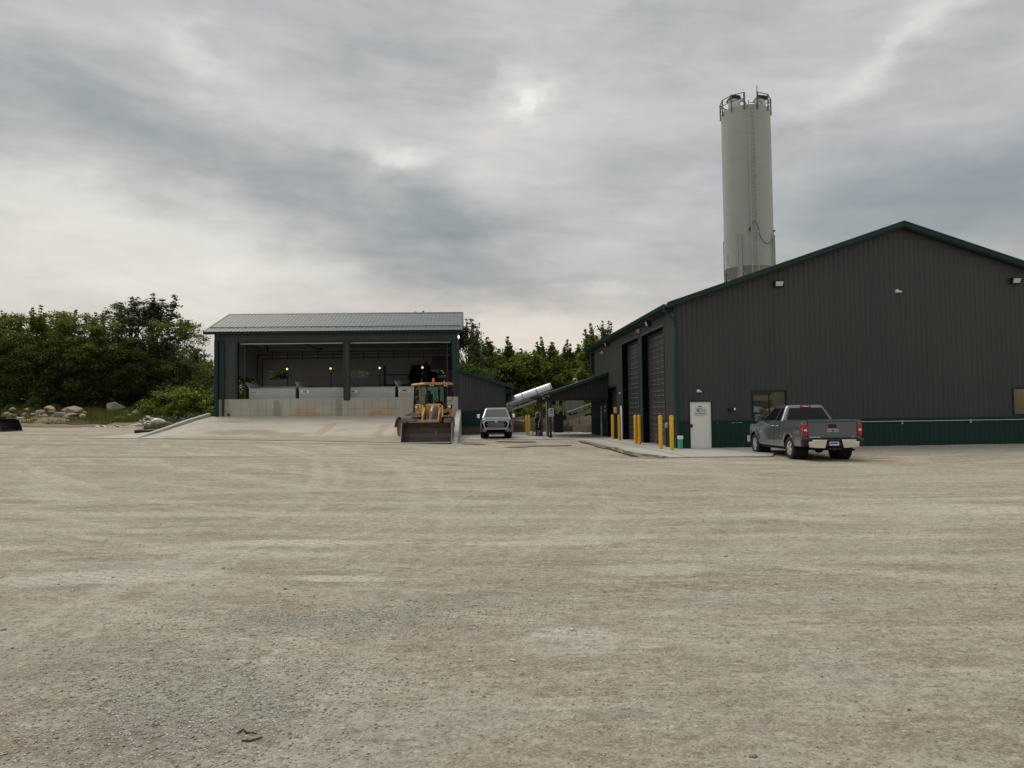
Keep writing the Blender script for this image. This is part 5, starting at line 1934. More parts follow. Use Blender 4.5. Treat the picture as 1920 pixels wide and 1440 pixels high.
GRIT = pm('grit_pile', (.11, .10, .085), .95, var=.3, vscale=4, bump=.6, bscale=14)
heap('gravel_pile', 7.75, 64.6, .9, .8, .55, GRIT, 'small pile of grey grit under the canopy', 'gravel pile', 3, 0)
heap('gravel_pile', 7.3, 67.2, 1.0, .8, 1.0, GRIT, 'taller grit pile behind the canopy conveyor', 'gravel pile', 5, 0)
heap('dirt_mound', 4.6, 68.5, 3.4, 2.2, 1.25, SOIL, 'bare brown dirt mound between the shed and the canopy', 'dirt mound', 2, 0)
heap('dirt_mound', 9.6, 72, 4.6, 2.2, 1.3, SOIL, 'low brown dirt mound behind the batching plant', 'dirt mound', 7, 0)
tag(MB().rock((4.15, 66.4, .95), (.7, .3, .14), 4, sub=2).build('stone_slab', pm('tan_rock', (.36, .29, .21), .85, var=.2, vscale=3, bump=.4, bscale=6), loc=(4.15, 66.4, .9)), 'flat tan stone lying on the dirt mound', 'rock')
tag(MB().box(4.4, 5.0, 64.9, 65.4, -.1, 1.05).build('concrete_block', BLOCK_M, bevel=.02, loc=(4.7, 65, 0)), 'upright concrete block between the mound and the pump', 'concrete block')

# pump unit and white pail
t = thing('pump_unit', (4.6, 54, SLZ), 'black pump unit with looping pale hose beside the brown posts', 'pump')
m = MB()
m.box(4.32, 4.9, 53.8, 54.3, SLZ, SLZ + .05)
m.box(4.40, 4.47, 53.85, 53.92, SLZ, 1.5)
m.box(4.70, 4.77, 53.85, 53.92, SLZ, 1.5)
m.box(4.40, 4.77, 53.93, 54.0, .9, 1.35)
m.build('frame', BLACK, t)
m = MB()
m.cyl((4.60, 54.1, .12), (4.60, 54.1, .85), .14, n=14)
m.cyl((4.44, 53.9, 1.0), (4.44, 53.9, 1.3), .07, n=12)
m.build('pump_body', BLACK, t)
m = MB()
m.tube([(4.42, 53.8, 1.3), (4.42, 53.8, 1.62), (4.47, 53.8, 1.68), (4.68, 53.8, 1.68), (4.73, 53.8, 1.62), (4.73, 53.8, 1.25), (4.62, 53.78, 1.05), (4.60, 53.78, .6)], .03, 8)
m.build('hose', pm('pale_hose', (.42, .44, .43), .4), t, smooth=50)
m = MB()
for z in (.25, .35, .45):
    m.tube([(4.50, 53.78, z), (4.6, 53.74, z - .1), (4.70, 53.78, z)], .02, 6)
m.build('coil', pm('pale_hose', (.42, .44, .43), .4), t)
m = MB()
m.lathe([(.001, 0), (.15, .005), (.165, .2), (.14, .32), (.001, .34)], (4.17, 54.6, SLZ), n=18)
tag(m.build('white_pail', WHITE, smooth=40, loc=(4.17, 54.6, SLZ)), 'white pail on the apron beside the bollard pair', 'pail')
t = thing('water_valve', (5.02, 55.6, SLZ), 'small yellow valve at the foot of the brown canopy post', 'valve')
m = MB()
m.cyl((4.84, 54.9, SLZ), (4.84, 54.9, .42), .05, n=10)
m.build('body', YEL, t)
m = MB()
m.box(4.76, 4.92, 54.86, 54.94, .42, .46)
m.build('handle', YEL, t)


# ================================================================== SILO
def silo():
    cx, cy, r = 22.53, 61.5, 1.93
    zt, zb = 25.75, 12.98
    R = thing('cement_silo', (cx, cy, 0), 'tall pale grey cement silo with a ladder rising behind the shop', 'silo')
    m = MB()
    prof = [(r, zb), (r, zb + .02)]
    prof += [(r, zt), (r - .06, zt + .04), (.001, zt + .25)]
    m.lathe(prof, (cx, cy, 0), n=72)
    m.build('shell', SILO, R, smooth=30)
    for k in range(1, 6):
        z = zb + (zt - zb) * k / 6
        m = MB()
        m.lathe([(r - .01, z - .012), (r + .004, z - .010), (r + .004, z + .010), (r - .01, z + .012)], (cx, cy, 0), n=72)
        m.build('weld_seam', SILO, R, smooth=30)
    m = MB()
    m.lathe([(r, zb), (r - .05, zb - .03), (.35, zb - 3.4), (.30, zb - 4.2), (.001, zb - 4.2)], (cx, cy, 0), n=48)
    m.build('cone', SILO, R, smooth=40)
    # legs: column stiffeners on the shell, running to the ground
    for a in (-128, -38, 52, 142):
        ar = radians(a - 2)
        dx, dy = cos(ar), sin(ar)
        tx, ty = -dy, dx
        x, y = cx + dx * (r + .07), cy + dy * (r + .07)
        m = MB()
        for s in (-1, 1):
            m.bar((x + tx * s * .15, y + ty * s * .15, 0), (x + tx * s * .15, y + ty * s * .15, 15.5), .05, .16, up=(dx, dy, 0))
        m.bar((x + dx * .01, y + dy * .01, 0), (x + dx * .01, y + dy * .01, 15.4), .26, .03, up=(dx, dy, 0))
        m.build('leg', SILO, R)
    m = MB()
    ang = [radians(a - 2) for a in (-128, -38, 52, 142)]
    P = [(cx + cos(a) * (r + .02), cy + sin(a) * (r + .02)) for a in ang]
    for i in range(4):
        p, q = P[i], P[(i + 1) % 4]
        mx, my = (p[0] + q[0]) / 2, (p[1] + q[1]) / 2
        m.bar((p[0], p[1], zb - .1), (mx, my, zb - 2.2), .09, .09)
        m.bar((q[0], q[1], zb - .1), (mx, my, zb - 2.2), .09, .09)
        m.bar((p[0], p[1], zb - 4.5), (q[0], q[1], zb - 4.5), .12, .12)
    m.split('brace', SILO, R)
    m = MB()
    m.cyl((cx + .1, cy - 1.1, zb - 1.4), (cx + .1, cy - 1.1, zb - .35), .10, n=12)
    m.cyl((cx + .9, cy - 1.35, zb - 1.2), (cx + .9, cy - 1.35, zb - .25), .09, n=12)
    m.split('vent_stub', SILO, R)
    # ladder
    la = radians(-97)
    lx, ly = cx + cos(la) * (r + .22), cy + sin(la) * (r + .22)
    tx, ty = -sin(la), cos(la)
    m = MB()
    for s in (-1, 1):
        m.bar((lx + tx * s * .245, ly + ty * s * .245, 9.0), (lx + tx * s * .245, ly + ty * s * .245, zt + .25), .075, .05, up=(cos(la), sin(la), 0))
    z = 9.3
    while z < zt + .2:
        m.bar((lx - tx * .24, ly - ty * .24, z), (lx + tx * .24, ly + ty * .24, z), .035, .035)
        z += .33
    for z in (11, 14, 17, 20, 23, 25.6):
        for s in (-1, 1):
            m.bar((lx + tx * s * .245, ly + ty * s * .245, z), (cx + cos(la) * r + tx * s * .245, cy + sin(la) * r + ty * s * .245, z), .05, .05)
    m.build('ladder', SILO, R)
    # guard rail in two runs with a gap at the ladder
    for a0, a1 in ((-265, -112), (-82, 85)):
        m = MB()
        k = 5
        pts = [(cx + cos(radians(a0 + (a1 - a0) * i / k)) * (r + .05), cy + sin(radians(a0 + (a1 - a0) * i / k)) * (r + .05)) for i in range(k + 1)]
        for z in (zt + .50, zt + .97):
            for p, q in zip(pts, pts[1:]):
                m.bar((*p, z), (*q, z), .05, .05)
        for i, p in enumerate(pts):
            w = .14 if i in (0, k) else .10
            m.bar((*p, zt - .35), (*p, zt + .99), w, .05)
        m.build('guard_rail', pm('rail_grey', (.13, .14, .14), .5), R)
    m = MB()
    m.tube([(cx + .22, cy - r - .1, zt - .2), (cx + .22, cy - r - .1, zt + 1.2)], .030, 8)
    m.cyl((cx + .22, cy - r - .1, zt + 1.2), (cx + .24, cy - r - .1, zt + 1.5), .04, .02, n=8)
    m.build('mast', pm('rail_grey', (.13, .14, .14)), R)
    # dust filters and fill bends
    for dx, cz_ in ((-1.05, 0), (1.15, 0)):
        m = MB()
        m.lathe([(.42, zt + .05), (.42, zt + .95), (.44, zt + .97), (.40, zt + 1.0)], (cx + dx, cy - .2, 0), n=24)
        f = m.build('dust_filter', pm('filter_steel', (.55, .56, .55), .3, metal=.6), R, smooth=40)
        m = MB()
        m.prism([(cx + dx - .48, zt + .98), (cx + dx + .48, zt + .98), (cx + dx + .42, zt + 1.22), (cx + dx - .30, zt + 1.28)], 'y', cy - .68, cy + .3)
        m.build('filter_cap', BLACK, f, bevel=.02)
        m = MB()
        e = []
        for i in range(11):
            an = pi * i / 10
            e.append((cx + dx * .62 + .26 * cos(an), cy - 1.1, zt + .28 + .34 * sin(an)))
        m.tube([(e[0][0], e[0][1], zt)] + e + [(e[-1][0], e[-1][1], zt)], .10, 12)
        m.build('fill_bend', SILO, R, smooth=60)
    # bin vibrator hose and red fittings
    def on(a, z, o=.06):
        ar = radians(a)
        return (cx + cos(ar) * (r + o), cy + sin(ar) * (r + o), z)
    m = MB()
    pts = []
    ctrl = [(-106, 15.75), (-108, 15.6), (-107, 15.9), (-104, 16.1), (-99, 16.35), (-94, 16.15), (-88, 15.6), (-80, 15.0), (-70, 14.7), (-58, 14.75), (-46, 15.1), (-36, 15.75)]
    for i in range(len(ctrl) - 1):
        for k in range(5):
            t_ = k / 5
            c0, c1, c2, c3 = ctrl[max(0, i - 1)], ctrl[i], ctrl[i + 1], ctrl[min(len(ctrl) - 1, i + 2)]
            q = [.5 * ((2 * c1[j]) + (c2[j] - c0[j]) * t_ + (2 * c0[j] - 5 * c1[j] + 4 * c2[j] - c3[j]) * t_ ** 2 + (-c0[j] + 3 * c1[j] - 3 * c2[j] + c3[j]) * t_ ** 3) for j in (0, 1)]
            pts.append(on(q[0], q[1], .34 if -103 < q[0] < -89 else .08))
    pts.append(on(-36, 15.75))
    m.tube(pts, .024, 6)
    m.build('air_hose', pm('hose_dark', (.05, .07, .06), .5), R)
    for a in (-107, -34):
        m = MB()
        p = on(a, 15.85, .1)
        m.box(p[0] - .085, p[0] + .085, p[1] - .06, p[1] + .06, p[2] - .06, p[2] + .08)
        m.build('pressure_switch', RED, R, bevel=.03)
    # small stencilled mark low on the left
    m = MB()
    for a0, a1, z0, z1 in ((-172, -171, 13.55, 14.1), (-166, -165, 13.55, 14.1), (-172, -165, 14.07, 14.1), (-172, -165, 13.8, 13.83), (-172, -163, 13.52, 13.55), (-170, -164, 13.35, 13.37)):
        q = [on(a0, z0, .008), on(a1, z0, .008), on(a1, z1, .008), on(a0, z1, .008)]
        m.add(q, [(0, 1, 2, 3)])
    m.build('stencil', pm('stencil_grey', (.18, .19, .18), .5), R)


silo()

# ================================================================== VEHICLES
def wheel_parts(R, cx, cy, rad, wid, side, rim_mat, rim_r, spokes=6, rim_dark=BLACK, name='wheel', nub=0, tm=None):
    """tyre with rim: axis along x; side = +1 outer face towards +x"""
    m = MB()
    w = wid / 2
    prof = [(rim_r, -w * .8), (rim_r + .02, -w * .95), (rad * .86, -w), (rad * .96, -w * .86), (rad, -w * .6), (rad, w * .6), (rad * .96, w * .86), (rad * .86, w), (rim_r + .02, w * .95), (rim_r, w * .8)]
    m.lathe(prof, (cx, cy, rad), 'x', 40, close=True)
    if nub:
        for i in range(nub):
            a = 2 * pi * i / nub
            for s in (-1, 1):
                c_, s_ = cos(a), sin(a)
                p0 = (cx + s * w * .05, cy + c_ * (rad + .012), rad + s_ * (rad + .012))
                a2 = a + .09
                p1 = (cx + s * w * .92, cy + cos(a2) * (rad + .004), rad + sin(a2) * (rad + .004))
                m.bar(p0, p1, .055, .05, up=(0, c_, s_))
    ty = m.build(name, tm or RUBBER, R, smooth=40)
    m = MB()
    x0 = cx - side * w * .2
    m.lathe([(rim_r, -w * .8), (rim_r, w * .8), (rim_r - .025, w * .7), (rim_r - .03, -w * .7)], (cx, cy, rad), 'x', 32, close=True)
    fx = cx + side * w * .62
    m.lathe([(rim_r * .98, 0), (rim_r * .98, side * .03), (rim_r * .86, side * .025), (rim_r * .86, -side * .02)], (fx, cy, rad), 'x', 32, close=True)
    m.lathe([(.001, side * .03), (rim_r * .22, side * .02), (rim_r * .26, -side * .03), (.001, -side * .03)], (fx, cy, rad), 'x', 20)
    for i in range(spokes):
        a = 2 * pi * i / spokes + .3
        for da in ((-.11, .11) if spokes <= 6 else (0,)):
            p0 = (fx, cy + cos(a + da * 1.6) * rim_r * .2, rad + sin(a + da * 1.6) * rim_r * .2)
            p1 = (fx + side * .005, cy + cos(a + da) * rim_r * .9, rad + sin(a + da) * rim_r * .9)
            m.bar(p0, p1, .045, .055, up=(1, 0, 0))
    m.build('rim', rim_mat, ty, smooth=40)
    m = MB()
    m.cyl((x0 - .01, cy, rad), (x0 + .01, cy, rad), rim_r * .95, n=28)
    m.build('hub_disc', rim_dark, ty)
    return ty


def pickup(R, paint, L, wb, front_over, rear_over, W, hood_z, belt_z, roof_z, cab0, cab1, ws_base, tyre_r, glass, rim_mat, spokes, front_kind, bed=True, taper=.50):
    """pickup truck in local space: x right, y forward, origin between the axles on the ground.
    cab0/cab1: rear and front of the roof; ws_base: foot of the windscreen"""
    yr, yf = -wb / 2 - rear_over, wb / 2 + front_over
    ya = (-wb / 2, wb / 2)
    ar = tyre_r + .105
    hw = W / 2
    cab_r = cab0 - .24
    stations = set(np.linspace(yr, yf, 46).round(3))
    for a in ya:
        for k in range(17):
            stations.add(round(a + ar * cos(pi * k / 16), 3))
    for e in (yf - .03, yf - .08, yf - .16, yr + .04, cab_r, cab_r + .02):
        stations.add(round(e, 3))
    ys = sorted(stations)
    ys = [y for i, y in enumerate(ys) if i == 0 or y - ys[i - 1] > .008]

    def zbot(y):
        z = .43
        if y > ya[1] + ar: z = .40 + .05 * (y - ya[1] - ar)
        if y < ya[0] - ar: z = .50
        for a in ya:
            d = abs(y - a)
            if d < ar: z = max(z, tyre_r + sqrt(ar * ar - d * d) * .98)
        return z

    def ztop(y):
        if y < cab_r: return belt_z + .05
        if y < ws_base: return belt_z
        t = (y - ws_base) / (yf - ws_base)
        return belt_z + (hood_z - belt_z) * ss(0, .25, t) - .10 * max(0, t - .55) ** 1.5 - .18 * ss(.93, 1.0, t)

    def hwid(y, z):
        h = (z - .43) / (belt_z - .43)
        b = hw * (.955 + .045 * sin(pi * min(1, max(0, h)) ** .8))
        if h > .78: b -= (h - .78) * .16
        for a in ya:   # flared arches
            d = abs(hypot(y - a, z - tyre_r) - ar)
            if d < .14 and z > tyre_r - .1: b += .018 * (1 - d / .14)
        t = (y - (yf - .5)) / .5
        if t > 0: b -= .16 * t ** 2.2
        t = ((yr + .12) - y) / .12
        if t > 0: b -= .025 * t ** 2
        return b
    rows = 12
    m = MB()
    for s in (-1, 1):
        vs = []
        for y in ys:
            z0, z1 = zbot(y), ztop(y)
            for j in range(rows + 1):
                z = z0 + (z1 - z0) * j / rows
                vs.append((s * hwid(y, z), y, z))
        k = rows + 1
        m.add(vs, [(i * k + j, (i + 1) * k + j, (i + 1) * k + j + 1, i * k + j + 1) for i in range(len(ys) - 1) for j in range(rows)])
        # rolled arch lips
        for a in ya:
            pts = []
            for q in range(17):
                an = pi * q / 16
                y, z = a + ar * cos(an), tyre_r + ar * sin(an) * .98
                if z > .46: pts.append((s * (hwid(y, z) - .012), y, z))
            m.tube(pts, .016, 6)
    # hood / top surface
    hs = [y for y in ys if y >= ws_base - .12]
    vs, n = [], 12
    for y in hs:
        w_, z_ = hwid(y, ztop(y)), ztop(y)
        for j in range(n + 1):
            u = -1 + 2 * j / n
            crown = .05 * (1 - u * u) + .025 * (ss(.45, .65, abs(u)) - ss(.75, 1, abs(u)))
            vs.append((u * w_, y, z_ + crown))
    k = n + 1
    m.add(vs, [(i * k + j, i * k + j + 1, (i + 1) * k + j + 1, (i + 1) * k + j) for i in range(len(hs) - 1) for j in range(n)])
    # front closing surface
    vs = []
    for j in range(rows + 1):
        z = zbot(yf) + (ztop(yf) + .02 - zbot(yf)) * j / rows
        for i in range(9):
            u = -1 + i / 4
            vs.append((u * hwid(yf, z), yf + .0 * (1 - u * u), z))
    m.add(vs, [(j * 9 + i, j * 9 + i + 1, (j + 1) * 9 + i + 1, (j + 1) * 9 + i) for j in range(rows) for i in range(8)])
    # belt surface under cab
    m.add([(-hw * .93, cab_r, belt_z), (hw * .93, cab_r, belt_z), (hw * .93, ws_base, belt_z), (-hw * .93, ws_base, belt_z)], [(0, 1, 2, 3)])
    m.add([(-hw * .95, cab_r, .5), (hw * .95, cab_r, .5), (hw * .95, cab_r, belt_z + .02), (-hw * .95, cab_r, belt_z + .02)], [(0, 1, 2, 3)])
    body = m.build('body', paint, R, smooth=32)
    # bed
    bt = ztop(yr)
    m = MB()
    wi = hw - .15
    for s in (-1, 1):
        m.box(s * wi, s * (hwid(yr + .5, bt) - .002), yr + .03, cab_r - .02, bt - .05, bt + .012)
        m.box(s * wi, s * (wi + .02), yr + .03, cab_r - .02, .85, bt - .05)
    m.box(-wi, wi, yr + .05, cab_r - .02, .82, .86)
    m.box(-hw + .12, hw - .12, cab_r - .05, cab_r - .01, .85, bt + .005)
    m.build('bed', pm('bed_liner', (.03, .03, .032), .6), R, bevel=.01)
    # greenhouse
    wz = lambda z: hw * .915 - (z - belt_z) * taper
    zs_ = [belt_z - .02, belt_z + .03, belt_z + .25, roof_z - .11, roof_z - .05, roof_z - .012, roof_z]
    inset = [0, 0, 0, 0, .03, .10, .24]
    yfz = lambda z: ws_base + .06 - (z - belt_z) * (ws_base + .06 - cab1) / (roof_z - .08 - belt_z)
    yrz = lambda z: cab_r + .02 + (z - belt_z) * (cab0 - cab_r - .02) / (roof_z - .08 - belt_z)
    rings = []
    for z, ins in zip(zs_, inset):
        zc = min(z, roof_z - .08)
        w_, y1, y0 = wz(zc) - ins * .7, yfz(zc) - ins * 1.3, yrz(zc) + ins * .8
        cr = .12
        ring = []
        for (cx, cy, a0) in ((w_ - cr, y1 - cr, 0), (-w_ + cr, y1 - cr, 90), (-w_ + cr, y0 + cr, 180), (w_ - cr, y0 + cr, 270)):
            for q in range(6):
                an = radians(a0 + 90 * q / 5)
                ring.append((cx + cr * cos(an), cy + cr * sin(an), z))
        rings.append(ring)
    m = MB()
    nr = len(rings[0])
    m.add([v for r in rings for v in r], [(i * nr + j, i * nr + (j + 1) % nr, (i + 1) * nr + (j + 1) % nr, (i + 1) * nr + j) for i in range(len(rings) - 1) for j in range(nr)] + [tuple(range((len(rings) - 1) * nr, len(rings) * nr))])
    cabin = m.build('cab', paint, R, smooth=38)
    # glass
    zt, zb_ = roof_z - .115, belt_z + .035
    e = .006
    m = MB()
    m.add([(-(wz(zb_) - .13), yrz(zb_) - e, zb_), ((wz(zb_) - .13), yrz(zb_) - e, zb_), ((wz(zt) - .12), yrz(zt) - e, zt), (-(wz(zt) - .12), yrz(zt) - e, zt)], [(0, 1, 2, 3)])
    o = m.build('rear_window', glass, cabin)
    m = MB()
    m.add([(-(wz(zb_) - .10), yfz(zb_) + e, zb_), ((wz(zb_) - .10), yfz(zb_) + e, zb_), ((wz(zt) - .12), yfz(zt) + e, zt), (-(wz(zt) - .12), yfz(zt) + e, zt)], [(0, 1, 2, 3)])
    m.build('windscreen', glass, cabin)
    ymid = cab0 + (cab1 - cab0) * .36
    for s in (-1, 1):
        for (p, q, nm) in (((ymid + .07, yfz(zb_) - .30), (ymid + .07, yfz(zt) - .14), 'front_side_window'), ((yrz(zb_) + .20, ymid - .02), (yrz(zt) + .14, ymid - .02), 'rear_side_window')):
            m = MB()
            m.add([(s * (wz(zb_) + e), p[0], zb_), (s * (wz(zb_) + e), p[1], zb_), (s * (wz(zt) + e), q[1], zt), (s * (wz(zt) + e), q[0], zt)], [(0, 1, 2, 3)])
            m.build(nm, glass, cabin)
        # door gaps
        m = MB()
        for yy in (ymid + .02, yrz(zb_) + .10, wb / 2 - ar - .10):
            pts = [(s * (hwid(yy, z) + .001), yy, z) for z in np.linspace(.50, belt_z - .02, 10)]
            m.tube(pts, .0055, 4)
        pts = [(s * (hwid(y, .52) + .0005), y, .52) for y in np.linspace(yrz(zb_) + .10, wb / 2 - ar - .10, 8)]
        m.tube(pts, .0055, 4)
        m.build('door_gap', BLACK, body)
        for yy in (ymid - .22, ymid + .22):
            m = MB()
            zz = belt_z - .16
            m.tube([(s * (hwid(yy, zz) - .01), yy - .11, zz), (s * (hwid(yy, zz) + .03), yy - .09, zz), (s * (hwid(yy, zz) + .03), yy + .09, zz), (s * (hwid(yy, zz) - .01), yy + .11, zz)], .014, 6)
            m.build('door_handle', CHROME, body)
        # mirror
        m = MB()
        ym = yfz(zb_) - .42
        m.bar((s * (wz(zb_) - .05), ym, belt_z + .06), (s * (hw + .08), ym + .02, belt_z + .08), .08, .05)
        m.build('mirror_arm', BLACK, body)
        m = MB()
        m.box(s * (hw + .04), s * (hw + .25), ym - .06, ym + .10, belt_z - .01, belt_z + .24)
        m.build('mirror', CHROME if front_kind == 'mesh' else paint, body, bevel=.035, seg=3)
    # wheels and wells
    m = MB()
    for a in ya:
        for s in (-1, 1):
            m.lathe([(ar - .012, s * (hw - .10)), (ar - .012, s * (hw - .48)), (.001, s * (hw - .48))], (0, a, tyre_r), 'x', 32)
    m.box(-hw + .5, hw - .5, yr + .25, yf - .25, .36, .56)
    m.cyl((-hw + .3, ya[0], tyre_r), (hw - .3, ya[0], tyre_r), .07, n=12)
    m.rock((0, ya[0], tyre_r - .02), (.19, .17, .17), 3, sub=2, amp=.02)
    m.box(-hw + .12, hw - .12, -wb / 2 + ar + .05, wb / 2 - ar - .05, .33, .46)
    m.build('underbody', pm('underbody_black', (.010, .010, .010), .8), R)
    for a in ya:
        for s in (-1, 1):
            wheel_parts(R, s * (hw - .135), a, tyre_r, .265, s, rim_mat, tyre_r * .60, spokes)
    return dict(yr=yr, yf=yf, hw=hw, bt=bt, ztop=ztop, hwid=hwid, wz=wz, yrz=yrz, yfz=yfz, body=body, cab=cabin, zb=zb_, zt=zt)


def car_paint(name, col, metal=.5, rough=.28):
    return pm(name, col, rough, metal=metal, var=.03, coat=1.0, dirt=(.20, .18, .145), dirtamt=.08, dscale=1.2)


# --- the grey pickup, rear towards the camera
R = thing('pickup_truck', (0, 0, 0), 'slate grey pickup truck parked tail-out beside the shop gable', 'pickup truck')
PA = car_paint('slate_grey_paint', (.088, .112, .132))
RIM = pm('silver_rim', (.62, .62, .61), .3, metal=.6, var=.05)
q = pickup(R, PA, 5.84, 3.645, .95, 1.17, 2.03, 1.17, 1.30, 1.885, -.78, .42, 1.25, .405, GLASSD, RIM, 6, 'plain')
yr, hw, bt = q['yr'], q['hw'], q['bt']
m = MB()
m.hexa([(-.80, yr - .015, .77), (.80, yr - .015, .77), (.80, yr + .06, .77), (-.80, yr + .06, .77)], [(-.80, yr - .015, bt - .06), (.80, yr - .015, bt - .06), (.80, yr + .06, bt - .06), (-.80, yr + .06, bt - .06)])
m.hexa([(-.80, yr - .03, bt - .055), (.80, yr - .03, bt - .055), (.80, yr + .07, bt - .055), (-.80, yr + .07, bt - .055)], [(-.80, yr - .045, bt + .015), (.80, yr - .045, bt + .015), (.80, yr + .07, bt + .02), (-.80, yr + .07, bt + .02)])
tg = m.build('tailgate', PA, R, bevel=.012)
m = MB()
m.box(-.13, .13, yr - .024, yr - .016, 1.10, 1.22)
m.build('handle', BLACK, tg, bevel=.01)
m = text_mb('GMC', .125, .012, .009)
m.xform(facing((0, yr - .028, 1.015)) @ Matrix.Scale(1.35, 4, (1, 0, 0)))
m.build('emblem_edge', CHROME, tg)
m = text_mb('GMC', .120, .014, .001)
m.xform(facing((0, yr - .034, 1.015)) @ Matrix.Scale(1.35, 4, (1, 0, 0)))
m.build('emblem', pm('emblem_red', (.38, .02, .02), .3), tg)
m = MB()
m.box(-.76, -.40, yr - .021, yr - .016, .795, .815)
m.box(.62, .74, yr - .021, yr - .016, .80, .812)
m.split('badge', CHROME, tg)
m = MB()
for s in (-1, 1):
    m.box(s * .80, s * (hw - .05), yr - .002, yr + .06, .55, .80)
    m.box(s * .815, s * (hw - .055), yr + .0, yr + .06, .80, bt)
m.box(-hw + .08, hw - .08, yr + .02, yr + .10, .55, .765)
m.build('rear_panel', PA, R, bevel=.015)
for s in (-1, 1):
    m = MB()
    m.hexa([(s * .815, yr - .035, .83), (s * (hw - .035), yr - .02, .83), (s * (hw - .005), yr + .16, .83), (s * .815, yr + .03, .83)][::s],
           [(s * .815, yr - .035, 1.24), (s * (hw - .05), yr - .02, 1.24), (s * (hw - .025), yr + .16, 1.24), (s * .815, yr + .03, 1.24)][::s])
    tl = m.build('tail_light', RED, R, bevel=.02, smooth=40)
    m = MB()
    m.box(s * .845, s * (hw - .07), yr - .041, yr - .033, 1.00, 1.07)
    m.build('reversing_lens', pm('pinkish_lens', (.75, .55, .52), .3), tl)
# bumper
m = MB()
out = [(-hw + .02, yr + .18), (-hw + .0, yr - .02), (-hw + .12, yr - .12), (-.36, yr - .16), (.36, yr - .16), (hw - .12, yr - .12), (hw, yr - .02), (hw - .02, yr + .18), (hw - .14, yr + .18), (hw - .14, yr), (-hw + .14, yr), (-hw + .14, yr + .18)]
m.prism(out, 'z', .66, .755)
m.build('bumper_step', BLACK, R, bevel=.01)
m = MB()
m.prism(out, 'z', .715, .752)
for s in (-1, 1):
    m.hexa([(s * .30, yr - .155, .44), (s * .70, yr - .14, .46), (s * .70, yr - .02, .46), (s * .30, yr - .02, .44)][::s],
           [(s * .24, yr - .17, .72), (s * .72, yr - .155, .72), (s * .72, yr - .02, .72), (s * .24, yr - .02, .72)][::s])
    m.hexa([(s * .70, yr - .14, .46), (s * .82, yr - .13, .48), (s * .80, yr - .02, .48), (s * .70, yr - .02, .46)][::s],
           [(s * .70, yr - .155, .66), (s * .84, yr - .135, .66), (s * .84, yr - .02, .66), (s * .70, yr - .02, .66)][::s])
bp_ = m.build('bumper', CHROME, R, bevel=.015, smooth=40)
m = MB()
for s in (-1, 1):
    m.box(s * .82, s * (hw + .0), yr - .10, yr + .12, .50, .66)
m.box(-.28, .28, yr - .12, yr - .02, .48, .70)
m.split('bumper_corner', BLACK, R, bevel=.02)
m = MB()
m.box(-.155, .155, yr - .135, yr - .125, .53, .68)
pl = m.build('licence_plate', pm('plate_white', (.62, .65, .72), .5, var=.03), R)
m = MB()
m.box(-.12, .12, yr - .139, yr - .1355, .575, .63)
m.build('plate_marks', pm('plate_blue', (.10, .14, .35), .5), pl)
m = MB()
m.box(-.05, .05, yr - .10, yr + .5, .36, .46)
m.box(-.03, .03, yr - .22, yr - .10, .39, .44)
m.bar((-.18, yr - .06, .42), (.24, yr - .06, .42), .05, .05)
m.build('tow_hitch', pm('rusty_black', (.045, .03, .025), .8), R)
m = MB()
m.tube([(.55, yr + .8, .40), (.62, yr + .1, .40), (.68, yr - .05, .37)], .04, 8)
m.build('exhaust_pipe', BLACK, R)
z = 1.845
m = MB()
m.hexa([(-.19, q['yrz'](1.8) - .03, 1.79), (.19, q['yrz'](1.8) - .03, 1.79), (.19, q['yrz'](1.8) + .05, 1.79), (-.19, q['yrz'](1.8) + .05, 1.79)],
       [(-.19, q['yrz'](1.8) - .005, 1.855), (.19, q['yrz'](1.8) - .005, 1.855), (.19, q['yrz'](1.8) + .05, 1.865), (-.19, q['yrz'](1.8) + .05, 1.865)])
bl = m.build('brake_light', RED, R, bevel=.01)
m = MB()
m.box(-.11, .11, q['yrz'](1.8) - .034, q['yrz'](1.8) - .018, 1.81, 1.835)
m.build('cargo_lens', WHITE2, bl)
m = MB()
yy = q['yrz'](1.39) - .012
m.add([(-.80, yy, 1.37), (-.74, yy, 1.335), (-.66, yy, 1.37), (-.74, yy + .02, 1.41)], [(0, 1, 2, 3)])
m.build('window_sticker', pm('sticker_white', (.6, .63, .66), .5), R)
for s in (-1, 1):
    m = MB()
    m.box(s * (q['hwid'](1.12, .93) + .001), s * (q['hwid'](1.12, .93) + .008), .92, 1.18, .90, .93)
    m.build('side_badge', CHROME, R)
    m = MB()
    m.box(s * (hw - .08), s * (hw - .01), q['yf'] - .28, q['yf'] - .02, .46, .72)
    m.build('front_bumper_end', CHROME, R, bevel=.02)
R.location = (11.90, 27.98, -.05)
R.rotation_euler = (0, 0, -.040)

# --- the silver pickup, facing the camera
R = thing('pickup_truck', (0, 0, 0), 'silver pickup truck with a bright mesh grille facing out beside the lean-to', 'pickup truck')
PS_ = car_paint('silver_paint', (.135, .145, .15), .75, .25)
WSG = pm('windscreen_glass', (.045, .06, .057), .06, coat=.1)
q = pickup(R, PS_, 5.93, 3.70, 1.02, 1.21, 2.02, 1.22, 1.30, 1.965, -.95, .60, 1.42, .42, WSG, RIM, 6, 'mesh', taper=.33)
yf, hw = q['yf'], q['hw']
m = MB()
oct_ = [(-.64, .60), (.64, .60), (.74, .76), (.79, .95), (.64, 1.15), (-.64, 1.15), (-.79, .95), (-.74, .76)]
m.prism(oct_, 'y', yf + .0, yf + .05)
gr = m.build('grille', MATTE, R)
m = MB()
for i in range(8):
    a, b = oct_[i], oct_[(i + 1) % 8]
    m.bar((a[0], yf + .06, a[1]), (b[0], yf + .06, b[1]), .05, .05)
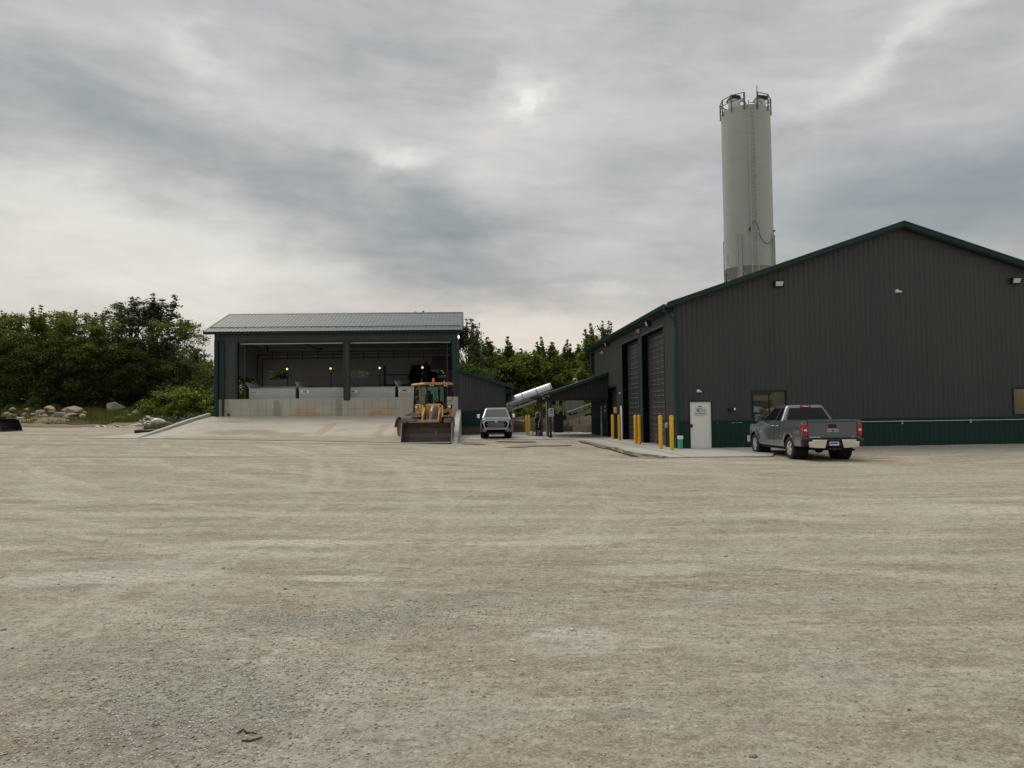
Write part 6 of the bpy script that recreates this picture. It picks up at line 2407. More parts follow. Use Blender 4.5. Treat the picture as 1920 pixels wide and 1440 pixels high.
for j, z in enumerate((.69, .78, .87, .96, 1.05)):
    n = 6 if j % 2 == 0 else 5
    for i in range(n):
        x = (i - (n - 1) / 2) * .20
        if abs(x) < .12 and z > 1.0: continue
        m.bar((x - .075, yf + .062, z), (x + .075, yf + .062, z), .03, .018)
        m.bar((x + .075, yf + .060, z), (x + .105, yf + .060, z + .06), .02, .008)
        m.bar((x - .075, yf + .060, z), (x - .105, yf + .060, z + .06), .02, .008)
m.build('grille_mesh', pm('satin_chrome', (.62, .63, .65), .3, metal=.8), gr)
m = MB()
for rx_, rz_ in ((.13, .075), (.05, .07), (.10, .028)):
    pts = [(rx_ * cos(2 * pi * k / 20), yf + .085, 1.065 + rz_ * sin(2 * pi * k / 20) + (.03 if rz_ < .03 else 0)) for k in range(21)]
    m.tube(pts, .010, 5)
m.build('emblem', CHROME, gr)
for s in (-1, 1):
    m = MB()
    m.hexa([(s * .74, yf - .02, .93), (s * (hw - .12), yf - .10, .93), (s * (hw - .02), yf - .4, .98), (s * .74, yf - .3, .93)][::s],
           [(s * .66, yf + .0, 1.10), (s * (hw - .14), yf - .10, 1.12), (s * (hw - .05), yf - .4, 1.12), (s * .66, yf - .3, 1.10)][::s])
    m.build('headlight', pm('headlight_lens', (.42, .43, .38), .15, coat=.5), R, bevel=.02)
    m = MB()
    m.box(s * .775, s * (hw - .10), yf - .14, yf + .035, .66, .93)
    m.build('fog_recess', MATTE, R, bevel=.02)
    m = MB()
    m.hexa([(s * .60, yf - .05, .40), (s * (hw - .13), yf - .14, .44), (s * (hw - .10), yf - .3, .44), (s * .60, yf - .3, .40)][::s],
           [(s * .66, yf + .08, .69), (s * (hw - .12), yf - .04, .70), (s * (hw - .06), yf - .3, .70), (s * .66, yf - .3, .69)][::s])
    m.build('bumper_end', pm('grey_bumper', (.33, .34, .35), .35, metal=.4), R, bevel=.03)
m = MB()
m.box(-.62, .62, yf - .05, yf + .085, .36, .53)
m.build('lower_intake', MATTE, R, bevel=.02)
m = MB()
m.hexa([(-.60, yf + .03, .53), (.60, yf + .03, .53), (.60, yf - .1, .53), (-.60, yf - .1, .53)], [(-.62, yf + .09, .61), (.62, yf + .09, .61), (.62, yf - .1, .61), (-.62, yf - .1, .61)])
m.build('front_bumper', CHROME, R, bevel=.015)
R.location = (1.63, 52.34, SLZ + .03)
R.rotation_euler = (0, 0, -3.176)


# --- wheel loader, bucket towards the camera
def loader():
    R = thing('wheel_loader', (0, 0, 0), 'yellow wheel loader with a dirty steel bucket parked at the foot of the ramp', 'wheel loader')
    LY = pm('loader_yellow', (.58, .29, .035), .5, var=.12, dirt=(.24, .18, .11), dirtamt=.5, dscale=2.2)
    LG = pm('loader_grey', (.085, .082, .076), .6, var=.15, dirt=(.24, .21, .16), dirtamt=.7, dscale=2.5)
    BK = pm('worn_bucket', (.085, .072, .060), .42, metal=.3, var=.35, vscale=2.5, dirt=(.16, .13, .10), dirtamt=.5, dscale=2.2, bump=.3, bscale=6)
    EDGE = pm('bright_edge', (.42, .40, .37), .4, metal=.4, var=.2)
    DUST = pm('dusty_fender', (.36, .33, .27), .8, var=.15)
    DTY = pm('dusty_tyre', (.10, .088, .068), .95, var=.35, dirt=(.24, .20, .14), dirtamt=.6, dscale=3)
    CG = glass_mat('cab_glass', (.52, .68, .62), .03)
    # bucket: open mouth forward (+y)
    hwb = 1.38
    prof = [(2.05, .02), (1.75, .015), (1.25, .08), (1.02, .24), (.95, .48), (1.02, .76), (1.20, .98), (1.38, 1.10)]
    inner = [(y + (.03 if i > 1 else 0), z + .03) for i, (y, z) in enumerate(prof)]
    m = MB()
    pl_ = prof + inner[::-1]
    n = len(prof)
    for i in range(n - 1):
        a, b = prof[i], prof[i + 1]
        c_, d_ = inner[i + 1], inner[i]
        m.prism([a, b, c_, d_], 'x', -hwb, hwb)
    bu = m.build('bucket', BK, R)
    for s in (-1, 1):
        m = MB()
        m.prism([(1.78, .03), (1.25, .10), (1.02, .24), (.95, .48), (1.02, .76), (1.20, .98), (1.38, 1.10), (1.48, 1.07)], 'x', s * (hwb + .001), s * (hwb + .035))
        m.build('bucket_side', BK, bu, bevel=.008)
    m = MB()
    m.box(-hwb - .05, hwb + .05, 1.80, 2.12, .0, .055)
    m.bar((-hwb - .035, 1.80, .03), (-hwb - .035, 1.47, 1.08), .035, .06)
    m.bar((hwb + .035, 1.80, .03), (hwb + .035, 1.47, 1.08), .035, .06)
    m.build('cutting_edge', EDGE, bu, bevel=.006)
    m = MB()
    m.hexa([(-.62, 1.30, 1.07), (.62, 1.30, 1.07), (.62, 1.34, 1.07), (-.62, 1.34, 1.07)], [(-.52, 1.32, 1.28), (.52, 1.32, 1.28), (.52, 1.36, 1.28), (-.52, 1.36, 1.28)])
    m.build('spill_guard', DUST, bu, bevel=.01)
    # quick hitch and linkage behind the bucket
    m = MB()
    for s in (-1, 1):
        m.box(s * .38, s * .50, .80, 1.02, .25, 1.25)
    m.bar((-.5, .86, .4), (.5, .86, .4), .12, .12)
    m.build('hitch', LG, R)
    # lift arms
    for s in (-1, 1):
        m = MB()
        pts = [(-.75, 1.88), (-.72, 2.12), (-.50, 2.12), (.30, 1.55), (.90, .72), (.98, .45), (.82, .38), (.60, .62), (.05, 1.28), (-.55, 1.80)]
        m.prism(pts, 'x', s * .42, s * .50)
        m.build('lift_arm', LY, R, bevel=.015)
        m = MB()
        m.cyl((s * .58, -.30, 1.05), (s * .46, .35, 1.22), .06, n=10)
        m.cyl((s * .58, -.45, 1.0), (s * .50, .05, 1.15), .085, n=12)
        m.build('lift_cylinder', LG, R)
        # tower
        m = MB()
        m.prism([(-1.05, .8), (-.35, .8), (-.40, 1.7), (-.58, 2.16), (-.80, 2.16), (-1.0, 1.7)], 'x', s * .30, s * .40)
        m.build('loader_tower', LY, R, bevel=.02)
        # worn bright strips on the front edge of the tower
        m = MB()
        m.bar((s * .56, -.38, 2.05), (s * .60, -.18, 1.40), .09, .05)
        m.build('guard_strip', EDGE, R)
        m = MB()
        m.bar((s * .46, -.36, 2.10), (s * .48, -.20, 1.38), .07, .06)
        m.build('hose_guard', BLACK, R)
    m = MB()
    m.hexa([(-.42, -.62, .8), (.42, -.62, .8), (.42, -.80, .8), (-.42, -.80, .8)], [(-.42, -.55, 2.10), (.42, -.55, 2.10), (.42, -.70, 2.20), (-.42, -.70, 2.20)])
    m.box(-.45, .45, -.9, .45, .62, .82)
    m.build('front_frame', LY, R, bevel=.02)
    m = MB()
    m.bar((0, -.45, 2.02), (0, .28, 1.42), .20, .16)
    m.bar((0, .22, 1.65), (0, .52, .95), .18, .12)
    for s in (-1, 1):
        m.tube([(s * .13, -.45, 2.0), (s * .17, -.15, 1.75), (s * .10, .15, 1.45), (s * .14, .30, 1.15)], .028, 6)
        m.tube([(s * .24, -.48, 1.95), (s * .26, -.25, 1.6), (s * .2, 0, 1.2)], .022, 6)
    m.build('tilt_linkage', pm('linkage_grey', (.20, .19, .18), .5, dirt=(.3, .26, .2), dirtamt=.4), R, bevel=.015)
    m = MB()
    m.cyl((0, -.42, 2.06), (0, .10, 1.70), .065, n=12)
    m.build('tilt_cylinder', EDGE, R)
    # front axle, wheels, fenders
    m = MB()
    m.cyl((-.9, 0, .68), (.9, 0, .68), .16, n=14)
    m.box(-.25, .25, -.25, .25, .45, .9)
    m.build('front_axle', LG, R)
    RIMY = pm('loader_rim', (.50, .20, .06), .5, dirt=(.25, .19, .13), dirtamt=.5)
    for s in (-1, 1):
        wheel_parts(R, s * .97, 0, .68, .46, s, RIMY, .33, 8, RIMY, nub=22, tm=DTY)
        m = MB()
        pts = []
        for k in range(9):
            a = radians(165 - 10 * k)
            pts.append((.78 * cos(a), .68 + .78 * sin(a)))
        inn = [(p[0] * .96, .68 + (p[1] - .68) * .96) for p in pts][::-1]
        for i in range(8):
            m.prism([pts[i], pts[i + 1], inn[7 - i], inn[8 - i]], 'x', s * .66, s * 1.24)
        m.box(s * .62, s * 1.26, -.62, .18, 1.455, 1.50)
        m.build('front_fender', DUST, R)
        # headlight on a bracket
        m = MB()
        m.prism([(s * .45, 1.58), (s * .72, 1.66), (s * 1.12, 1.80), (s * 1.12, 1.90), (s * .75, 1.88), (s * .45, 1.85)], 'y', -.75, -.60)
        m.build('light_bracket', LY, R, bevel=.02)
        m = MB()
        m.box(s * .86, s * 1.12, -.60, -.44, 1.90, 2.12)
        hl = m.build('headlight', BLACK, R, bevel=.02)
        m = MB()
        m.cyl((s * .97, -.44, 2.01), (s * .97, -.425, 2.01), .085, n=16)
        m.build('lens', pm('clear_lens', (.6, .62, .58), .15, coat=.5), hl)

    # rear frame and cab, articulated a little to one side
    piv = Vector((0, -1.45, 0))
    RM = Matrix.Translation(piv) @ Matrix.Rotation(radians(34), 4, 'Z')
    s0 = len(bpy.data.objects)
    before = set(o.name for o in bpy.data.objects)
    # local here: y = 0 at the pivot, rear axle at y = -1.45
    m = MB()
    m.box(-.48, .48, -3.4, .10, .62, 1.05)
    m.build('rear_frame', LG, R)
    m = MB()
    m.prism([(-1.40, 1.05), (-3.35, 1.05), (-3.45, 1.35), (-3.30, 1.60), (-1.40, 1.85)], 'x', -.62, .62)
    m.build('engine_cover', LG, R, bevel=.05)
    m = MB()
    m.box(-1.1, 1.1, -3.6, -3.2, .65, 1.25)
    m.build('counterweight', LG, R, bevel=.04)
    for s in (-1, 1):
        tyre = wheel_parts(R, s * 1.32, -1.75, .68, .46, s, RIMY, .33, 8, RIMY, nub=22, tm=DTY)
        m = MB()
        pts = []
        for k in range(12):
            a = radians(170 - 15 * k)
            pts.append((-1.75 + .82 * cos(a), .68 + .80 * sin(a)))
        inn = [(-1.75 + (p[0] + 1.75) * .95, .68 + (p[1] - .68) * .95) for p in pts][::-1]
        for i in range(11):
            m.prism([pts[i], pts[i + 1], inn[10 - i], inn[11 - i]], 'x', s * .95, s * 1.64)
        m.build('rear_fender', LG, R)
        m = MB()
        m.prism([(-.62, .75), (-.10, .78), (.02, .90), (-.05, 1.55), (-.62, 1.62)], 'x', s * .62, s * 1.02)
        m.build('step_box', LG, R, bevel=.03)
        m = MB()
        m.prism([(-.70, 1.62), (-.02, 1.60), (.08, 1.85), (.02, 2.12), (-.70, 2.20)], 'x', s * .58, s * 1.02)
        m.build('side_panel', LY, R, bevel=.05)
    m = MB()
    m.box(-.80, .80, -.95, .12, 1.55, 1.72)
    m.build('cab_floor', BLACK, R)
    # cab frame
    zt_, zb2 = 3.28, 1.72
    yA, yB = .20, -1.35
    m = MB()
    for s in (-1, 1):
        m.bar((s * .84, yB, zb2), (s * .78, yB + .05, zt_), .10, .10)
        m.bar((s * .85, -.55, zb2), (s * .80, -.55, zt_), .09, .07)
        m.bar((s * .58, yA, zb2), (s * .62, yA - .10, zt_), .07, .07)
    m.bar((-.8, yB, 2.2), (.8, yB, 2.2), .08, .08)
    m.bar((-.6, yA, zb2 + .03), (.6, yA, zb2 + .03), .08, .10)
    m.build('cab_frame', BLACK, R, bevel=.01)
    m = MB()
    m.bar((-.855, -.42, 1.85), (-.82, -.42, zt_), .10, .06)
    m.bar((.855, -.42, 1.85), (.82, -.42, zt_), .10, .06)
    m.split('cab_post', LY, R, bevel=.01)
    m = MB()
    m.add([(-.57, yA + .01, zb2 + .08), (.57, yA + .01, zb2 + .08), (.61, yA - .09, zt_ - .02), (-.61, yA - .09, zt_ - .02)], [(0, 1, 2, 3)])
    ws = m.build('windscreen', CG, R)
    for s in (-1, 1):
        m = MB()
        m.add([(s * .60, yA, zb2 + .05), (s * .85, -.50, zb2 + .05), (s * .80, -.52, zt_), (s * .63, yA - .1, zt_)], [(0, 1, 2, 3)])
        m.add([(s * .86, -.58, 1.85), (s * .84, yB + .03, 1.85), (s * .79, yB + .08, zt_), (s * .81, -.58, zt_)], [(0, 1, 2, 3)])
        m.build('side_glass', CG, R)
    m = MB()
    m.add([(-.72, yB, 2.25), (.72, yB, 2.25), (.70, yB + .05, zt_), (-.70, yB + .05, zt_)], [(0, 1, 2, 3)])
    m.build('rear_glass', CG, R)
    m = MB()
    m.prism([(-.95, 3.30), (.95, 3.30), (.98, 3.36), (.86, 3.44), (-.86, 3.44), (-.98, 3.36)], 'y', -1.5, .42)
    m.build('cab_roof', LY, R, bevel=.03, seg=3)
    m = MB()
    m.box(-.80, .80, -1.40, .40, 3.22, 3.299)
    m.build('roof_visor', BLACK, R)
    m = MB()
    for x in (-.52, -.38, .38, .52):
        m.box(x - .045, x + .045, .40, .43, 3.23, 3.29)
    m.build('work_light', pm('clear_lens', (.6, .62, .58), .15), R)
    m = text_mb('VOLVO', .14, .002, .002)
    m.xform(Matrix.Translation((0, yA - .07, 3.13)) @ Matrix.Rotation(pi, 4, 'Z') @ Matrix.Rotation(pi / 2, 4, 'X') @ Matrix.Scale(1.25, 4, (1, 0, 0)))
    m.build('windscreen_lettering', pm('lettering_grey', (.34, .37, .36), .5), ws)
    # seat, console, wheel
    m = MB()
    m.box(-.25, .25, -1.0, -.55, 1.95, 2.10)
    m.box(-.25, .25, -1.08, -.96, 2.05, 2.80)
    m.box(-.12, .12, -1.06, -.97, 2.82, 3.0)
    m.build('seat', pm('seat_grey', (.07, .07, .075), .8), R, bevel=.04)
    m = MB()
    m.prism([(-.1, 1.72), (.1, 1.72), (.0, 2.2), (-.15, 2.25)], 'x', -.14, .14)
    m.box(-.66, -.40, -.95, -.40, 1.72, 2.35)
    m.build('console', BLACK, R, bevel=.03)
    m = MB()
    pts = [(.19 * cos(2 * pi * k / 20), -.18 + .06 * sin(2 * pi * k / 20), 2.38 + .17 * sin(2 * pi * k / 20)) for k in range(21)]
    m.tube(pts, .018, 6)
    m.bar((-.17, -.18, 2.38), (.17, -.18, 2.38), .03, .03)
    m.bar((0, -.18, 2.38), (0, -.12, 2.2), .04, .04)
    m.build('steering_wheel', pm('wheel_grey', (.16, .16, .16), .5), R)
    m = MB()
    m.tube([(.55, yA + .03, 1.78), (.1, yA - .0, 2.35), (.02, yA - .02, 2.5)], .016, 6)
    m.tube([(.02, yA - .02, 2.38), (.12, yA - .05, 2.95)], .012, 4)
    m.build('wiper', BLACK, R)
    # beacon
    m = MB()
    m.cyl((-.05, -.45, 3.44), (-.05, -.45, 3.50), .09, n=16)
    b = m.build('beacon_base', BLACK, R)
    m = MB()
    m.lathe([(.08, 3.50), (.085, 3.56), (.075, 3.68), (.05, 3.73), (.001, 3.74)], (-.05, -.45, 0), n=20)
    m.build('beacon', pm('amber_lens', (.75, .13, .02), .2, coat=.5), R, smooth=40)
    # mirrors
    for s in (-1, 1):
        m = MB()
        m.tube([(s * .84, -.35, 2.35), (s * 1.10, -.15, 2.40), (s * 1.14, -.10, 2.55), (s * 1.14, -.10, 2.95), (s * .95, -.25, 3.15), (s * .82, -.38, 3.18)], .018, 6)
        m.build('mirror_arm', BLACK, R)
        m = MB()
        m.rock((s * 1.14, -.10, 2.86), (.13, .07, .20), 2, sub=2, amp=.02)
        m.build('mirror', BLACK, R, smooth=50)
        if s > 0:
            m = MB()
            m.rock((s * 1.12, -.10, 2.52), (.17, .08, .10), 3, sub=2, amp=.02)
            m.build('mirror', BLACK, R, smooth=50)
    m = MB()
    m.tube([(-.95, -1.0, 3.40), (-1.03, -1.0, 3.62)], .025, 6)
    m.cyl((.40, -1.2, 3.44), (.40, -1.2, 3.72), .008, n=5)
    m.build('antenna', pm('pale_hose', (.42, .44, .43)), R)
    m = MB()
    m.cyl((.35, -2.3, 2.1), (.35, -2.3, 2.75), .06, n=12)
    m.build('exhaust_stack', BLACK, R)
    after = [o for o in bpy.data.objects if o.name not in before and o.type == 'MESH']
    for o in after:
        o.data.transform(RM)
    R.location = (-2.30, 44.9, .085)
    R.rotation_euler = (0, 0, pi - .13)
    return R


loader()


# --- black skid steer at the left edge
def skid():
    R = thing('skid_steer', (0, 0, 0), 'black compact loader with its bucket lowered, cut by the left edge of the view', 'compact loader')
    m = MB()
    m.box(-.62, .62, -1.1, 1.0, .35, 1.15)
    m.build('body', pm('skid_black', (.03, .03, .032), .5), R, bevel=.05)
    m = MB()
    for x, y in ((-.6, -.5), (.6, -.5), (-.55, .62), (.55, .62)):
        m.bar((x, y, 1.1), (x * .9, y * .9, 2.0), .07, .07)
    m.box(-.62, .62, -.6, .7, 1.98, 2.05)
    m.build('cab_frame', BLACK, R, bevel=.02)
    for s in (-1, 1):
        for y in (-.55, .62):
            wheel_parts(R, s * .76, y, .42, .30, s, pm('rim_black', (.03, .03, .03), .5), .20, 5, nub=18)
        m = MB()
        m.prism([(-1.0, 1.2), (.4, 1.35), (1.15, .55), (1.35, .35), (1.2, .3), (.35, 1.15), (-1.0, 1.0)], 'x', s * .50, s * .60)
        m.build('lift_arm', BLACK, R, bevel=.02)
    m = MB()
    prof = [(2.15, .03), (1.55, .05), (1.35, .22), (1.35, .60), (1.55, .86), (1.72, .90)]
    inn = [(y + .03, z + .03) for y, z in prof]
    for i in range(5):
        m.prism([prof[i], prof[i + 1], inn[i + 1], inn[i]], 'x', -.92, .92)
    for s in (-1, 1):
        m.prism([(2.1, .04), (1.55, .05), (1.35, .22), (1.35, .60), (1.55, .86), (1.75, .88), (1.95, .5)], 'x', s * .92, s * .95)
    b = m.build('bucket', pm('bucket_black', (.025, .025, .026), .35), R, bevel=.01)
    m = MB()
    m.box(-.12, .12, 1.40, 1.415, .68, .76)
    m.build('decal', GREYP, b)
    return R


g = ground_at(14, 809)
R = skid()
R.location = (g.x - 1.6, g.y + .3, g.z + .0)
R.rotation_euler = (0, 0, -pi / 2 - .22)


# ================================================================== TREES AND PLANTS
LEAF = {
    'dark': island_mat('dark_leaves', [(0, (.022, .044, .010)), (.4, (.046, .084, .016)), (.75, (.09, .135, .024)), (1, (.17, .215, .036))], .55, transl=.5, objvar=.45),
    'locust': island_mat('locust_leaves', [(0, (.075, .105, .016)), (.4, (.14, .175, .022)), (.75, (.22, .245, .034)), (1, (.31, .32, .055))], .55, transl=.45, objvar=.3),
    'grey': island_mat('grey_leaves', [(0, (.030, .044, .022)), (.4, (.052, .072, .036)), (.75, (.085, .105, .055)), (1, (.16, .18, .09))], .5, transl=.35, objvar=.3),
    'mid': island_mat('mid_leaves', [(0, (.060, .100, .012)), (.4, (.125, .180, .020)), (.75, (.20, .25, .030)), (1, (.28, .32, .05))], .55, transl=.5, objvar=.45),
    'bright': island_mat('bright_leaves', [(0, (.09, .15, .010)), (.4, (.15, .225, .014)), (.75, (.21, .28, .02)), (1, (.27, .32, .04))], .55, transl=.32, objvar=.2),
}
BARK = pm('bark', (.055, .045, .035), .9, var=.3, vscale=6)


def quads_mesh(name, P, size, rs, mat, up=.5, aspect=.6):
    n = len(P)
    nrm = rs.randn(n, 3)
    nrm[:, 2] = np.abs(nrm[:, 2]) + up
    nrm /= np.linalg.norm(nrm, axis=1)[:, None]
    t = np.cross(nrm, rs.randn(n, 3))
    t /= np.linalg.norm(t, axis=1)[:, None] + 1e-9
    b = np.cross(nrm, t)
    s = size * (.6 + .8 * rs.rand(n))[:, None]
    V = np.stack([P - t * s, P + b * s * aspect + nrm * s * .15, P + t * s, P - b * s * aspect + nrm * s * .15], 1)
    me = bpy.data.meshes.new(name)
    me.vertices.add(n * 4)
    me.vertices.foreach_set('co', V.reshape(-1))
    me.loops.add(n * 4)
    me.loops.foreach_set('vertex_index', np.arange(n * 4))
    me.polygons.add(n)
    me.polygons.foreach_set('loop_start', np.arange(0, n * 4, 4))
    me.materials.append(mat)
    me.update()
    me.validate()
    return me


def make_tree(style, seed, h, label, group, leaf, name='tree'):
    rs = np.random.RandomState(seed)
    rnd = random.Random(seed)
    root = thing(name, (0, 0, 0), label, 'tree' if name != 'bush' else 'bush', group)
    st = {'locust': dict(r=.34, z0=.30, n=62, rc=(.075, .125), sq=.38, per=150, size=.14, prof=lambda t: .45 + .75 * sin(pi * min(1, t * .62 + .18)), stems=3),
          'dense': dict(r=.36, z0=.03, n=105, rc=(.075, .135), sq=.62, per=125, size=.15, prof=lambda t: max(.15, sin(pi * (.12 + .82 * t)) ** .6), stems=2),
          'tall': dict(r=.25, z0=.16, n=105, rc=(.045, .085), sq=.65, per=120, size=.13, prof=lambda t: max(.16, .95 * sin(pi * (.15 + .78 * t)) ** .7), stems=1),
          'spire': dict(r=.24, z0=.02, n=95, rc=(.055, .11), sq=.8, per=120, size=.14, prof=lambda t: max(.05, (1.08 - t) ** .75), stems=1),
          'bush': dict(r=.75, z0=.02, n=60, rc=(.13, .24), sq=.55, per=170, size=.10, prof=lambda t: max(.2, sqrt(max(0, 1 - (t * .98) ** 2))), stems=4)}[style]
    R0 = st['r'] * h
    cl, tr = [], MB()
    stems = []
    for k in range(st['stems']):
        a = rnd.uniform(0, 6.28)
        lean = 0 if k == 0 and st['stems'] == 1 else rnd.uniform(.15, .5) * R0
        top = Vector((cos(a) * lean, sin(a) * lean, h * rnd.uniform(.8, .93)))
        p = [Vector((rnd.uniform(-.2, .2) * (k > 0), rnd.uniform(-.2, .2) * (k > 0), -.3))]
        for q in range(1, 7):
            f = q / 6
            p.append(Vector((top.x * f ** 1.4 + rnd.uniform(-.12, .12), top.y * f ** 1.4 + rnd.uniform(-.12, .12), top.z * f)))
        r0 = .016 * h * (1 if k == 0 else .7) * (.5 if style == 'bush' else 1)
        tr.tube(p, [r0 * (1 - .86 * q / 6) for q in range(7)], 7)
        stems.append(p)
    # uneven outline: a few lobes
    lobes = [(rnd.uniform(0, 6.28), rnd.uniform(.2, .95), rnd.uniform(-.28, .34)) for _ in range(7)]
    for i in range(st['n']):
        t = rnd.random() ** (.85 if style != 'spire' else 1.1)
        z = st['z0'] + (1 - st['z0']) * t
        a = rnd.uniform(0, 6.28)
        rad = R0 * st['prof'](t)
        for la, lz, lv in lobes:
            da = (a - la + pi) % (2 * pi) - pi
            rad *= 1 + lv * math.exp(-(da / .7) ** 2 - ((t - lz) / .22) ** 2)
        rr = rad * sqrt(rnd.uniform(.15, 1))
        rc = h * rnd.uniform(*st['rc']) * (1 - .35 * t if style in ('spire', 'tall') else 1)
        c = Vector((rr * cos(a), rr * sin(a), z * h - rc * .4))
        cl.append((c, rc))
        sp = stems[i % len(stems)]
        j = min(5, max(1, int(t * 5.2)))
        if i % 2 == 0 and style != 'bush':
            base = sp[j] if sp[j].z < c.z + .3 * h else sp[max(1, j - 1)]
            mid = base.lerp(c, .55) + Vector((0, 0, .06 * h * rnd.uniform(-.3, 1)))
            tr.tube([base, mid, c], [.0045 * h, .003 * h, .0012 * h], 5)
    # leaders that break the skyline, each on its own twig
    for k in range({'spire': 8, 'tall': 5, 'dense': 4, 'locust': 6, 'bush': 3}[style]):
        a = rnd.uniform(0, 6.28)
        rr = rnd.uniform(0, .6) * R0 * (.4 if style == 'spire' else 1)
        z0_, z1_ = h * .80, h * rnd.uniform(.93, 1.03 if style != 'spire' else 1.16)
        p0, p1 = Vector((rr * .8 * cos(a), rr * .8 * sin(a), z0_)), Vector((rr * cos(a) + rnd.uniform(-.2, .2), rr * sin(a), z1_))
        if style != 'bush': tr.tube([p0, p0.lerp(p1, .5), p1], [.003 * h, .0022 * h, .0008 * h], 5)
        for q in range(9):
            f = q / 8
            c = p0.lerp(p1, f)
            cl.append((c + Vector((rnd.uniform(-1, 1), rnd.uniform(-1, 1), rnd.uniform(-.4, .4))) * h * .022 * (1.3 - f), h * (.048 - .026 * f)))
    P = []
    for c, rc in cl:
        n = int(st['per'] * rnd.uniform(.55, 1.25) * (rc / (h * st['rc'][1])) ** 1.4) + 6
        d = rs.randn(n, 3)
        d /= np.linalg.norm(d, axis=1)[:, None]
        r_ = rc * rs.rand(n) ** .6 * (1 + .35 * rs.randn(n).clip(-1, 1.6))
        q = d * r_[:, None] * np.array([1, 1, st['sq']])
        q[:, 2] -= .35 * (q[:, 0] ** 2 + q[:, 1] ** 2) / (rc + 1e-6) * .5
        P.append(q + np.array(c))
    P = np.concatenate(P)
    P = P[P[:, 2] > .05]
    me = quads_mesh('crown', P, st['size'], rs, leaf, up=.6)
    o = bpy.data.objects.new('crown', me)
    COL.objects.link(o)
    o.parent = root
    tr.build('trunk' if name != 'bush' else 'stem', BARK, root, smooth=60)
    return root


def plant_tree(proto, used, px, py_top, Y, label, group=None, rz=None, wide=1.0, hproto=None, basez=None):
    p = at(px, py_top, Y=Y)
    base = TZ(p.x, Y) - .1 if basez is None else basez
    sc = (p.z - base) / hproto
    loc = (p.x, Y, base)
    rz = random.uniform(0, 6.28) if rz is None else rz
    if not used.get(proto.name):
        used[proto.name] = True
        proto.location = loc
        proto.rotation_euler = (0, 0, rz)
        proto.scale = (sc * wide, sc * wide, sc)
        proto['label'] = label
        if group: proto['group'] = group
        return proto
    return dup(proto, loc, rz, (sc * wide, sc * wide, sc), label, group)


random.seed(12)
USED = {}
GW, GC = 'trees of the wood on the left', 'trees of the wood behind the buildings'
LA, LB = make_tree('locust', 11, 12.5, '', GW, LEAF['locust']), make_tree('locust', 12, 12.5, '', GW, LEAF['locust'])
DA, DB, DC = make_tree('dense', 21, 11, '', GW, LEAF['dark']), make_tree('dense', 22, 11, '', GW, LEAF['dark']), make_tree('dense', 23, 11, '', GW, LEAF['dark'])
TA, TB = make_tree('tall', 31, 14, '', GW, LEAF['grey']), make_tree('tall', 32, 14, '', GW, LEAF['grey'])
SA, SB, SD = make_tree('spire', 41, 9.5, '', GC, LEAF['mid']), make_tree('spire', 42, 9.5, '', GC, LEAF['mid']), make_tree('dense', 43, 9.0, '', GC, LEAF['mid'])
def wood_label(px, Y, kind='tree'):
    """names a tree of the two woods by its row and by what stands in front of it"""
    row = 'front row' if Y < 89.5 else 'second row' if Y < 97 else 'third row' if Y < 107 else 'back row'
    if px < 460:
        refs = [(-20, 'beyond the left picture edge'), (12, 'above the black compact loader'), (42, 'above the left dirt berm'), (72, 'above the scrubby shrub on the rubble'), (96, 'above the rounded pinkish boulder'),
                (118, 'above the wedged small tan rock'), (145, 'above the large angular boulder'), (172, 'above the blue grey pipes'), (195, 'above the thin dirt line'), (216, 'above the largest grey boulder'),
                (236, 'above the low tan slab'), (256, 'above the upright grey boulder'), (280, 'above the pale debris pile'), (305, 'above the milky plastic sheeting'), (335, 'above the left bright bush'),
                (362, 'above the right bright bush'), (395, 'touching the barn corner'), (425, 'behind the barn side wall')]
    else:
        refs = [(902, 'right beside the barn'), (915, 'above the lean-to roof peak'), (930, 'above the middle of the lean-to'), (946, 'above the lean-to eave'), (960, 'above the silver pickup'), (972, 'above the conveyor foot'),
                (985, 'above the lone bollard pair'), (1000, 'above the middle of the silver conveyor'), (1014, 'above the pump'), (1028, 'above the silver conveyor top'), (1040, 'above the canopy eave'), (1055, 'above the canopy camera'),
                (1072, 'above the canopy roof middle'), (1090, 'left of the shop far window'), (1110, 'at the shop far corner')]
    ref = min(refs, key=lambda q: abs(q[0] - px))[1]
    side = 'left wood' if px < 460 else 'centre wood'
    if kind == 'bush': return 'shaded bush at the foot of the %s, %s' % (side, ref)
    return ('dark leafy' if px < 460 else 'mid green') + ' tree, %s of the %s, %s' % (row, side, ref)


NB = {LA: 12.9, LB: 12.9, DA: 11.4, DB: 11.4, DC: 11.4, TA: 14.6, TB: 14.6, SA: 10.0, SB: 10.0, SD: 9.4}


def pt(proto, px, py, Y, label, group, wide=1.0, rz=None):
    return plant_tree(proto, USED, px, py, Y, label, group, rz, wide, NB[proto])


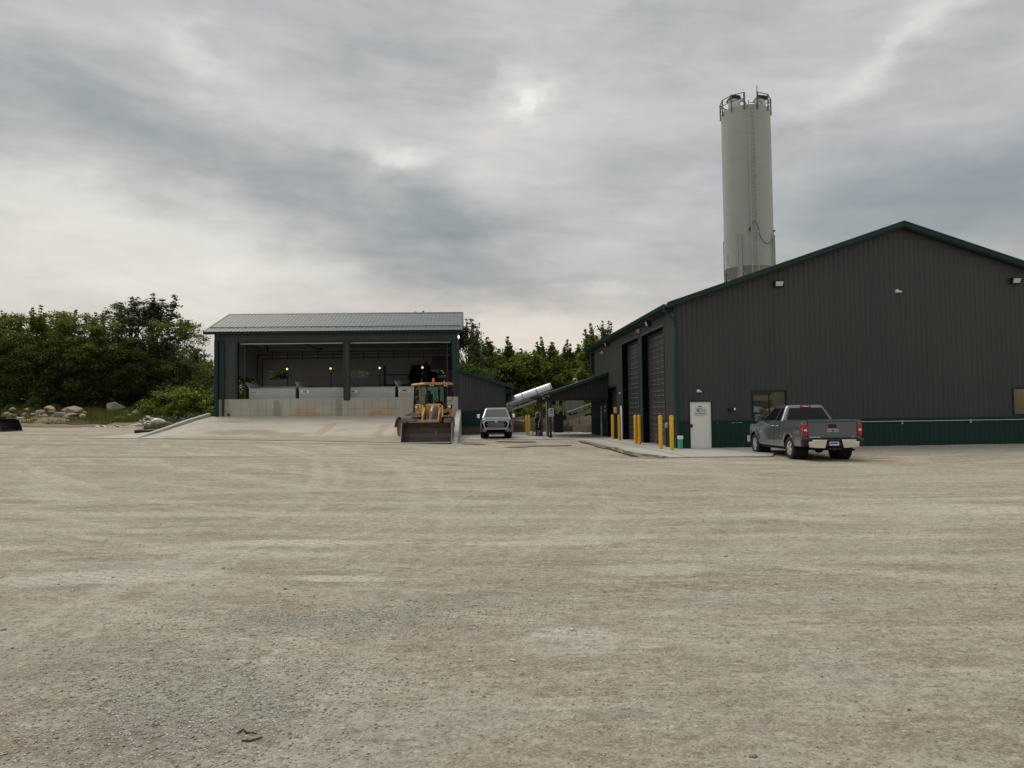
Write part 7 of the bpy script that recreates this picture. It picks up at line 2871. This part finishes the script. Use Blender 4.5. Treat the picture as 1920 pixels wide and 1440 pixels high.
# the two tall ones and their neighbours
pt(TA, 243, 556, 92, 'tall dark tree with a rounded ragged top, left of the tallest tree', GW, 1.45)
pt(TB, 287, 549, 93, 'tallest tree of the left wood, dark with a spiky top', GW, 1.55)
pt(LB, 333, 590, 90, 'airy light green tree whose branches reach towards the barn, sky showing through', GW, .85)
pt(LA, 192, 588, 88, 'light green feathery tree left of the two tallest', GW, .95)
pt(LB, 140, 578, 90, 'light green feathery tree in the middle of the left wood', GW, .9, 1.0)
pt(LA, 72, 575, 89, 'tall light green feathery tree right of the left picture edge', GW, .95, 2.2)
pt(LB, 12, 582, 88, 'light green feathery tree at the left picture edge', GW, .9, 3.5)
pt(LA, 108, 588, 94, 'light green feathery tree half hidden in the second row of the left wood', GW, .9, 4.2)
pt(LA, -40, 580, 90, 'light green feathery tree just beyond the left picture edge', GW, .9, 5.0)
pt(TA, 365, 648, 96, 'small dark tree with an open crown nearest the barn', GW, .9, 2.0)
for i, (px, py, Y, pr) in enumerate([(35, 640, 87, DA), (85, 632, 86, DB), (130, 622, 86.5, DC), (175, 640, 86, DA), (222, 640, 87, DB), (268, 648, 88, DC), (300, 640, 95, DA), (-10, 640, 88, DC),
                                     (330, 660, 94, DB), (365, 672, 98, DC), (392, 668, 104, DA), (404, 690, 108, DB), (55, 620, 96, DC), (150, 618, 97, DA), (240, 625, 98, DB), (200, 612, 102, DC), (100, 612, 103, DB),
                                     (5, 612, 103, DA), (300, 628, 104, DC), (345, 668, 108, DA), (440, 690, 112, DB)]):
    pt(pr, px, py, Y, wood_label(px, Y), GW, 1.1)
# behind the barn and between the buildings
pt(TB, 876, 596, 88, 'ragged dark tree leaning out beside the right end of the barn roof', GC, 1.0, 1.3)
pt(SA, 888, 628, 92, 'leafy tree just right of the barn corner', GC, 1.0)
pt(TB, 793, 581, 98, 'tree with only its bare twigs showing over the barn ridge', GC, .7, .2)
row = [(915, 640, 96, SB), (928, 652, 100, SD), (952, 645, 97, SA), (975, 660, 99, SB), (992, 655, 96, SD), (1014, 645, 98, SA), (1035, 648, 97, SB), (1050, 660, 101, SD), (1066, 650, 99, SA), (1085, 652, 98, SB),
       (900, 665, 102, SD), (940, 668, 94, SB), (965, 672, 93, SD), (1003, 668, 93, SB), (1027, 665, 104, SD), (1042, 672, 94, SA), (1075, 668, 94, SD), (1103, 650, 101, SD)]
for i, (px, py, Y, pr) in enumerate(row):
    pt(pr, px, py, Y, wood_label(px, Y), GC, 1.15)
pt(SA, 1106, 622, 88, 'taller dark green tree rising beside the far eave of the shop', GC, 1.1)
pt(TB, 1130, 600, 91, 'slender pale leaved tree top above the far eave of the shop', GC, .8, 3.0)
pt(SB, 1118, 640, 94, 'dark green tree behind the far end of the shop', GC, 1.1)
for i, px in enumerate(range(-30, 400, 55)):      # far row closing the wood
    pt((DA, DB, DC)[i % 3], px, 668, 118, wood_label(px, 118), GW, 1.5)
for i, px in enumerate(range(885, 1120, 45)):
    pt((SD, SB)[i % 2], px, 690, 112, wood_label(px, 112), GC, 1.7)

for i, px in enumerate(range(455, 880, 28)):
    pt((DB, DA, DC)[i % 3], px, 668 + (i * 13) % 9, 84 + (i * 7) % 5, 'dark leafy tree close behind the barn, seen only through its rear windows', 'trees close behind the barn', 1.3)

# bushes
BB, BM_ = make_tree('bush', 51, 3.4, '', 'bright bushes beside the barn', LEAF['bright'], 'bush'), make_tree('bush', 52, 3.0, '', 'dark bushes at the wood edge', LEAF['mid'], 'bush')
NB[BB], NB[BM_] = 3.5, 3.1
pt(BB, 322, 720, 82, 'bright yellow green bush, left of the two beside the barn', 'bright bushes beside the barn', 1.15, .3)
pt(BB, 368, 722, 80, 'bright yellow green bush touching the barn corner', 'bright bushes beside the barn', 1.25, 2.0)
pt(BB, 268, 748, 85, 'small yellow green bush under the tall trees', 'bright bushes beside the barn', 1.0, 4.0)
pt(BB, 402, 735, 84, 'bright yellow green bush seen through the barn side opening', 'bright bushes beside the barn', 1.3, 5.0)
pt(BB, 450, 738, 84, 'bright yellow green bush behind the barn side wall', 'bright bushes beside the barn', 1.3, 1.0)
pt(BM_, 66, 742, 83, 'scrubby green shrub growing above the boulder heap', 'dark bushes at the wood edge', .9, 1.0)
pt(BM_, 104, 757, 82, 'small green shrub behind the rounded boulder', 'dark bushes at the wood edge', .9, 3.0)
pt(BM_, 284, 765, 80, 'low green shrub right of the grey boulder', 'dark bushes at the wood edge', 1.1, 2.0)
pt(BM_, 20, 757, 82, 'low shrub at the left edge above the black loader', 'dark bushes at the wood edge', 1.0, 5.0)
pt(BM_, 345, 762, 78, 'low dark shrub by the foot of the barn wall', 'dark bushes at the wood edge', 1.2, 4.4)
for i, px in enumerate(range(-10, 300, 26)):
    pt(BM_, px, 752 + (i * 37) % 11, 86.5 + (i % 3), wood_label(px, 80, 'bush'), 'undergrowth bushes of the left wood', 1.5, i * 1.3)
for i, px in enumerate(range(905, 1120, 20)):
    pt(BM_, px, 752 + (i * 29) % 13, 84 + (i % 3) * 2, wood_label(px, 80, 'bush'), 'undergrowth bushes between the buildings', 1.6, i * 1.7)


# grass on the bank and beyond
def grass(name, regions, label, seed, cols):
    rs = np.random.RandomState(seed)
    P = []
    for (x0, x1, y0, y1, n) in regions:
        x, y = x0 + (x1 - x0) * rs.rand(n), y0 + (y1 - y0) * rs.rand(n)
        keep = vnoise(x * .5 + 3, y * .5 + 9) > .28
        P.append(np.stack([x[keep], y[keep]], -1))
    P = np.concatenate(P)
    z = np.array([TZ(a, b) for a, b in P])
    n = len(P)
    a = rs.rand(n) * 6.28
    hgt = .12 + .38 * rs.rand(n) ** 2 + .25 * vnoise(P[:, 0] * .8, P[:, 1] * .8)
    w = .04
    dx, dy = np.cos(a) * w, np.sin(a) * w
    lx, ly = rs.randn(n) * .08, rs.randn(n) * .08
    V = np.stack([np.stack([P[:, 0] - dx, P[:, 1] - dy, z - .03], -1), np.stack([P[:, 0] + dx, P[:, 1] + dy, z - .03], -1), np.stack([P[:, 0] + lx, P[:, 1] + ly, z + hgt], -1)], 1)
    me = bpy.data.meshes.new(name)
    me.vertices.add(n * 3)
    me.vertices.foreach_set('co', V.reshape(-1))
    me.loops.add(n * 3)
    me.loops.foreach_set('vertex_index', np.arange(n * 3))
    me.polygons.add(n)
    me.polygons.foreach_set('loop_start', np.arange(0, n * 3, 3))
    me.materials.append(cols)
    me.update()
    me.validate()
    o = bpy.data.objects.new(name, me)
    COL.objects.link(o)
    tag(o, label, 'grass', kind='stuff')


GRM = island_mat('grass_blades', [(0, (.07, .095, .02)), (.5, (.13, .155, .032)), (.85, (.19, .195, .055)), (1, (.30, .27, .13))], .7, transl=.35)
grass('bank_grass', [(-50, -20.5, 76.6, 88, 60000), (-28, -20.5, 68, 80, 16000), (-50, -34, 73.5, 80, 6500)], 'rough green grass on the bank behind the rubble', 4, GRM)
grass('far_grass', [(-3, 20, 73, 92, 22000)], 'rough grass behind the dirt mound between the buildings', 6, GRM)


def turf_sheet(name, x0, x1, y0, y1, mat, dz, label, inner=0.0):
    m = MB()
    nx, ny = 44, 30
    rnd = random.Random(3)
    vs = []
    for j in range(ny + 1):
        for i in range(nx + 1):
            x, y = x0 + (x1 - x0) * i / nx, y0 + (y1 - y0) * j / ny
            if j == 0: y += rnd.uniform(-.6, .6)
            vs.append((x, y, TZ(x, y) + dz - (.06 if j == 0 or i in (0, nx) else 0)))
    m.add(vs, [(j * (nx + 1) + i, j * (nx + 1) + i + 1, (j + 1) * (nx + 1) + i + 1, (j + 1) * (nx + 1) + i) for j in range(ny) for i in range(nx)])
    struct(m.build(name, mat, smooth=60), label)


TURF = pm('turf_soil', (.085, .09, .038), .95, var=.5, vscale=1.0, bump=.5, bscale=5)
turf_sheet('bank', -120, -20.5, 76.2, 180, TURF, .05, 'weedy green bank behind the rubble')
turf_sheet('verge', -28.5, -20.3, 67.5, 80, TURF, .04, 'grass verge beside the barn')
turf_sheet('woodland_floor', -20.4, 60, 74, 190, TURF, .05, 'dark woodland floor behind the buildings')


# ------------------------------------------------------------------ rubble, boulders, debris
TAN = pm('tan_rock', (.36, .29, .21), .85, var=.2, vscale=3, bump=.4, bscale=6)
PALE = pm('pale_rock', (.46, .40, .31), .85, var=.2, vscale=3, bump=.4, bscale=6)
GRK = pm('grey_rock', (.27, .245, .21), .85, var=.3, vscale=2.5, bump=.5, bscale=5)


def boulder(px, py, wpx, hpx, Y, mat, label, seed, group=None, sub=3, flat=None):
    """angular boulder seen with its middle at (px, py), wpx wide and hpx high"""
    p = at(px, py, Y=Y)
    k = Y / FPX
    rx, rz = wpx * k / 2 * 1.3, hpx * k / 2 * 1.3
    rnd = random.Random(seed)
    bm = bmesh.new()
    for _ in range(15):
        v = Vector((rnd.gauss(0, 1), rnd.gauss(0, 1), rnd.gauss(0, 1))).normalized() * rnd.uniform(.8, 1.1)
        bm.verts.new((v.x * rx, v.y * rx * .8, v.z * rz))
    r = bmesh.ops.convex_hull(bm, input=bm.verts)
    bmesh.ops.delete(bm, geom=[v for v in bm.verts if not v.link_faces], context='VERTS')
    bm.verts.index_update()
    m = MB()
    m.add([v.co + Vector((p.x, Y, p.z)) for v in bm.verts], [tuple(v.index for v in f.verts) for f in bm.faces])
    bm.free()
    o = m.build('boulder', mat, loc=(p.x, Y, p.z - rz * .8), bevel=min(.06, rx * .12), seg=2)
    return tag(o, label, 'rock', group)


GR = 'rocks of the rubble heap'
boulder(93, 768, 18, 12, 80, pm('pinkish_rock', (.43, .32, .23), .85, var=.12, vscale=3, bump=.3, bscale=6), 'rounded pinkish tan boulder on top of the heap', 5, GR)
boulder(139, 772, 26, 21, 79, TAN, 'large angular tan boulder right of the rounded one', 9, GR)
boulder(122, 768, 9, 9, 80.5, TAN, 'small tan rock wedged beside the large angular boulder', 10, GR)
boulder(113, 778, 20, 14, 78, GRK, 'grey boulder below the rounded pinkish one', 12, GR)
boulder(76, 774, 16, 11, 78.5, GRK, 'flat grey rock left of the rounded boulder', 14, GR)
boulder(213, 767, 34, 20, 83, pm('weathered_rock', (.30, .27, .22), .9, var=.35, vscale=4, bump=.6, bscale=5), 'largest boulder, a weathered grey block alone on the bank', 21)
boulder(234, 775, 18, 9, 82.5, TAN, 'low tan slab at the foot of the largest boulder', 22)
boulder(254, 777, 15, 15, 80.5, GRK, 'grey upright boulder halfway to the barn', 23)
boulder(64, 785, 10, 9, 75, TAN, 'round tan cobble at the lower left of the heap', 24, GR)
boulder(155, 774, 14, 8, 80, TAN, 'small tan rock at the right end of the heap', 27, GR)
for i, (px, py, w, h) in enumerate([(22, 768, 12, 8), (12, 775, 10, 5), (50, 768, 8, 5), (45, 776, 10, 5), (84, 783, 13, 6), (94, 786, 11, 7), (101, 781, 12, 9), (128, 782, 13, 7), (137, 785, 12, 6), (88, 791, 14, 6),
                                   (143, 788, 15, 6), (101, 791, 9, 5), (115, 793, 10, 4), (60, 777, 9, 5), (133, 778, 22, 6), (33, 784, 10, 5), (21, 778, 8, 5), (226, 783, 20, 4), (243, 779, 8, 5), (72, 780, 12, 6)]):
    boulder(px, py, w, h, 76.5 + (795 - py) * .11, TAN if i % 3 else GRK, 'smaller tan or grey rock in the rubble around the big boulders', 60 + i, 'smaller rocks of the rubble heap', sub=2)

rr_ = random.Random(31)
for i in range(34):
    px = rr_.uniform(66, 156) if i < 26 else rr_.uniform(0, 60)
    py = rr_.uniform(776, 794) - (4 if 95 < px < 140 else 0)
    w = rr_.uniform(7, 17)
    boulder(px, py, w, w * rr_.uniform(.4, .75), 76.0 + (795 - py) * .16, (TAN, GRK, PALE)[i % 3], 'smaller tan or grey rock in the rubble around the big boulders', 160 + i, 'smaller rocks of the rubble heap', sub=2)
SAND_M = pm('sandy_dirt', (.225, .172, .115), .95, var=.25, vscale=2, bump=.5, bscale=8)
for i, (px, py, rx, ry, h, Y, lab) in enumerate([(60, 800, 2.6, 1.2, .34, 72.5, 'low tan dirt berm in front of the rocks, at the left'), (105, 800, 2.4, 1.0, .30, 72.5, 'low brown dirt berm below the dark pipes'), (92, 790, 3.0, 2.0, .45, 76.5, 'brown dirt slope under the rocks'),
                                                 (35, 799, 2.2, 1.3, .3, 73, 'low dirt berm next to the black loader'), (240, 800, 3.2, .9, .22, 75, 'thin dirt line under the white debris'), (160, 800, 3.0, .8, .22, 73.5, 'thin dirt line right of the pipes')]):
    p = at(px, py, Y=Y)
    heap('dirt_berm', p.x, Y, rx, ry, h, SAND_M, lab, 'dirt berm', i + 3, TZ(p.x, Y) - .05, .2)
PIPE = pm('blue_grey_pipe', (.13, .155, .185), .5, var=.1)
for i, (xa, ya, xb, yb, Y) in enumerate([(68, 795.5, 158, 793, 73.5), (96, 797.5, 165, 795, 73.2), (118, 799.5, 168, 797.5, 73.0)]):
    a, b = ground_at(xa, ya + 1), ground_at(xb, yb + 1)
    a, b = a + Vector((0, 0, .22)), b + Vector((0, 0, .22))
    m = MB()
    m.tube([a, b], .055, 12)
    tag(m.build('plastic_pipe', PIPE, smooth=40, loc=tuple(a)), ['longest blue grey pipe lying across the dirt below the boulders', 'blue grey pipe in the middle of the three', 'shortest blue grey pipe, nearest the yard'][i], 'pipe', 'pipes on the rubble')
# white and pink debris
DW = pm('white_sheet', (.66, .65, .62), .5, var=.1, vscale=4)
DP = pm('pink_debris', (.50, .34, .28), .8, var=.15)
DT = pm('tan_debris', (.48, .40, .31), .8, var=.15)
rnd = random.Random(77)
n = 0
for i in range(70):
    px = 175 + 124 * rnd.random() ** .7
    top = 17 * max(0, 1 - abs((px - 278) / 34)) + 3
    up_ = rnd.uniform(0, top) if px >= 235 else rnd.uniform(0, 3)
    w, h = rnd.uniform(3, 10), rnd.uniform(1.6, 4.0)
    if px < 235: w, h = w * .8, h * .7
    g = ground_at(px, 801.5 - .0 * px)
    Y = g.y + up_ * .12
    gx = g.x * Y / g.y
    p = Vector((gx, Y, max(TZ(gx, Y) + .03, g.z + up_ * Y / FPX)))
    m = MB()
    k = Y / FPX
    m.rock((0, 0, 0), (w * k * .55, w * k * .5, h * k * .6), 200 + i, sub=1)
    m.xform(Matrix.Translation(p) @ Matrix.Rotation(rnd.uniform(-.5, .5), 4, 'Y') @ Matrix.Rotation(rnd.uniform(0, 3), 4, 'Z'))
    tag(m.build('debris_piece', (DW, DW, DT, DP, DW)[i % 5], loc=tuple(p)), 'pale broken piece in the low debris pile left of the ramp', 'debris', 'pieces of the pale debris pile')
g = ground_at(292, 800)
p = Vector((g.x, g.y + .5, g.z + .42))
m = MB()
m.rock((0, 0, 0), (.72, .5, .40), 9, sub=3, amp=.3)
m.xform(Matrix.Translation(p))
tag(m.build('plastic_sheeting', pm('clear_sheeting', (.50, .53, .50), .3, var=.15, vscale=6, bump=.8, bscale=5), smooth=30, loc=tuple(p)), 'bulging bundle of milky plastic sheeting at the right end of the debris pile', 'plastic sheeting')
p = at(205, 788, Y=79)
tag(MB().box(p.x - .5, p.x + .6, 78.8, 79.2, p.z - .05, p.z + .02).build('plastic_scrap', DW, loc=tuple(p)), 'white scrap lying in the grass above the debris', 'scrap')
g = ground_at(280, 799)
heap('dirt_berm', g.x, g.y + 1, 2.2, 1.2, .45, SAND_M, 'dirt under the pale debris pile', 'dirt berm', 11, TZ(g.x, g.y + 1) - .05, .2)

# flat dark steel bundle by the ramp
g0 = ground_at(251, 818)
t = thing('metal_bundle', (g0.x, g0.y, g0.z), 'bundle of dark steel panels lying on the gravel beside the ramp', 'metal panels')
a, b = Vector((g0.x + .2, g0.y - .3, 0)), at(302, 806, Z=TZ(-22, 60) + .05)
b = Vector((-21.7, 60.5, 0))
d = (b - a).normalized()
sdv = Vector((d.y, -d.x, 0))
for k, (w0, w1, z0, z1, l0, l1, mt) in enumerate([(-.1, 1.5, .03, .16, 0, 10.0, BLACK), (-.05, .9, .19, .40, .0, 5.2, BLACK), (.0, 1.4, .19, .34, 5.3, 10.2, pm('green_grey_sheet', (.10, .13, .125), .35, metal=.3))]):
    m = MB()
    q = [a + sdv * w0 + d * l0, a + sdv * w1 + d * l0, a + sdv * w1 + d * l1, a + sdv * w0 + d * l1]
    m.hexa([(v.x, v.y, TZ(v.x, v.y) + z0) for v in q], [(v.x, v.y, TZ(v.x, v.y) + z1) for v in q])
    m.build('panel', mt, t, bevel=.01)

# purple flowering weeds by the barn
rs = np.random.RandomState(9)
cx, cy = at(372, 777, Y=74).x, 74.0
P = np.stack([cx + rs.randn(260) * 1.6, cy + rs.randn(260) * .8, np.zeros(260)], -1)
P[:, 2] = [TZ(a, b) + .5 + .5 * rs.rand() for a, b, _ in P]
me = quads_mesh('flower_weeds', P, .07, rs, island_mat('flower_petals', [(0, (.16, .12, .20)), (.6, (.30, .24, .33)), (1, (.45, .42, .45))]))
o = bpy.data.objects.new('flower_weeds', me)
COL.objects.link(o)
tag(o, 'purple and white flowering weeds by the foot of the barn wall', 'weeds', kind='stuff')

# sticks in the foreground
for i, (pts, r) in enumerate([([(446, 1380), (456, 1379), (463, 1384), (472, 1386), (484, 1381)], .0048), ([(453, 1397), (470, 1395), (491, 1391)], .0045)]):
    pp = [ground_at(*p) for p in pts]
    pp = [Vector((v.x, v.y, TZF(v.x, v.y) + .006)) for v in pp]
    m = MB()
    m.tube(pp, [r, r * 1.1, r, r * .8, r * .4][:len(pp)], 7)
    if i == 0: m.tube([pp[3], pp[3] + (pp[4] - pp[3]) * .7 + Vector((.01, .05, .0))], [r * .6, r * .3], 5)
    tag(m.build('stick', pm('dead_wood', (.075, .060, .045), .9, var=.3), smooth=50, loc=tuple(pp[0])), ['forked dark stick lying on the gravel in the foreground', 'straight reddish stick just below the forked one'][i], 'stick')

cam.data.dof.use_dof = False
